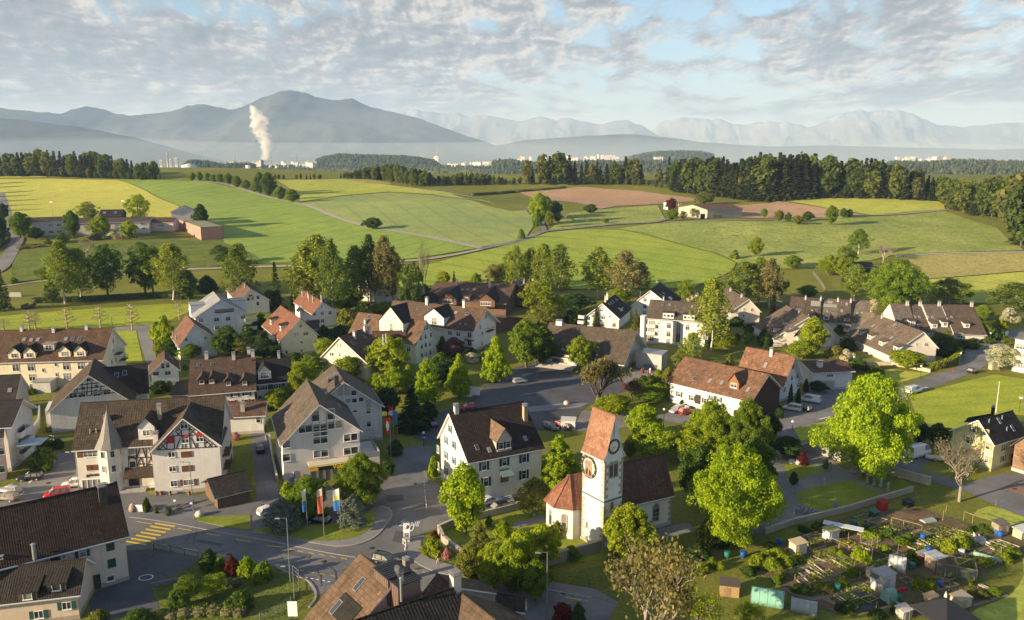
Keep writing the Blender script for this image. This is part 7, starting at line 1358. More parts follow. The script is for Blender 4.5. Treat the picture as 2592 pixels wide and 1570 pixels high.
car('estate',A3,352,1465,460,1500,CG,'dark grey car parked beside the red one by the hut'); car('hatch',A3,425,1440,300,1400,CR,'red car parked between the dark cars by the hut'); car('hatch',A3,490,1455,380,1420,CB,'black car behind the red one by the hut'); car('estate',A3,1562,1300,1480,1330,CS,'silver car parked before the farmhouse'); car('hatch',A3,1660,1318,1760,1300,CR,'red car parked before the farmhouse');
car('mpv',A4,240,1285,100,1260,CW,'white high roofed car parked by the cypresses'); car('hatch',A4,345,1285,240,1260,CB,'black car beside the white high roofed one'); car('van',A4,412,1205,260,1180,CW,'white van parked before the cypress row'); car('van',A4,1402,1115,1560,1075,(.62,.66,.72),'white van with blue window band on the street'); car('hatch',A4,1975,925,2120,890,CB,'black car driving on the right hand street'.replace('right hand ','')+' near the pale cart'); car('camper',B4,1450,740,1640,690,CW,'large white camper van under the huge beech'); car('estate',B1,290,965,150,975,CB,'dark car under the balcony block canopy'); car('hatch',A2,1690,1430,1640,1340,CG,'grey car in the shade below the dark trees'); car('hatch',D3,1872,800,1800,805,CB,'black car parked in front of the field barn')
GALV=plain('galvanised_steel',(.27,.28,.28),.45,.5); SIGNW=plain('sign_white',(.78,.78,.78),.5,0,.04); RED=plain('sign_red',(.55,.02,.02),.5,0,.05); BLUE=plain('sign_blue',(.02,.10,.45),.5,0,.05); GLOBE=plain('lamp_globe',(.8,.79,.74),.3,0,.03); WOODP=plain('post_wood',(.30,.21,.12),.9,0,.3)
def pole_h(tl,bx,by,ty): g=G(tl(bx,by)); return g,max(.6,height_at(tl(bx,ty),g)-g.z)
def lamp(tl,bx,by,ty,label,kind='arm',dirx=-1):
    g,h=pole_h(tl,bx,by,ty); o=thing('street_lamp',label,'street lamp',g); m=MB().tube((0,0,0),(0,0,h-.1),.09,.055,8)
    if kind=='arm': m.tube((0,0,h-.12),(dirx*.9,-.2,h),.045,n=6)
    m.build('post',GALV if kind!='globe' else DMETAL,o); k=MB()
    if kind=='arm': k.box((dirx*1.25,-.28,h+.01),(.8,.28,.13),top=.7)
    else: k.lathe([(.02,-.28),(.22,-.2),(.3,0),(.22,.2),(.02,.28)],(0,0,h+.15),10)
    k.build('lamp_head',GALV if kind=='arm' else GLOBE,o)
for a in ((B1,757,1050,693,'tall street lamp at the inn shop window'),(C1,1862,530,-28,'tall street lamp before the half timbered gable'),(C2,322,1130,508,'tall street lamp on the bank beside the main road'),(C2,362,1300,965,'street lamp with angled head beside the bank fence'),(C3,318,1490,835,'slim street lamp before the leafy hedge'),(A3,1193,1070,922,'street lamp at the hall forecourt')): lamp(*a)
for a in ((B1,285,545,410,'white globe lamp at the car park ramp'),(A3,1437,1455,1280,'globe lamp in front of the farmhouse lane'),(A4,1465,985,865,'globe lamp at the grass slope'),(A4,1843,860,742,'globe lamp at the hedge bend'),(A4,2130,650,548,'globe lamp at the terrace street corner'),(B4,240,480,412,'globe lamp at the lane fork'),(B4,410,635,480,'dark lamp post at the lane under the beech'),(A4,825,880,775,'white globe lamp in the terrace garden'),(A1,1078,485,385,'slim lamp at the cream roof end'),(B2,2390 if 0 else 1600,650,520,'lamp post at the lane by the flag poles')): lamp(*a,'globe')
def mast(nm,tl,bx,by,ty,r,label,cat='mast',mat=GALV):
    g,h=pole_h(tl,bx,by,ty); o=MB().tube((0,0,0),(0,0,h),r,r*.55,8).lathe([(r*.9,h),(r*1.3,h+r),(.01,h+2*r)],n=8).build(nm,mat); o.location=g; return tag(o,label,cat)
mast('garden_pole',B4,2190,325,30,.09,'tall white pole behind the yellow gabled house','pole',WHITE)
def flag(tl,bx,by,ty,cols,label,w=1.1,f0=0,f1=.45,side=-1,sway=.25,rz=0,cross=False):
    g,h=pole_h(tl,bx,by,ty); o=thing('flag_pole' if cross is not None else 'banner_pole',label,'flag',g,rz); MB().tube((0,0,0),(0,0,h),.07,.04,8).lathe([(.05,h),(.09,h+.07),(.01,h+.14)],n=8).build('pole',GALV,o)
    m=MB(); nx,nz=6,14; H0,H1=h*(1-f0),h*(1-f1); vs=[]
    for j in range(nz+1):
        t=j/nz
        for i in range(nx+1):
            u=i/nx; vs.append((side*(.06+w*u*(1-.25*t*(cross is True))),sway*math.sin(u*4+t*3)*u,H0+(H1-H0)*t-.35*u*(1-t)*(cross is None)*1.0))
    n0=len(vs); vs2=[(x,y+.02,z) for x,y,z in vs]; q=[]; mt=[]
    for j in range(nz):
        for i in range(nx):
            a=j*(nx+1)+i; k=min(len(cols)-1,int(j/nz*len(cols)))
            if cross and ((i in(2,3) and 3<=j<=10) or (5<=j<=8 and 1<=i<=4)): k=len(cols)
            m.add([vs[a],vs[a+1],vs[a+nx+2],vs[a+nx+1]],[(0,1,2,3)],k,sm=True); m.add([vs2[a],vs2[a+1],vs2[a+nx+2],vs2[a+nx+1]],[(3,2,1,0)],k,sm=True)
    m.build('flag' if cross is not None else 'banner',[plain('cloth_%d_%d_%d'%tuple(int(v*99) for v in c),c,.8,0,.1) for c in cols]+[SIGNW],o)
flag(C2,490,665,235,[(.75,.75,.75),(.7,.68,.2),(.06,.22,.55),(.04,.16,.45)],'white, yellow and blue banner nearest the dense green tree',.6,0,.5,-1,.1,R(25),None)
flag(C2,648,705,228,[(.75,.5,.42),(.62,.14,.06),(.60,.12,.05),(.55,.1,.05)],'orange red banner, middle of the three on the lawn',.8,0,.5,-1,.1,R(12),None)
flag(C2,808,655,230,[(.78,.78,.72),(.72,.70,.15),(.05,.22,.5),(.04,.15,.42)],'white, yellow and blue banner beside the blue grey tree',1.0,0,.5,-1,.12,R(5),None)
flag(B2,1288,812,362,[(.62,.015,.02)],'red flag with white cross hanging before the dark conifer',1.0,.02,.36,-1,.2,0,True); flag(B2,1312,560,252,[(.62,.02,.03),(.72,.7,.7),(.62,.02,.03)],'red and white flag on the tallest of three poles',.8,.02,.42,-1,.15,0,False); flag(B2,1352,690,300,[(.05,.18,.45)],'blue flag on the third pole beside the dark conifer',.7,.02,.32,-1,.15,0,False)
flag(B2,365,1010,885,[(.6,.58,.62),(.25,.18,.35)],'small white and purple advertising flag at the shop wall',.9,0,.75,-1,.1,R(20),None); flag(B2,382,1000,895,[(.6,.05,.08),(.7,.2,.2)],'small red advertising flag at the shop wall',1.3,0,.75,1,.1,0,None)
def signpost(nm,tl,bx,by,ty,parts,label,cat='sign',rz=0):
    g,h=pole_h(tl,bx,by,ty); o=thing(nm,label,cat,g,rz); MB().tube((0,.04,0),(0,.04,h),.045,n=6).build('post',GALV,o)
    for n,w,hh,z,mat,shape in parts:
        m=MB()
        if shape=='disc': m.lathe([(.01,-.02),(w/2,-.02),(w/2,.02),(.01,.02)],n=18);
        else: m.box((0,0,0),(w,.05,hh))
        k=m.build(n,mat,o); k.location=(0,-.06 if shape!='disc' else -.11,h+z);
        if shape=='disc': k.rotation_euler=(R(90),0,0)
    return o,h
o,h=signpost('zone_sign',C2,1437,705,560,[('board',1.0,3.0,-1.55,SIGNW,''),('red_ring',.8,0,-.65,RED,'disc'),('parking_panel',.7,.7,-2.1,BLUE,'')],'tall white speed zone sign with red circle and blue parking panel')
k=MB().lathe([(.01,-.02),(.29,-.02),(.29,.02),(.01,.02)],n=16).build('white_disc',SIGNW,o); k.location=(0,-.13,h-.65); k.rotation_euler=(R(90),0,0)
text_mesh('number','30',.36,DMETAL,o,(0,-.16,h-.65),(R(90),0,0)); text_mesh('letter','P',.62,SIGNW,o,(0,-.10,h-2.1),(R(90),0,0))
m=MB().box((0,0,.3),(1.1,.8,.8)); k=m.build('sign_plinth',CONC); k.location=G(C2(1437,740)); tag(k,'concrete block at the foot of the speed zone sign','block')
o,h=signpost('crossing_sign',C1,1836,420,345,[('board',.75,.75,-.4,BLUE,'')],'blue crossing sign beside the tall street lamp'); k=MB().prism([(-.26,-.22),(.26,-.22),(0,.26)],0,.03).build('white_triangle',SIGNW,o); k.location=(0,-.09,h-.42); k.rotation_euler=(R(90),0,0)
signpost('parking_sign',B2,1604,628,518,[('board',.7,.7,-.35,BLUE,''),('panel',.6,.3,-.95,SIGNW,'')],'blue sign on a pole at the lane behind the flags'); signpost('direction_sign',C2,349,1490,1310,[('board',1.3,2.2,-1.1,SIGNW,''),('arrow_panel',1.0,.9,-3.1,DMETAL,'')],'white road sign with black chevron panel at the bank fence'); signpost('notice_sign',C1,1683,455,335,[('panel',.4,.3,-.2,SIGNW,'')],'thin post with small panel in the inn forecourt')
signpost('street_sign',A4,2290,575,530,[('board',1.1,1.4,-.6,SIGNW,'')],'white sign board at the street bend'); signpost('traffic_post',A4,1775,930,880,[('board',.4,.9,-.5,RED,'')],'red and white post at the street edge')
for px,label in ((A2(2012,1165),'white display board under the last lime, nearer the trees'),(A2(2090,1150),'white display board under the last lime, nearer the square')):
    g=G(px); o=thing('display_board',label,'board',g,R(-12)); MB().box((0,0,1.5),(2.6,.08,2.2)).build('panel',SIGNW,o)
    for sx in(-1.25,1.25): MB().tube((sx,.06,0),(sx,.06,2.6),.05,n=6).build('post',DMETAL,o)
g=G(B2(1228,905)); o=thing('post_box','yellow post box on a stand beside the shop lane','post box',g,R(-20)); MB().box((0,0,1.6),(.85,.55,1.5)).build('box',plain('post_yellow',(.78,.48,.02),.45),o); MB().box((0,0,.42),(.3,.3,.85)).build('stand',DMETAL,o); MB().box((0,-.29,1.95),(.5,.03,.08)).build('slot',DMETAL,o)
g=G(B1(1250,1030)); k=MB().box((0,0,.85),(.55,.45,1.7)).box((0,-.24,1.3),(.35,.02,.25)).build('vending_machine',plain('machine_yellow',(.75,.45,.03),.5)); k.location=g; tag(k,'yellow cigarette machine at the inn entrance','machine')
g=G(B1(1480,1052)); o=thing('bench','white slatted bench beside the inn entrance','bench',g,R(10)); MB().box((0,0,.45),(1.6,.5,.07)).build('seat',WHITE,o); m=MB()
for i in range(4): m.box((0,.26,.6+i*.2),(1.6,.05,.14))
m.build('backrest',WHITE,o)
for sx in(-.7,.7): MB().box((sx,0,.21),(.08,.45,.42)).build('leg',WHITE,o)
for a in ((C2,1605,225,165),(C2,1612,285,245),(C2,1618,345,300),(C2,1622,380,340),(C2,1626,420,380),(C2,1760,432,390)):
    g,h=pole_h(*a); k=MB()
    for i in range(5): k.tube((0,0,h*i/5),(0,0,h*(i+1)/5),.07,n=8,m=i%2,cap=i in(0,4))
    k=k.build('bollard',[SIGNW,RED]); k.location=g; tag(k,'red and white striped bollard at the shuttered house corner','bollard','striped bollards at the road edge')
def paint(name,px,mat,z=.055): return drape_xy([tuple(at_z(p,.05)[:2]) for p in px],name,mat,z)
for i in range(7):
    x,y=1585-46*i*1.0,578+30*i; x=[1585,1540,1495,1448,1402,1355,1310][i]; y=[578,606,635,664,693,723,752][i]
    paint('crossing_stripe',[C1(x-97,y-22),C1(x+97,y+10),C1(x+90,y+24),C1(x-102,y-8)],YMARK)
for x,y,l in ((1380,556,72),(1770,620,68),(2045,670,68),(2335,728,74),(1530,762,74),(1830,813,74),(2120,868,76)): paint('lane_marking',[C1(x-l,y-12),C1(x+l,y+10),C1(x+l,y+15),C1(x-l,y-6)],YMARK)
for x,y,l in ((175,783,82),(340,815,34),(415,830,28),(522,848,27),(625,865,26),(732,884,28),(838,902,30),(205,970,28),(415,1012,30),(522,1031,30),(630,1050,28),(735,1068,26),(1505,1015,30),(1620,1035,32)): paint('lane_marking',[C2(x-l,y-9),C2(x+l,y+5),C2(x+l,y+11),C2(x-l,y-3)],YMARK)
for x,y in ((420,1072),(478,1083),(530,1092),(585,1102),(640,1112),(693,1122)): paint('give_way_marking',[C2(x-14,y-6),C2(x+12,y),C2(x+12,y+8),C2(x-14,y+2)],WMARK)
paint('lane_marking',[C3(500,1268),C3(650,1296),C3(650,1303),C3(500,1275)],YMARK); paint('lane_marking',[C3(685,1303),C3(710,1308),C3(710,1312),C3(685,1307)],YMARK)
for a in (((B4,470,385),(B4,600,358),(B4,602,363),(B4,520,382)),((A4,1310,1125),(A4,1360,1140),(A4,1362,1145),(A4,1308,1130)),((A4,1480,1070),(A4,1520,1058),(A4,1560,1070),(A4,1520,1064)),((B1,270,960+30),(B1,525,785),(B1,530,790),(B1,280,1000)),((B1,150,1140),(B1,230,1075),(B1,236,1080),(B1,158,1146))): paint('bay_marking',[t(x,y) for t,x,y in a],WMARK)
for txt,px,s in (('ZONE',C2(1465,572),1.55),('30',C2(1455,612),2.4)):
    g=at_z(px,.062); k=text_mesh('road_lettering',txt,s,WMARK,None,(g.x,g.y,.075),(0,0,R(-2)),.02,ext=.004,shear=0,sx=.85); k.scale=(.8,1.5,1); tag(k,kind='structure')
g=at_z(C1(1398,1083),.06); k=MB().lathe([(.75,0),(.9,0),(.9,.006),(.75,.006)],n=24).build('road_marking',WMARK); k.location=(g.x,g.y,.07); k.scale=(1.2,1,1); tag(k,kind='structure')
STONE=plastermat('rubble_wall');
def wall(nm,px,h,w,label,cat='wall',mat=None,col=(.36,.33,.28),cap=True,group=None):
    xy=[tuple(G(p)[:2]) for p in px]; m=MB(); c=MB()
    for a,b in zip(xy,xy[1:]):
        A=Vector((*a,0));B=Vector((*b,0)); d=(B-A); L=d.length; d.normalize(); mid=(A+B)/2; z=terr(mid.x,mid.y); rz=math.atan2(d.y,d.x)
        m.box((mid.x,mid.y,z+h/2-.1),(L+w*.5,w,h+.2),rz=rz); c.box((mid.x,mid.y,z+h+.05),(L+w*.6,w+.12,.1),rz=rz)
    if not cap: return tag(m.build(nm,mat or STONE,None,col),label,cat,group)
    o=thing(nm,label,cat,(0,0,0)); m.build('wall_body',mat or STONE,o,col); c.build('coping',STONE,o,tuple(x*1.2 for x in col)); return o
wall('churchyard_wall',[C2(1745,650),C2(1900,580),C2(2461,440),C3(60,420)],1.2,.4,'long low stone wall between the churchyard lawn and the parked cars'); wall('churchyard_wall',[C2(1745,650),C2(1790,745),C2(1960,880)],1.1,.4,'short pale wall bending down beside the road bank')
wall('churchyard_wall',[C3(270,985),C3(560,900),C3(925,800)],1.7,.4,'dark retaining wall below the church tower',col=(.26,.24,.20)); wall('churchyard_wall',[C3(940,890),C3(1060,960),C3(1120,985)],1.3,.4,'short stepped wall behind the budding tree',col=(.42,.38,.30))
wall('cemetery_wall',[B4(80,775),B4(390,690),B4(560,740),B4(705,790)],1.9,.25,'grey plank marked concrete wall behind the cemetery',col=(.30,.29,.28)); wall('cemetery_wall',[B4(800,890),B4(940,905)],1.9,.25,'short pale concrete wall panel beside the beech trunk',col=(.42,.40,.38)); wall('cemetery_wall',[B4(1010,890),B4(1130,900),B4(1420,985),B4(1560,1020)],1.7,.25,'stained concrete wall along the lane, sunlit in part',col=(.42,.38,.31))
wall('cemetery_wall',[B4(-20,1485),B4(240,1395),B4(780,1265),B4(1150,1150),B4(1390,1080)],1.0,.3,'long low wall between cemetery and allotments',col=(.36,.31,.25)); wall('garden_wall',[A4(930,850),A4(1190,850),A4(1370,880),A4(1560,920)],1.0,.5,'pale boulder wall above the grass slope',col=(.55,.47,.37),cap=False); wall('ramp_wall',[B1(290,610),B1(380,460),B1(385,330)],2.2,.25,'concrete ramp wall beside the balcony block',col=(.36,.36,.36)); wall('driveway_wall',[B2(195,985),B2(150,780),B2(120,580)],1.2,.25,'low wall along the shop driveway',col=(.40,.39,.37)); wall('garden_wall',[A3(1190,1065),A3(1340,960)],.9,.25,'low forecourt wall beside the clipped ball bushes',col=(.45,.42,.36)); wall('bank_wall',[C1(1450,1180),C1(1740,1120),C1(1760,1200)],.7,.3,'low stone edging on the shaded bank',col=(.2,.2,.2),cap=False)
def rail(nm,px,h,label,mat=GALV,step=2.2,bars=2,mesh=False):
    xy=[Vector(G(p)) for p in px]; o=thing(nm,label,'fence',(0,0,0)); m=MB(); k=0
    for a,b in zip(xy,xy[1:]):
        L=(b-a).length; n=max(1,int(L/step))
        for i in range(n+(b is xy[-1])):
            if k<100: p=a.lerp(b,i/n); MB().tube(p,p+Vector((0,0,h)),.05,n=5).build('post',mat,o); k+=1
        for j in range(bars): z=Vector((0,0,h*(1-.45*j/max(1,bars-1)*1.9 if bars>1 else h))); m.tube(a+Vector((0,0,h*(1-j*.8/max(1,bars-1)) if bars>1 else h)),b+Vector((0,0,h*(1-j*.8/max(1,bars-1)) if bars>1 else h)),.035,n=5)
        if mesh:
            nn=int(L/.5)
            for i in range(nn): p=a.lerp(b,(i+.5)/nn); m.tube(p,p+Vector((0,0,h)),.018,n=3,cap=False)
    m.build('rails',mat,o); return o
rail('road_railing',[C1(1475,815),C1(1640,845),C1(1900,905)],1.1,'dark road railing above the yard',DMETAL); rail('bank_fence',[C2(190,1050),C2(345,1050),C2(405,1110),C2(405,1215)],1.5,'wire fence along the bank edge',GALV,2,3,True); rail('bank_fence',[C2(30,1500),C2(190,1440),C2(330,1345)],1.3,'wire fence at the lower left bank'.replace('lower left','foot of the'),GALV,2,3,True)
rail('car_park_railing',[B1(290,560),B1(520,590),B1(725,575)],1.1,'grey railing above the inn car park'); rail('house_railing',[C2(1605,110),C2(1660,180)],1.1,'short metal railing at the shuttered house corner',GALV,1,2,True); rail('net_fence',[A4(440,-20),A4(515,75),A4(585,195)],1.8,'pale net fence at the meadow edge',GALV,4,4,True); rail('net_fence',[A4(1470,100),A4(1580,215)],1.6,'pale net fence beside the great maple',GALV,5,5,True); rail('paddock_fence',[B4(-20,1470),B4(300,1350),B4(800,1230)],.1,'x') if 0 else None
rail('pavement_rail',[C2(1400,760),C2(1430,790),C2(1420,850)],.9,'curved white guard rail at the sign island',WHITE,1.2,2); rail('garden_fence',[B2(0,505),B2(105,500)],1.1,'garden fence behind the shop driveway',WOODP,1.5,3)
def hedge(px,h,w,col,label,leaf=.26,dens=34):
    xy=[tuple(G(p)[:2]) for p in px]; xy=catmull(xy,False,3); g=np.random.default_rng(len(label)); P=[];N=[]; core=MB()
    for a,b in zip(xy,xy[1:]):
        A=Vector((*a,0));B=Vector((*b,0)); d=B-A; L=d.length; d.normalize(); n=Vector((-d.y,d.x,0)); k=int(L*dens*(h+w)); mid=(A+B)/2; core.box((mid.x,mid.y,terr(mid.x,mid.y)+h*.45),(L,w*.75,h*.9),rz=math.atan2(d.y,d.x))
        for _ in range(k):
            t=g.random(); s=g.random()*(2*h+w)-h
            if s<0: q=(-w/2,h+s,-1)
            elif s<w: q=(s-w/2,h,0)
            else: q=(w/2,h-(s-w),1)
            p=A+d*(L*t)+n*(q[0]+g.normal()*.06); P.append((p.x,p.y,terr(p.x,p.y)+q[1]+g.normal()*.06)); nn=np.array([n.x*q[2],n.y*q[2],1-abs(q[2])*.7])+g.normal(size=3)*.5; N.append(nn/np.linalg.norm(nn))
    me=cards_mesh('hedge',cards(np.array(P),np.array(N),leaf,g),LEAF,core,BARK); return tag(link('hedge',me,None,col),label,'hedge')
hedge([A4(1420,890),A4(1600,890),A4(1760,850),A4(1835,785),A4(1830,740)],2.2,1.6,YG,'neatly clipped bright hedge curving round the pale end gable'); hedge([A4(1640,640),A4(1880,660),A4(1990,640)],1.8,1.5,DKN,'dark clipped hedge before the terrace end'); hedge([A2(600,570),A2(720,560),A2(850,545)],2.2,1.4,DKN,'dark clipped hedge behind the yellow house'); hedge([A2(0,345),A2(300,330)],1.6,1.2,DKN,'dark clipped hedge before the red roof house'); hedge([A2(1390,160),A2(1700,150)],1.8,1.2,DKN,'dark clipped hedge behind the second villa'); hedge([A1(215,1110),A1(360,1110)],1.5,1.2,MG,'clipped hedge below the cream apartment house'); hedge([B1(330,650),B1(520,640)],1.2,1.2,DG,'dark planted strip above the inn car park'); hedge([D1(160,1105),D1(560,1075)],1.5,2,OLV,'long low hedge along the school bank',.5,9); hedge([D3(-400,588),D3(0,560),D3(500,520)],2.2,3,DG,'long dark hedge behind the ploughed field',.7,5); hedge([D1(-80,1130),D1(30,1060),D1(85,1000)],2,2,DG,'dark hedge along the left lane'.replace('left ','outer '),.5,9)
hedge([A1(320,255),A1(700,245),A1(1100,225),A1(1500,205),A1(1830,215)],2.2,3,DKN,'dark overgrown brook bank behind the mown meadow',.4,16)  # dark leaf strip stands in for stream shade as well as bank shrubs
hedge([D2(400,1265),D2(800,1285),D2(1340,1262)],1.8,2.5,DG,'dark hedge line under the field track',.45,12)
hedge([C1(1700,1180),C1(2000,1150),C1(2300,1170)],1.0,1.4,DG,'low wild scrub along the shaded bank',.22,18)
hedge([C1(1600,1480),C1(2000,1430),C1(2350,1440)],1.0,2.2,MG,'tall wild grass clump at the foot of the bank',.22,16)
SKIN=plain('skin',(.50,.31,.22),.6,0,.06)
def person(px,label,top,legs,shoe,hairc,pose,rz,shorts=False,H=1.76):
    g=at_z(px,.03); o=thing('person',label,'person',g,rz)
    st=.16 if pose=='walk' else .05; J={'pel':(0,0,.95),'waist':(0,.0,1.08),'chest':(0,-.01,1.32),'neck':(0,-.01,1.48),'jaw':(0,-.03,1.57),'head':(0,-.02,1.66),'crown':(0,-.01,1.73)}
    E=[('pel','waist'),('waist','chest'),('chest','neck'),('neck','jaw'),('jaw','head'),('head','crown')]; Rr={'pel':.145,'waist':.125,'chest':.155,'neck':.058,'jaw':.08,'head':.098,'crown':.06}
    for s,n in ((-1,'l'),(1,'r')):
        f=s*st*1.6; J['hip'+n]=(s*.09,0,.90); J['knee'+n]=(s*.10,-f*.55-.03,.50); J['ank'+n]=(s*.10,-f+.02+(.06 if f<0 else 0),.10); J['toe'+n]=(s*.11,-f-.15,.05)
        J['sho'+n]=(s*.19,0,1.42); J['elb'+n]=(s*.25,f*.5+.03,1.15); J['wri'+n]=(s*.25,f*.9-.08,.92); J['pal'+n]=(s*.25,f*.95-.11,.84)
        E+=[('pel','hip'+n),('hip'+n,'knee'+n),('knee'+n,'ank'+n),('ank'+n,'toe'+n),('chest','sho'+n),('sho'+n,'elb'+n),('elb'+n,'wri'+n),('wri'+n,'pal'+n)]
        Rr.update({'hip'+n:.10,'knee'+n:.062,'ank'+n:.045,'toe'+n:.04,'sho'+n:.068,'elb'+n:.047,'wri'+n:.033,'pal'+n:.04})
        for q in range(5):
            k='f%d'%q+n; J[k]=(s*(.25-.012*q) if q<4 else s*.215,f*.95-.15+q*.022 if q<4 else f*.95-.13,.77+.008*abs(q-1.5) if q<4 else .80); E.append(('pal'+n,k)); Rr[k]=.011
    names=list(J); me=bpy.data.meshes.new('body'); me.from_pydata([J[n] for n in names],[(names.index(a),names.index(b)) for a,b in E],[])
    t=bpy.data.objects.new('body',me); COL.objects.link(t); md=t.modifiers.new('s','SKIN'); sk=me.skin_vertices[0].data
    for i,n in enumerate(names): sk[i].radius=(Rr[n],Rr[n]*(.75 if n in('chest','waist','pel') else 1)); sk[i].use_root=(n=='pel')
    sb=t.modifiers.new('b','SUBSURF'); sb.levels=sb.render_levels=1
    dg=bpy.context.evaluated_depsgraph_get(); m2=bpy.data.meshes.new_from_object(t.evaluated_get(dg)); bpy.data.objects.remove(t)
    m2.materials.clear()
    for c in (SKIN,plain('top_cloth',top,.9),plain('leg_cloth',legs,.9),plain('shoe',shoe,.7),plain('hair',hairc,.9)): m2.materials.append(c)
    for p in m2.polygons:
        c=p.center; z=c.z; p.use_smooth=True; ax=abs(c.x)
        if z<.11: k=3
        elif z<(.52 if shorts else .11) : k=0
        elif z<1.0 and ax<.2: k=2
        elif z>1.66 or (z>1.56 and c.y>.02): k=4
        elif z>1.46 and ax<.1: k=0
        elif ax>.2 and z<(1.16 if shorts else .93): k=0
        else: k=1
        p.material_index=k
    s=H/1.76; o.scale=(s,s,s); link('body',m2,o)
person(C2(62,450),'man in a black jacket and dark trousers walking on the road',(.02,.02,.022),(.02,.022,.03),(.02,.02,.02),(.02,.015,.012),'walk',R(170))
person(C2(1737,955),'walker in a dark top and pale shorts on the pavement bend',(.02,.022,.04),(.5,.38,.3),(.6,.6,.6),(.05,.03,.02),'walk',R(-80),True)
def plot(px,mat=SOIL,z=.04,smooth=0): Z[0]+=.004; return drape_xy([tuple(at_z(p)[:2]) for p in px],'garden_bed',mat,z+Z[0]*.1)
PATCHG=grassmat('leafy_bed',(.09,.13,.025),(.14,.17,.04),(.12,.09,.05),.5,3.5,1.2,dist=.3); TARP=plain('black_tarp',(.018,.020,.026),.35,0,.3)
PATH2=plain('bark_path',(.22,.17,.12),.95,0,.3)
for a in (((740,590),(960,570),(1040,650),(880,720)),((340,690),(530,680),(560,790),(420,830)),((390,800),(640,820),(590,880),(420,890)),((400,930),(620,920),(790,1020),(600,1080),(340,1000)),((200,1040),(380,1030),(510,1140),(370,1190),(230,1110)),((1210,450),(1500,440),(1660,520),(1450,590),(1200,540)),((1600,640),(1900,560),(2110,640),(2000,700),(1700,690)),((1050,830),(1180,750),(1310,770),(1430,850),(1200,880)),((1330,790),(1430,760),(1560,800),(1480,850)),((1230,1080),(1400,1030),(1530,1100),(1430,1170)),((1400,1170),(1560,1140),(1630,1180),(1500,1230)),((1730,1240),(1960,1160),(2110,1210),(1930,1290)),((1340,1330),(1530,1310),(1620,1360),(1440,1440)),((1100,600),(1300,560),(1420,630),(1200,670)),((800,900),(1010,970),(900,1000),(740,920)),((470,1320),(560,1290),(720,1400),(650,1430)),((780,1140),(960,1090),(1000,1120),(830,1170))): plot([C4(*q) for q in a])
for a in (((1400,840),(1330,740),(1420,700),(1470,760)),((200,830),(380,830),(430,940),(230,960)),((0,840),(190,830),(250,960),(40,990)),((1880,900),(2090,880),(2120,960),(1950,1000)),((2120,770),(2300,740),(2420,820),(2250,900)),((1480,740),(1700,680),(1780,760),(1600,790)),((620,880),(760,850),(830,960),(740,980))): plot([C4(*q) for q in a],PATCHG)
for a in (((1640,940),(1850,860),(2030,830),(2040,890),(1780,960)),): plot([C3(*q) for q in a])
drape_xy([tuple(at_z(C4(*q))[:2]) for q in ((650,1270),(960,1215),(1130,1310),(1150,1350),(920,1420))],'ground_sheet',TARP,.11)
ribbon([C4(330,1010),C4(650,880),C4(1000,740),C4(1350,660),C4(1480,630)],'path',PATH2,1.0,.09); ribbon([C4(150,1190),C4(450,1290),C4(800,1190),C4(1000,1130)],'path',PATH2,1.0,.1); ribbon([C4(1970,1360),C4(2150,1300),C4(2300,1250)],'path',PATH2,.6,.09)
BOARD=plain('grey_board',(.36,.31,.24),.9,0,.3)
def boardframe(pts,label,h=.28):
    xy=[at_z(C4(*q)) for q in pts]; m=MB()
    for a,b in zip(xy,xy[1:]+xy[:1]): d=b-a; mid=(a+b)/2; m.box((mid.x,mid.y,h/2),(d.length,.09,h),rz=math.atan2(d.y,d.x))
    tag(m.build('bed_frame',BOARD),label,'bed frame','plank edged beds of the allotments')
for a in (((400,930),(620,920),(790,1020),(600,1080)),((340,1000),(400,990),(620,1130),(560,1120)),((340,690),(530,680),(560,790),(420,830)),((1330,790),(1430,760),(1560,800),(1480,850)),((1365,700),(1400,690),(1570,780),(1530,790)),((2120,740),(2220,730),(2420,800),(2390,830)),((2020,1160),(2050,1160),(2230,1240),(2200,1245)),((630,1265),(660,1255),(770,1330),(750,1340)),((530,1290),(560,1285),(650,1340),(640,1350))): boardframe(a,'plank edging of an allotment bed')
def veg(pts0,pts1,n,col,label):
    a0,a1=at_z(C4(*pts0[0])),at_z(C4(*pts0[1])); b0,b1=at_z(C4(*pts1[0])),at_z(C4(*pts1[1])); g=np.random.default_rng(n); P=[];N=[]
    for i in range(n):
        p=a0.lerp(b0,i/(n-1)); q=a1.lerp(b1,i/(n-1)); k=int((q-p).length*16)
        for _ in range(k): s=p.lerp(q,g.random()); P.append((s.x+g.normal()*.1,s.y+g.normal()*.1,.12+.16*g.random())); v=g.normal(size=3)+np.array([0,0,1.]); N.append(v/np.linalg.norm(v))
    tag(link('vegetable_rows',cards_mesh('vegetable_rows',cards(np.array(P),np.array(N),.2,g),LEAF),None,col),label,kind='stuff')
g=random.Random(3)
def bl(c,u,v): a=lerp(c[0],c[1],u); b=lerp(c[3],c[2],u); return lerp(a,b,v)
drape_xy([tuple(at_z(C4(*q))[:2]) for q in ((190,720),(560,560),(1000,430),(1480,420),(2140,620),(2461,720),(2461,880),(1900,1130),(2330,1240),(1930,1400),(1400,1470),(1100,1400),(700,1440),(240,1330),(150,1180),(-120,1010),(0,820))],'allotment_ground',grassmat('trodden_ground',(.13,.11,.055),(.16,.125,.08),(.10,.13,.03),.22,3.2,.9,dist=.15),.028)
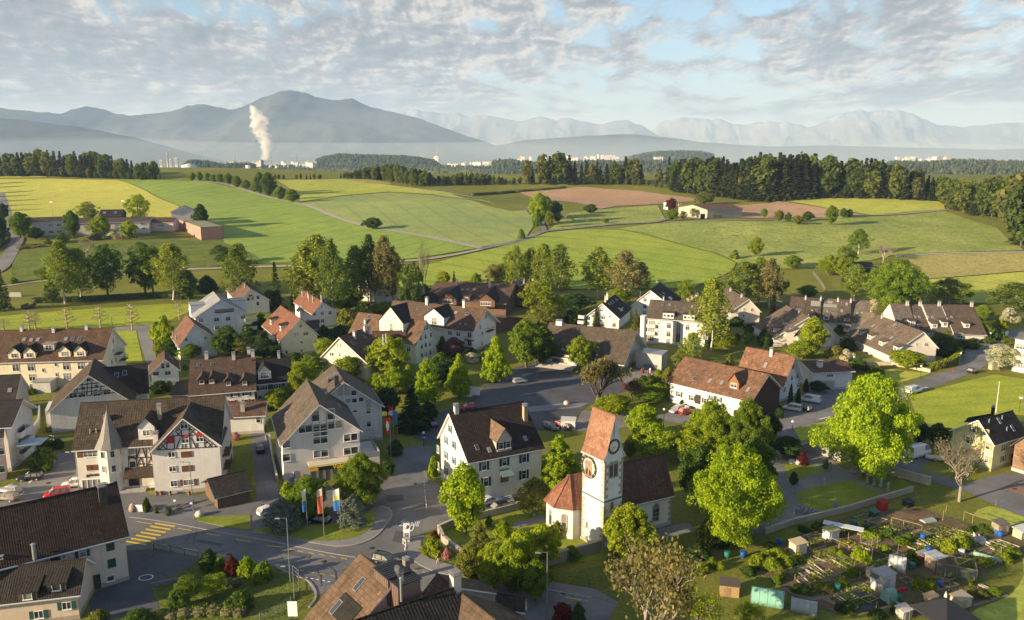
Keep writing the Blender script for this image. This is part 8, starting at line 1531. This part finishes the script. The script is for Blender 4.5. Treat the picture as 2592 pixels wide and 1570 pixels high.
for Q4,nu,nv in ((((330,690),(930,470),(1420,600),(900,830)),5,4),(((420,880),(1000,760),(1560,960),(1000,1140)),5,4),(((120,980),(420,900),(760,1110),(420,1240)),4,4),(((1150,700),(1700,590),(2120,720),(1600,900)),5,4),(((1250,1100),(1600,1010),(1980,1130),(1500,1250)),4,3),(((1700,880),(2200,730),(2440,830),(1980,1060)),4,4),(((500,1230),(900,1130),(1150,1260),(800,1420)),4,3)):
    for i in range(nu):
        for j in range(nv):
            if g.random()<.12: continue
            u0,u1,v0,v1=(i+.07)/nu,(i+.93)/nu,(j+.09)/nv,(j+.91)/nv; c=[bl(Q4,u,v) for u,v in ((u0,v0),(u1,v0),(u1,v1),(u0,v1))]
            drape_xy([tuple(at_z(C4(*q))[:2]) for q in c],'garden_bed',g.choice((SOIL,SOIL,PATCHG)),.034+.0003*(i*nv+j))
            if g.random()<.6: boardframe(c,'plank edging of an allotment bed',.2)
            if g.random()<.8: veg((c[0],c[3]),(c[1],c[2]),g.choice((3,4,5)),g.choice((YG,MG,OLV,GOLDL,BYG,DG)),'rows of young vegetables')
def shed(px,w,d,h,rz,wallc,roofc,label,nm='garden_shed',roof='flat',mat=WOOD,z=0,cat='shed'):
    g=at_z(px); o=thing(nm,label,cat,g,rz); MB().box((0,0,h/2),(w,d,h)).build('wall',mat,o,wallc); m=MB()
    if roof=='flat': m.add([(-w/2-.15,-d/2-.15,h),(w/2+.15,-d/2-.15,h),(w/2+.15,d/2+.15,h+.25),(-w/2-.15,d/2+.15,h+.25),(-w/2-.15,-d/2-.15,h+.08),(w/2+.15,-d/2-.15,h+.08),(w/2+.15,d/2+.15,h+.33),(-w/2-.15,d/2+.15,h+.33)],[(3,2,1,0),(4,5,6,7),(0,1,5,4),(1,2,6,5),(2,3,7,6),(3,0,4,7)])
    else:
        r=w*.4
        for s in(-1,1): m.add([(0,-d/2-.15,h+r),(s*(w/2+.15),-d/2-.15,h-.05),(s*(w/2+.15),d/2+.15,h-.05),(0,d/2+.15,h+r)],[(0,1,2,3) if s<0 else (3,2,1,0)])
        for y in(-d/2,d/2): m.add([(-w/2,y,h),(w/2,y,h),(0,y,h+r-.02)],[(0,1,2)])
    m.build('roof',PAINT,o,roofc); MB().box((-w*.15,-d/2-.03,h*.43),(w*.34,.05,h*.8)).build('door',mat,o,tuple(x*.75 for x in wallc)); return o
A=R(25)
shed(C4(290,850),2.3,1.5,1.9,A,(.62,.55,.42),(.55,.45,.25),'beige box shed at the allotment corner'); shed(C4(605,715),2.2,1.5,1.7,A,(.55,.55,.56),(.28,.27,.12),'white shed with mossy roof beside the long awning'); shed(C4(1110,1180),2.6,1.9,2.4,A,(.62,.58,.52),(.38,.36,.33),'large whitish garden cabin before the tarp bed'); shed(C4(1030,1190),.95,.95,1.9,A,(.72,.71,.68),(.10,.10,.10),'narrow white cabin with dark gable roof',roof='gable'); shed(C4(1005,1090),1.5,1.2,1.2,A,(.10,.10,.10),(.14,.14,.14),'low black box shed behind the white cabins'); shed(C4(2225,660),2.1,1.5,1.9,R(15),(.30,.26,.21),(.15,.13,.10),'grey weathered shed beside two blue barrels'); shed(C4(1100,435),1.6,1.2,1.5,A,(.40,.03,.03),(.3,.02,.02),'dark red tool cabin at the long wall'); shed(C4(1495,910),1.7,1.1,.9,A,(.28,.06,.04),(.33,.34,.36),'red box with grey lid in the middle plots'); shed(C4(1020,500),1.3,1.0,1.0,A,(.03,.10,.07),(.05,.14,.10),'green compost box near the red cabin'); shed(C3(2065,1240),2.6,1.8,1.7,R(-12),(.36,.24,.12),(.10,.08,.07),'wooden hut with painted sign at the allotment edge'); shed(C4(1565,1310),1.9,.9,.8,A,(.48,.33,.18),(.45,.30,.16),'wooden planter crate near the closed parasol',nm='planter_crate',cat='crate'); shed(C4(1850,1350),2.4,1.6,1.3,A,(.50,.40,.27),(.36,.31,.22),'low wooden shed behind the black pavilion'); shed(C4(1600,985),2.2,1.8,1.9,A,(.42,.30,.20),(.42,.44,.45),'weathered greenhouse hut with curved pale roof'); shed(C4(2440,690),2.6,1.6,1.3,A,(.45,.40,.3),(.6,.6,.6),'white roofed frame at the picture edge'); shed(C4(1305,1460),1.8,1.3,1.2,A,(.45,.42,.36),(.6,.58,.54),'pale lidded bin at the lower picture edge'); shed(C4(1350,400),1.6,1.2,.9,A,(.02,.025,.025),(.02,.03,.03),'black covered heap on the allotment lawn'); shed(A4(2165,890),2.2,1.4,1.3,R(10),(.48,.42,.30),(.55,.53,.5),'pale cart with yellow panel at the white office',nm='cart',cat='cart'); shed(B3(525,470),3.2,2.2,2.1,R(-8),(.62,.60,.55),(.50,.48,.44),'white hut beside the dark parked cars',nm='white_hut',cat='hut')
def tunnel(px,L,r,h,rz,mat,label,nm='polytunnel'):
    g=at_z(px); o=thing(nm,label,'greenhouse',g,rz); n=12; rings=[]; k=8
    for i in range(k+1): x=-L/2+L*i/k; rings.append([(x,r*math.cos(math.pi*j/n)*(1+.02*math.sin(i*5)),h*math.sin(math.pi*j/n)**.8) for j in range(n+1)])
    m=MB(); m.loft(rings,close=False); m.add(rings[0],[tuple(range(n+1))]); m.add(rings[-1],[tuple(range(n,-1,-1))]); m.build('cover',mat,o); f=MB()
    for i in range(0,k+1,2):
        q=[(x,y*1.015,z*1.015) for x,y,z in rings[i]]; f.path(q,.03,4)
    f.build('hoops',GALV,o)
GFILM=plain('green_film',(.20,.42,.33),.35,0,.12); WFILM=plain('white_film',(.70,.68,.62),.5,0,.08); CFILM=plain('clear_panel',(.30,.33,.33),.2,0,.2); NETG=plain('green_net',(.25,.36,.28),.6,0,.2)
tunnel(C4(0,1320),4.4,1.15,2.0,R(-20),GFILM,'turquoise film tunnel at the lower allotment edge'); tunnel(C4(350,1400),3.4,1.0,1.6,R(-22),CFILM,'grey panelled greenhouse beside the turquoise tunnel'); tunnel(C4(1240,1000),2.4,1.1,2.1,R(-25),WFILM,'white rounded film house in the middle plots'); tunnel(C4(1165,1310),1.5,.8,2.0,R(20),GFILM,'small pale green film tent beside the tarp bed'); tunnel(C4(2110,900),3.9,.34,.6,R(-38),NETG,'long green net roll along the right plots'.replace('right ','outer ')); tunnel(C4(885,580),2.7,.35,.7,R(-30),plain('teal_film',(.03,.16,.20),.3),'dark teal cold frame behind the beds'); tunnel(C4(1540,545),2.4,.7,.45,R(20),CFILM,'glass cold frame beside the dug plot')
g=at_z(C4(720,690)); o=thing('awning','long white sheet awning beside the mossy shed','awning',g,R(-28)); MB().box((0,0,1.9),(6.2,1.6,.06)).build('sheet',plain('awning_sheet',(.60,.63,.68),.4),o)
for sx in(-2.8,0,2.8): MB().tube((sx,-.6,0),(sx,-.6,1.9),.04,n=5).build('post',WOODP,o)
g=at_z(C4(1800,1050)); o=thing('net_cage','dark net cage with pale frame in the plots','cage',g,R(-24)); m=MB(); L,W2,H2=5.2,3.2,2.0
for x in(-L/2,0,L/2):
    for y in(-W2/2,W2/2): m.tube((x,y,0),(x,y,H2),.05,n=5)
    m.tube((x,-W2/2,H2),(x,W2/2,H2),.05,n=5)
for y in(-W2/2,W2/2): m.tube((-L/2,y,H2),(L/2,y,H2),.05,n=5)
m.build('frame',WOODP,o); MB().box((0,-W2/2+.03,H2/2),(L-.1,.03,H2-.1)).build('net',plain('dark_net',(.10,.12,.09),.8,0,.4),o); MB().box((L/2-.03,0,H2/2),(.03,W2-.1,H2-.1)).build('net',MATS['dark_net'],o)
BBL=plain('blue_barrel',(.015,.09,.36),.45); BGR=plain('green_barrel',(.02,.16,.12),.5)
def barrel(px,r,h,mat,label): k=MB().lathe([(.01,0),(r*.9,0),(r,h*.3),(r,h*.7),(r*.9,h),(r*.82,h),(.01,h*.97)],n=12).build('barrel',mat); k.location=at_z(px); tag(k,label,'barrel')
for p,l in ((C4(1490,715),'blue barrel at the crossing of the bed planks'),(C4(1545,840),'blue tub above the red box'),(C4(2200,675),'blue barrel, first of two at the grey weathered shed'),(C4(2232,690),'blue barrel, second of two at the grey weathered shed'),(C4(1645,1175),'blue barrel at the turning path'),(C4(110,760),'dark blue barrel by the long wall'),(C3(2197,885),'bright blue barrel at the allotment entrance')): barrel(p,.42,.9,BBL,l)
for p,l in ((C4(1385,1000),'green rain barrel beside the white film house'),(C4(672,1205),'teal pump barrel at the path'),(C3(2045,890),'green bin at the allotment entrance'),(C4(1250,1310),'dark green barrel beside the film tent')): barrel(p,.48,1.0,BGR,l)
barrel(C4(1860,860),.5,.8,WFILM,'white round tub among the bean poles')
PL=[(775,740,650),(830,1010,890),(700,1080,930),(565,1110,970),(405,1220,1120),(830,870,745),(995,960,800),(1055,980,900),(1695,1120,990),(1740,1210,1130),(1040,1390,1310),(1710,460,390),(1680,540,440),(640,1110,1010),(615,1130,1030),(265,1110,1050),(1165,1440,1290),(1285,1440,1350),(885,1100,1030),(545,1170,1100),(1440,830,720),(1250,860,770),(1890,960,860),(2240,880,790),(2190,400,340),(580,790,730),(555,800,740),(680,840,760)]
for x,b,t in PL:
    g,h=pole_h(C4,x,b,t); k=MB().tube((0,0,0),(rnd.uniform(-.1,.1),0,h),.055,.04,5).build('garden_stake',WOODP); k.location=g; tag(k,'wooden stake standing in an allotment plot','stake','wooden stakes of the allotments')
def trellis(pts,h,label):
    xy=[at_z(C4(*q)) for q in pts]; o=thing('bean_trellis',label,'trellis',(0,0,0)); m=MB()
    for a,b in zip(xy,xy[1:]):
        m.tube(a+Vector((0,0,h)),b+Vector((0,0,h)),.05,n=5); n=max(1,int((b-a).length/1.4))
        for i in range(n+1): p=a.lerp(b,i/n); m.tube(p,p+Vector((0,0,h)),.045,n=5)
    m.build('frame',WOODP,o)
trellis([(1880,540),(2050,600),(2190,640)],1.7,'wooden frame above the dug plot'); trellis([(995,850),(1050,810)],2.4,'twisted red pole arch at the path'); trellis([(1165,1420),(1285,1490)],2.2,'bare wooden arch at the lower allotment edge'); trellis([(1190,560),(1420,620),(1480,640)],1.0,'low rail round the dug beds'); trellis([(600,770),(780,850)],1.3,'low rail before the mossy shed')
_vp=[(1000,700,640,200,YG),(1080,690,640,110,YG),(860,900,800,120,BYG),(930,930,830,130,BYG),(730,1170,1090,110,YG),(800,1060,1000,110,YG),(850,1040,990,110,MG),(560,1200,1150,230,OLV),(480,1190,1150,140,YG),(330,1220,1160,200,DG),(770,1400,1330,180,DG),(700,1400,1340,120,DKN),(1740,830,730,160,YG),(1850,800,690,170,YG),(1920,760,690,120,YG),(1560,1200,1120,130,YG),(1450,1180,1110,140,YG),(1600,1140,1090,120,YG),(1940,1270,1200,120,OLV),(2050,1270,1220,140,OLV),(2180,1240,1180,150,MG),(1620,950,890,110,DG),(1400,880,830,160,DG),(1010,990,930,120,MG),(90,900,820,220,YG),(180,960,880,180,GOLDL),(40,1000,910,190,YG),(300,900,850,120,YG),(1130,830,780,110,YG),(1290,760,710,150,MG),(1350,720,670,140,MG),(2060,640,580,150,DG),(2150,650,600,120,MG),(1780,1080,1010,90,MG),(1700,1060,1000,80,MG),(470,640,560,110,DG),(540,620,540,100,DG),(900,640,550,120,DKN),(1160,700,620,130,DG),(2330,880,800,160,MG),(2280,930,860,140,YG),(2100,960,900,130,GOLDL),(1120,1080,1000,90,MG),(1190,1050,980,80,YG),(1420,960,900,100,DG),(130,1080,1000,110,OLV),(100,1130,1060,110,MG),(1950,1160,1090,50,MG),(1060,1480,1400,200,DKN),(1230,1430,1360,110,DG),(350,640,590,120,DG),(640,860,800,90,MG),(700,880,830,80,YG),(1930,640,590,90,DG)]
for x,b,t,w,c in _vp: tree('bush',C4,x,b,t,w,c,'leafy allotment plant among the beds','garden_plant','plant',group='leafy plants of the allotments')
for a in ((C3,1790,1030,960,170,YG),(C3,2330,970,870,180,YG),(C3,1980,1000,940,110,YG),(C3,2420,940,850,150,YG),(C3,1900,980,900,100,MG),(C3,2250,1050,980,160,DG),(C4,40,800,760,150,DKN)): tree('bush',*a,'leafy allotment plant among the beds','garden_plant','plant',group='leafy plants of the allotments')
veg(((420,830),(640,850)),((440,890),(600,890)),4,YG,'rows of lettuce'); veg(((400,690),(420,820)),((530,690),(560,780)),5,MG,'rows of vegetables'); veg(((1350,1340),(1500,1320)),((1440,1430),(1600,1370)),6,OLV,'rows of onions'); veg(((2130,770),(2250,890)),((2290,750),(2410,820)),6,MG,'rows of vegetables'); veg(((1480,750),(1600,790)),((1680,690),(1760,750)),6,YG,'rows of salad'); veg(((1750,1250),(1940,1280)),((1950,1170),(2090,1210)),5,OLV,'rows of seedlings'); veg(((1900,900),(1960,990)),((2070,890),(2110,950)),6,MG,'rows of vegetables'); veg(((1100,620),(1220,665)),((1290,570),(1410,630)),5,DG,'rows of vegetables'); veg(((10,850),(60,980)),((180,840),(240,950)),8,YG,'rows of vegetables')
m=MB(); g=at_z(C4(1285,1210));
for i in range(9): m.lathe([(.01,0),(.3,.1),(.22,.3),(.01,.42)],(rnd.uniform(-.8,.8),rnd.uniform(-.4,.4),-.05),7)
k=m.build('red_tarp',plain('red_plastic',(.55,.015,.05),.4)); k.location=g; tag(k,'crumpled bright red tarp beside the film tent','tarp')
g,h=pole_h(C4,1705,1310,1215); o=thing('parasol','closed white parasol behind the black pavilion','parasol',g); MB().tube((0,0,0),(0,0,h),.035,n=6).build('pole',GALV,o); MB().lathe([(.2,h*.35),(.26,h*.45),(.14,h*.8),(.03,h)],n=10).build('canopy',WHITE,o)
g=at_z(C4(1690,1560)); o=thing('pavilion','black pyramid roofed pavilion at the lower picture edge','pavilion',g,R(20)); h=3.5; s=3.0; m=MB(); V=[(-s,-s,2.2),(s,-s,2.2),(s,s,2.2),(-s,s,2.2)]
for i in range(4): a,b=V[i],V[(i+1)%4]; mid=((a[0]+b[0])/4,(a[1]+b[1])/4,2.75); m.add([a,b,(0,0,4.3)],[(0,1,2)]); m.add([a,b,(b[0],b[1],1.95),(a[0],a[1],1.95)],[(3,2,1,0)])
m.build('canopy',plain('black_canvas',(.022,.024,.03),.6,0,.15),o)
for x,y,_ in V: MB().tube((x*.97,y*.97,0),(x*.97,y*.97,2.2),.05,n=6).build('leg',GALV,o)
m=MB()
for i in range(14):
    g0=Vector((rnd.uniform(-1.1,1.1),rnd.uniform(-1.5,1.5),0)); m.tube(g0,g0+Vector((rnd.uniform(-.5,.5),rnd.uniform(-.3,.3),.3+rnd.random()*.6)),.4,.05,6)
k=m.build('plastic_sheet',plain('crumpled_film',(.50,.47,.42),.5,0,.2)); k.location=at_z(C4(2050,740)); tag(k,'crumpled grey plastic film on the plots','plastic sheet')
GS=plain('grave_stone',(.30,.30,.31),.6,0,.3)
def grave(px,w,h,label,grp=None):
    o=MB().prism([(-w/2,0),(w/2,0),(w/2,h*.8),(w*.25,h),(-w*.25,h),(-w/2,h*.8)],-.09,.09); vs=[(x,z,y) for x,y,z in o.v]; o.v=vs; o.f=[f[::-1] for f in o.f]; o.box((0,0,.05),(w+.2,.5,.14)); k=o.build('gravestone',GS); k.location=at_z(px); k.rotation_euler=(0,0,R(20)); tag(k,label,'gravestone',grp)
for i,p in enumerate(((300,470),(320,430),(350,490),(375,480),(392,455),(405,500),(425,470),(440,500),(462,490),(490,490),(340,450),(280,465))): grave(C4(*p),.6,1.0,'small gravestone in the row under the yellow green maple','gravestones under the maple')
for p,l in ((B4(885,925),'narrow grey gravestone at the beech end'),(B4(958,990),'tall grey gravestone, first of three at the flower bed'),(B4(1022,1015),'tall grey gravestone, second of three at the flower bed'),(B4(1087,1030),'pale tall gravestone, third of three at the flower bed'),(B4(1155,1070),'dark tall gravestone at the path corner'),(B4(540,1020),'small white marker stone on the cemetery path'),(B4(655,1240),'thin marker stone on the cemetery lawn'),(B4(600,870),'grey stone pillar at the cemetery wall')): grave(p,.55,1.7,l)
m=MB(); m.lathe([(.01,0),(.7,0),(.8,.35),(.5,.8),(.01,.95)],n=9);
for px,l in ((B4(235,805),'first pale boulder on the cemetery lawn'),(B4(295,810),'second pale boulder, beside the dark red shrub'),(B4(365,805),'third pale boulder at the cemetery lawn edge'),(C1(1915,492),'pale boulder at the lawn corner by the lamp'),(B3(508,240),'white stone block at the bronze tree')): k=MB(); k.v=[(x*rnd.uniform(.8,1.2),y*rnd.uniform(.8,1.2),z) for x,y,z in m.v]; k.f=list(m.f); k.m=list(m.m); k.sm=list(m.sm); k.uv=list(m.uv); k=k.build('boulder',plain('pale_stone',(.5,.45,.38),.9)); k.location=at_z(px); tag(k,l,'boulder')
g=at_z(C1(1318,450)); o=thing('stone_arch_sign','stone framed white board in the inn forecourt bed','sign',g,R(-5)); MB().lathe([(.01,0),(.75,0),(.8,.6),(.55,1.2),(.01,1.5)],(-.85,.2,0),8).build('rock',plain('rock',(.33,.25,.22),.9,0,.3),o); MB().box((.35,0,.65),(1.3,.14,1.2)).build('board',SIGNW,o); MB().box((-.35,0,.7),(.1,.2,1.4)).build('post',STONE,o,(.4,.3,.25)); MB().box((1.05,0,.7),(.1,.2,1.4)).build('post',STONE,o,(.4,.3,.25))
g=at_z(C1(1755,410)); k=MB().tube((-1.4,-2.6,.15),(1.2,2.4,.55),.16,.12,8).box((-1.2,-2.2,.1),(.6,.3,.2)).box((.9,1.8,.2),(.6,.3,.4)).build('log',plain('yellow_wood',(.40,.28,.10),.9,0,.3)); k.location=g; tag(k,'long tree trunk lying in the inn forecourt','log')
for i,x in enumerate((1500,1545,1632,1815)): k=MB().lathe([(.01,0),(.2,0),(.27,.4),(.01,.38)],n=10).lathe([(.02,.38),(.3,.5),(.2,.75),(.02,.85)],n=8,m=1).build('flower_pot',[plain('terracotta',(.35,.12,.06),.8),plain('pot_plant',(.10,.13,.03),.9,0,.4)]); k.location=at_z(B1(x,1112)); tag(k,['flower pot at the inn corner','flower pot under the first inn window','flower pot under the second inn window','flower pot at the lamp before the inn'][i],'flower pot')
for i,x in enumerate((1268,1308,1352)): k=MB().box((0,0,.7),(1.4,1.0,1.3)).box((0,0,1.4),(1.5,1.1,.12)).build('waste_container',plain('container_grey',(.12,.14,.16),.6)); k.location=G(A3(x,893)); k.rotation_euler=(0,0,R(-10)); tag(k,['waste container, first of three at the hall annex','waste container, middle of three at the hall annex','waste container, last of three at the hall annex'][i],'container')
for px,c,l in ((A3(1226,928),RED,'red hydrant post on the forecourt'),(A3(1245,922),BGR,'green post on the forecourt'),(A3(1288,940),RED,'second red hydrant post on the forecourt'),(A3(1308,925),SIGNW,'white post on the forecourt')): k=MB().lathe([(.01,0),(.22,0),(.2,1.0),(.28,1.1),(.15,1.4),(.01,1.45)],n=10).build('hydrant',c); k.location=G(px); tag(k,l,'post')
g=G(D1(1150,1015)); o=thing('play_slide','red slide with climbing frame on the school lawn','slide',g,R(10)); MB().add([(-2.6,-.5,.2),(-2.6,.5,.2),(0,.5,2.4),(0,-.5,2.4),(-2.6,-.5,.05),(-2.6,.5,.05),(0,.5,2.25),(0,-.5,2.25)],[(3,2,1,0),(4,5,6,7),(0,1,5,4),(2,3,7,6),(1,2,6,5),(3,0,4,7)]).build('chute',RED,o); m=MB()
for x in(0,1.6):
    for y in(-.8,.8): m.tube((x,y,0),(.8,y*.6,3.6),.09,n=5)
m.box((.8,0,2.3),(1.6,1.4,.15)); m.build('frame',WOODP,o)
g=G(D1(1315,1010)); o=thing('swing','wooden swing frame on the school lawn','swing',g); m=MB()
for x in(-1.6,1.6):
    for y in(-.9,.9): m.tube((x,y,0),(x,0,2.6),.08,n=5)
m.tube((-1.7,0,2.6),(1.7,0,2.6),.08,n=5); m.build('frame',WOODP,o); MB().box((0,0,.5),(.5,.25,.05)).tube((-.2,0,.5),(-.2,0,2.6),.02,n=4).tube((.2,0,.5),(.2,0,2.6),.02,n=4).build('seat',DMETAL,o)
for a,l in (((D1,505,790,650),'floodlight mast at the yellow field'),((D1,1190,790,640),'floodlight mast behind the black house'),((D1,1217,795,655),'second floodlight mast behind the black house')):
    g,h=pole_h(*a); o=thing('floodlight_mast',l,'mast',g); MB().tube((0,0,0),(0,0,h),.18,.1,6).build('pole',GALV,o); MB().box((0,0,h),(2.0,.4,.7)).build('lamp_head',SIGNW,o)
for a,l,r in (((D2,2108,1105,985),'wooden pole at the track junction',.14),((D3,1230,800,710),'wooden pole in the pasture',.14),((D1,1160,1340,1225),'thin pole among the meadow trees',.12)): mast('wooden_pole',*a,r,l,'pole',WOODP)
g=G(A1(275,300)); o=thing('footbridge','dark plank footbridge over the shaded brook','bridge',g,R(5)); MB().box((0,0,.5),(3.2,6,.2)).build('deck',WOOD,o,(.1,.09,.08))
for sx in(-1.5,1.5): MB().box((sx,0,1.1),(.1,6,.9)).build('railing',WOOD,o,(.13,.12,.1))
g=G(A1(150,195)); k=MB().box((0,0,1),(5,.3,2)).box((0,.6,.3),(5.4,1.6,.6)).build('concrete_block',CONC); k.location=g; tag(k,'pale concrete wall block beside the brook path','wall')
g=G(B4(2412,330)); o=thing('wind_wheel','small white wind wheel on a dark post beside the black roof','wind wheel',g); h=4.2; MB().tube((0,0,0),(0,0,h),.05,n=6).build('post',DMETAL,o); m=MB()
for i in range(10): a=i*.628; m.add([(0,-.05,h),(.5*math.cos(a),-.05,h+.5*math.sin(a)),(.5*math.cos(a+.4),-.12,h+.5*math.sin(a+.4))],[(0,1,2)])
m.build('wheel',WHITE,o)
g=at_z(B4(1600,775)); o=thing('trailer','flat pale trailer beside the camper van','trailer',g,R(-20)); MB().box((0,0,.6),(3.4,1.6,.35)).build('bed',PLAST,o,(.55,.54,.5))
for sy in(-.8,.8): k=link('wheel',car_meshes('hatch')[2],o); k.location=(0,sy,.33); k.rotation_euler=(R(90),0,0)
def farbase(p,dist,z=-26): d=ray(p); t=dist/d.y; q=CAM+d*t; return Vector((q.x,q.y,z)),q.z
b,zt=farbase(D2(30,262),1500); o=thing('cement_works','white works tower with pipes under the smoke plume','factory',b); H=zt-b.z; s=1500/F/3.786
MB().box((0,0,H/2),(48*s,14,H)).build('tower',PLAST,o,(.62,.60,.56)); MB().box((-70*s,0,H*.36),(110*s,16,H*.72)).build('annex',PLAST,o,(.66,.65,.63)); MB().tube((20*s,-4,0),(20*s,-4,H*1.04),5,4,10).build('silo',GALV,o); MB().tube((32*s,2,0),(32*s,2,H*.9),6,6,10).build('silo',PLAST,o,(.4,.4,.4)); m=MB()
for i in range(6): m.tube((-22*s,-9,H*(.35+.1*i)),(34*s,-9,H*(.38+.1*i)),.7,n=5)
m.build('pipes',DMETAL,o); MB().box((-6*s,-7.5,H*.7),(16*s,1.2,4)).build('window_band',GLASS,o)
b2,z2=farbase(D1(2345,345),1500); o=thing('white_works_hall','white windowless works hall with a tall stair tower','factory',b2); MB().box((0,0,(z2-b2.z)/2),(105*s,30,z2-b2.z)).build('hall',PLAST,o,(.68,.68,.67)); MB().box((48*s,-10,(z2-b2.z)*.58),(28*s,12,(z2-b2.z)*1.16)).build('stair_tower',PLAST,o,(.70,.70,.70)); MB().box((-18*s,-15.2,(z2-b2.z)*.92),(30*s,.4,3)).build('window_band',GLASS,o)
b3,z3=farbase(D1(1780,318),1600); s3=1600/F/3.786; o=thing('grey_works_hall','grey works hall with a pale arched roof before the hazy wood','factory',b3); MB().box((0,0,(z3-b3.z)/2),(260*s3,40,z3-b3.z)).build('hall',PLAST,o,(.30,.33,.38)); MB().lathe([(40*s3*1.9,0),(36*s3*1.9,5),(0.1,9)],(25*s3,5,z3-b3.z-1),16).build('arched_roof',PLAST,o,(.55,.56,.58))
b4,z4=farbase(D2(205,355),1450); o=thing('blue_works_shed','low blue works shed beside the smoking tower','factory',b4); MB().box((0,0,(z4-b4.z)/2),(70,20,z4-b4.z)).build('wall',PLAST,o,(.05,.09,.18)); MB().box((0,0,z4-b4.z+.6),(72,22,1.2)).build('roof',PLAST,o,(.35,.36,.38))
fr=random.Random(11)
def fhouse(p,dist,w,h,col):
    b,zt=farbase(p,dist); zt=max(zt,b.z+h); m=MB(); H=zt-b.z; d=w*.7; m.box((0,0,H/2),(w,d,H)); m.add([(-w/2-.4,-d/2-.4,H),(w/2+.4,-d/2-.4,H),(w/2+.4,d/2+.4,H),(-w/2-.4,d/2+.4,H),(-w/2-.4,0,H+h*.3),(w/2+.4,0,H+h*.3)],[(0,1,5,4),(2,3,4,5),(0,4,3),(1,2,5)],1)
    k=m.build('town_house',[PLAST,ROOF],None,col); k.location=b; k.rotation_euler=(0,0,fr.uniform(-.4,.4)); tag(k,'tiny pale building of the hazy town beyond the fields','building','hazy town buildings')
for n,(tl,x0,x1,y0,y1,d) in enumerate(((D2,110,560,262,330,3400),(D2,1560,1780,205,230,5600),(D2,1800,2461,262,300,4200),(D3,0,450,205,245,4000),(D3,520,1000,195,250,5200),(D4,1230,1750,212,245,5200),(D1,2150,2450,262,320,3000),(D3,1380,1440,215,240,4700))):
    for i in range((26,10,20,10,26,22,12,4)[n]): fhouse(tl(fr.uniform(x0,x1),fr.uniform(y0,y1)),d*fr.uniform(.95,1.06),fr.choice((14,18,24,40))*d/4000,fr.uniform(8,14),fr.choice(((.72,.70,.66),(.66,.64,.60),(.72,.66,.58),(.6,.6,.6))))
for x,y0,y1,w in ((1600,180,300,12),(1690,225,300,26),(1635,235,300,20),(1545,245,300,22)):
    b,zt=farbase(D1(x,y0),4200); k=MB().box((0,0,(zt-b.z)/2),(w*4200/F/3.786,14,zt-b.z)).box((0,-7.2,(zt-b.z)*.7),(w*2500/F/3.786,.3,(zt-b.z)*.4),1).build('tower_block',[PLAST,GLASS],None,(.5,.48,.46)); k.location=b; tag(k,'hazy grey tower block beyond the works hall','tower block','hazy tower blocks')
for tl,x,y,d in ((D1,2248,195,3800),(D2,378,168,3800),(D2,130,195,3600),(D2,1725,120,4200),(D2,865,140,4300),(D2,2002,255,3200),(D2,2375,245,3300),(D3,210,245,3300)):
    b,zt=farbase(tl(x,y),d); m=MB(); H=zt-b.z; r=3.0
    for sx in(-1,1):
        for sy in(-1,1): m.tube((sx*r*1.6,sy*r*1.6,0),(sx*.4,sy*.4,H),1.0,.7,4)
    for f in(.68,.8,.92): m.box((0,0,H*f),(16*(1.2-f*.5),1.2,1.2))
    k=m.build('power_pylon',GALV); k.location=b; tag(k,'hazy lattice power pylon beyond the fields','pylon','power pylons of the valley')
def plume(pts,rad,dens,name,label,col=(1,1,1),n=20,seed=1,amp=.5,puff=.09):
    P=catmull([(p.x,p.z) for p in pts],False,6); y=pts[0].y; rings=[]; N=len(P)
    for i,(x,z) in enumerate(P):
        t=i/(N-1); r=(rad[0]+(rad[1]-rad[0])*t**.8)*min(1,(1-t)*3.5+.02); ring=[]
        for j in range(n):
            a=6.283*j/n; q=1+amp*noise.noise((math.cos(a)*1.6+seed,math.sin(a)*1.6,i*.55))+amp*.8*noise.noise((math.cos(a)*3+seed,math.sin(a)*3+5,i*1.3))
            ring.append((x+r*q*math.cos(a),y+r*q*math.sin(a),z+r*.3*noise.noise((a,i*.7,seed))))
        rings.append(ring)
    m=MB(); m.loft(rings); o=m.build(name,volmat(name+'_vapour',col,dens,0,puff)); return tag(o,label,'smoke',kind='stuff')
Q=lambda tl,x,y,d: (CAM+ray(tl(x,y))*(d/ray(tl(x,y)).y))
plume([Q(FD,637,388,1500),Q(FD,638,372,1500),Q(FD,642,350,1500),Q(FD,634,330,1500),Q(FD,622,312,1500),Q(FD,626,290,1500),Q(FD,614,268,1500),Q(FD,600,250,1500)],(4,21),.085,'smoke_plume','white smoke plume rising from the works tower')
D_=at_z(C2(1393,1150),10.5); d=D_.y
plume([Q(C2,1391,1148,d),Q(C2,1385,1100,d),Q(C2,1375,1050,d),Q(C2,1355,1000,d),Q(C2,1335,955,d)],(.12,.75),.42,'flue_smoke','thin grey smoke curling from the foreground flue',(.6,.6,.62),10,4,.4,1.6)
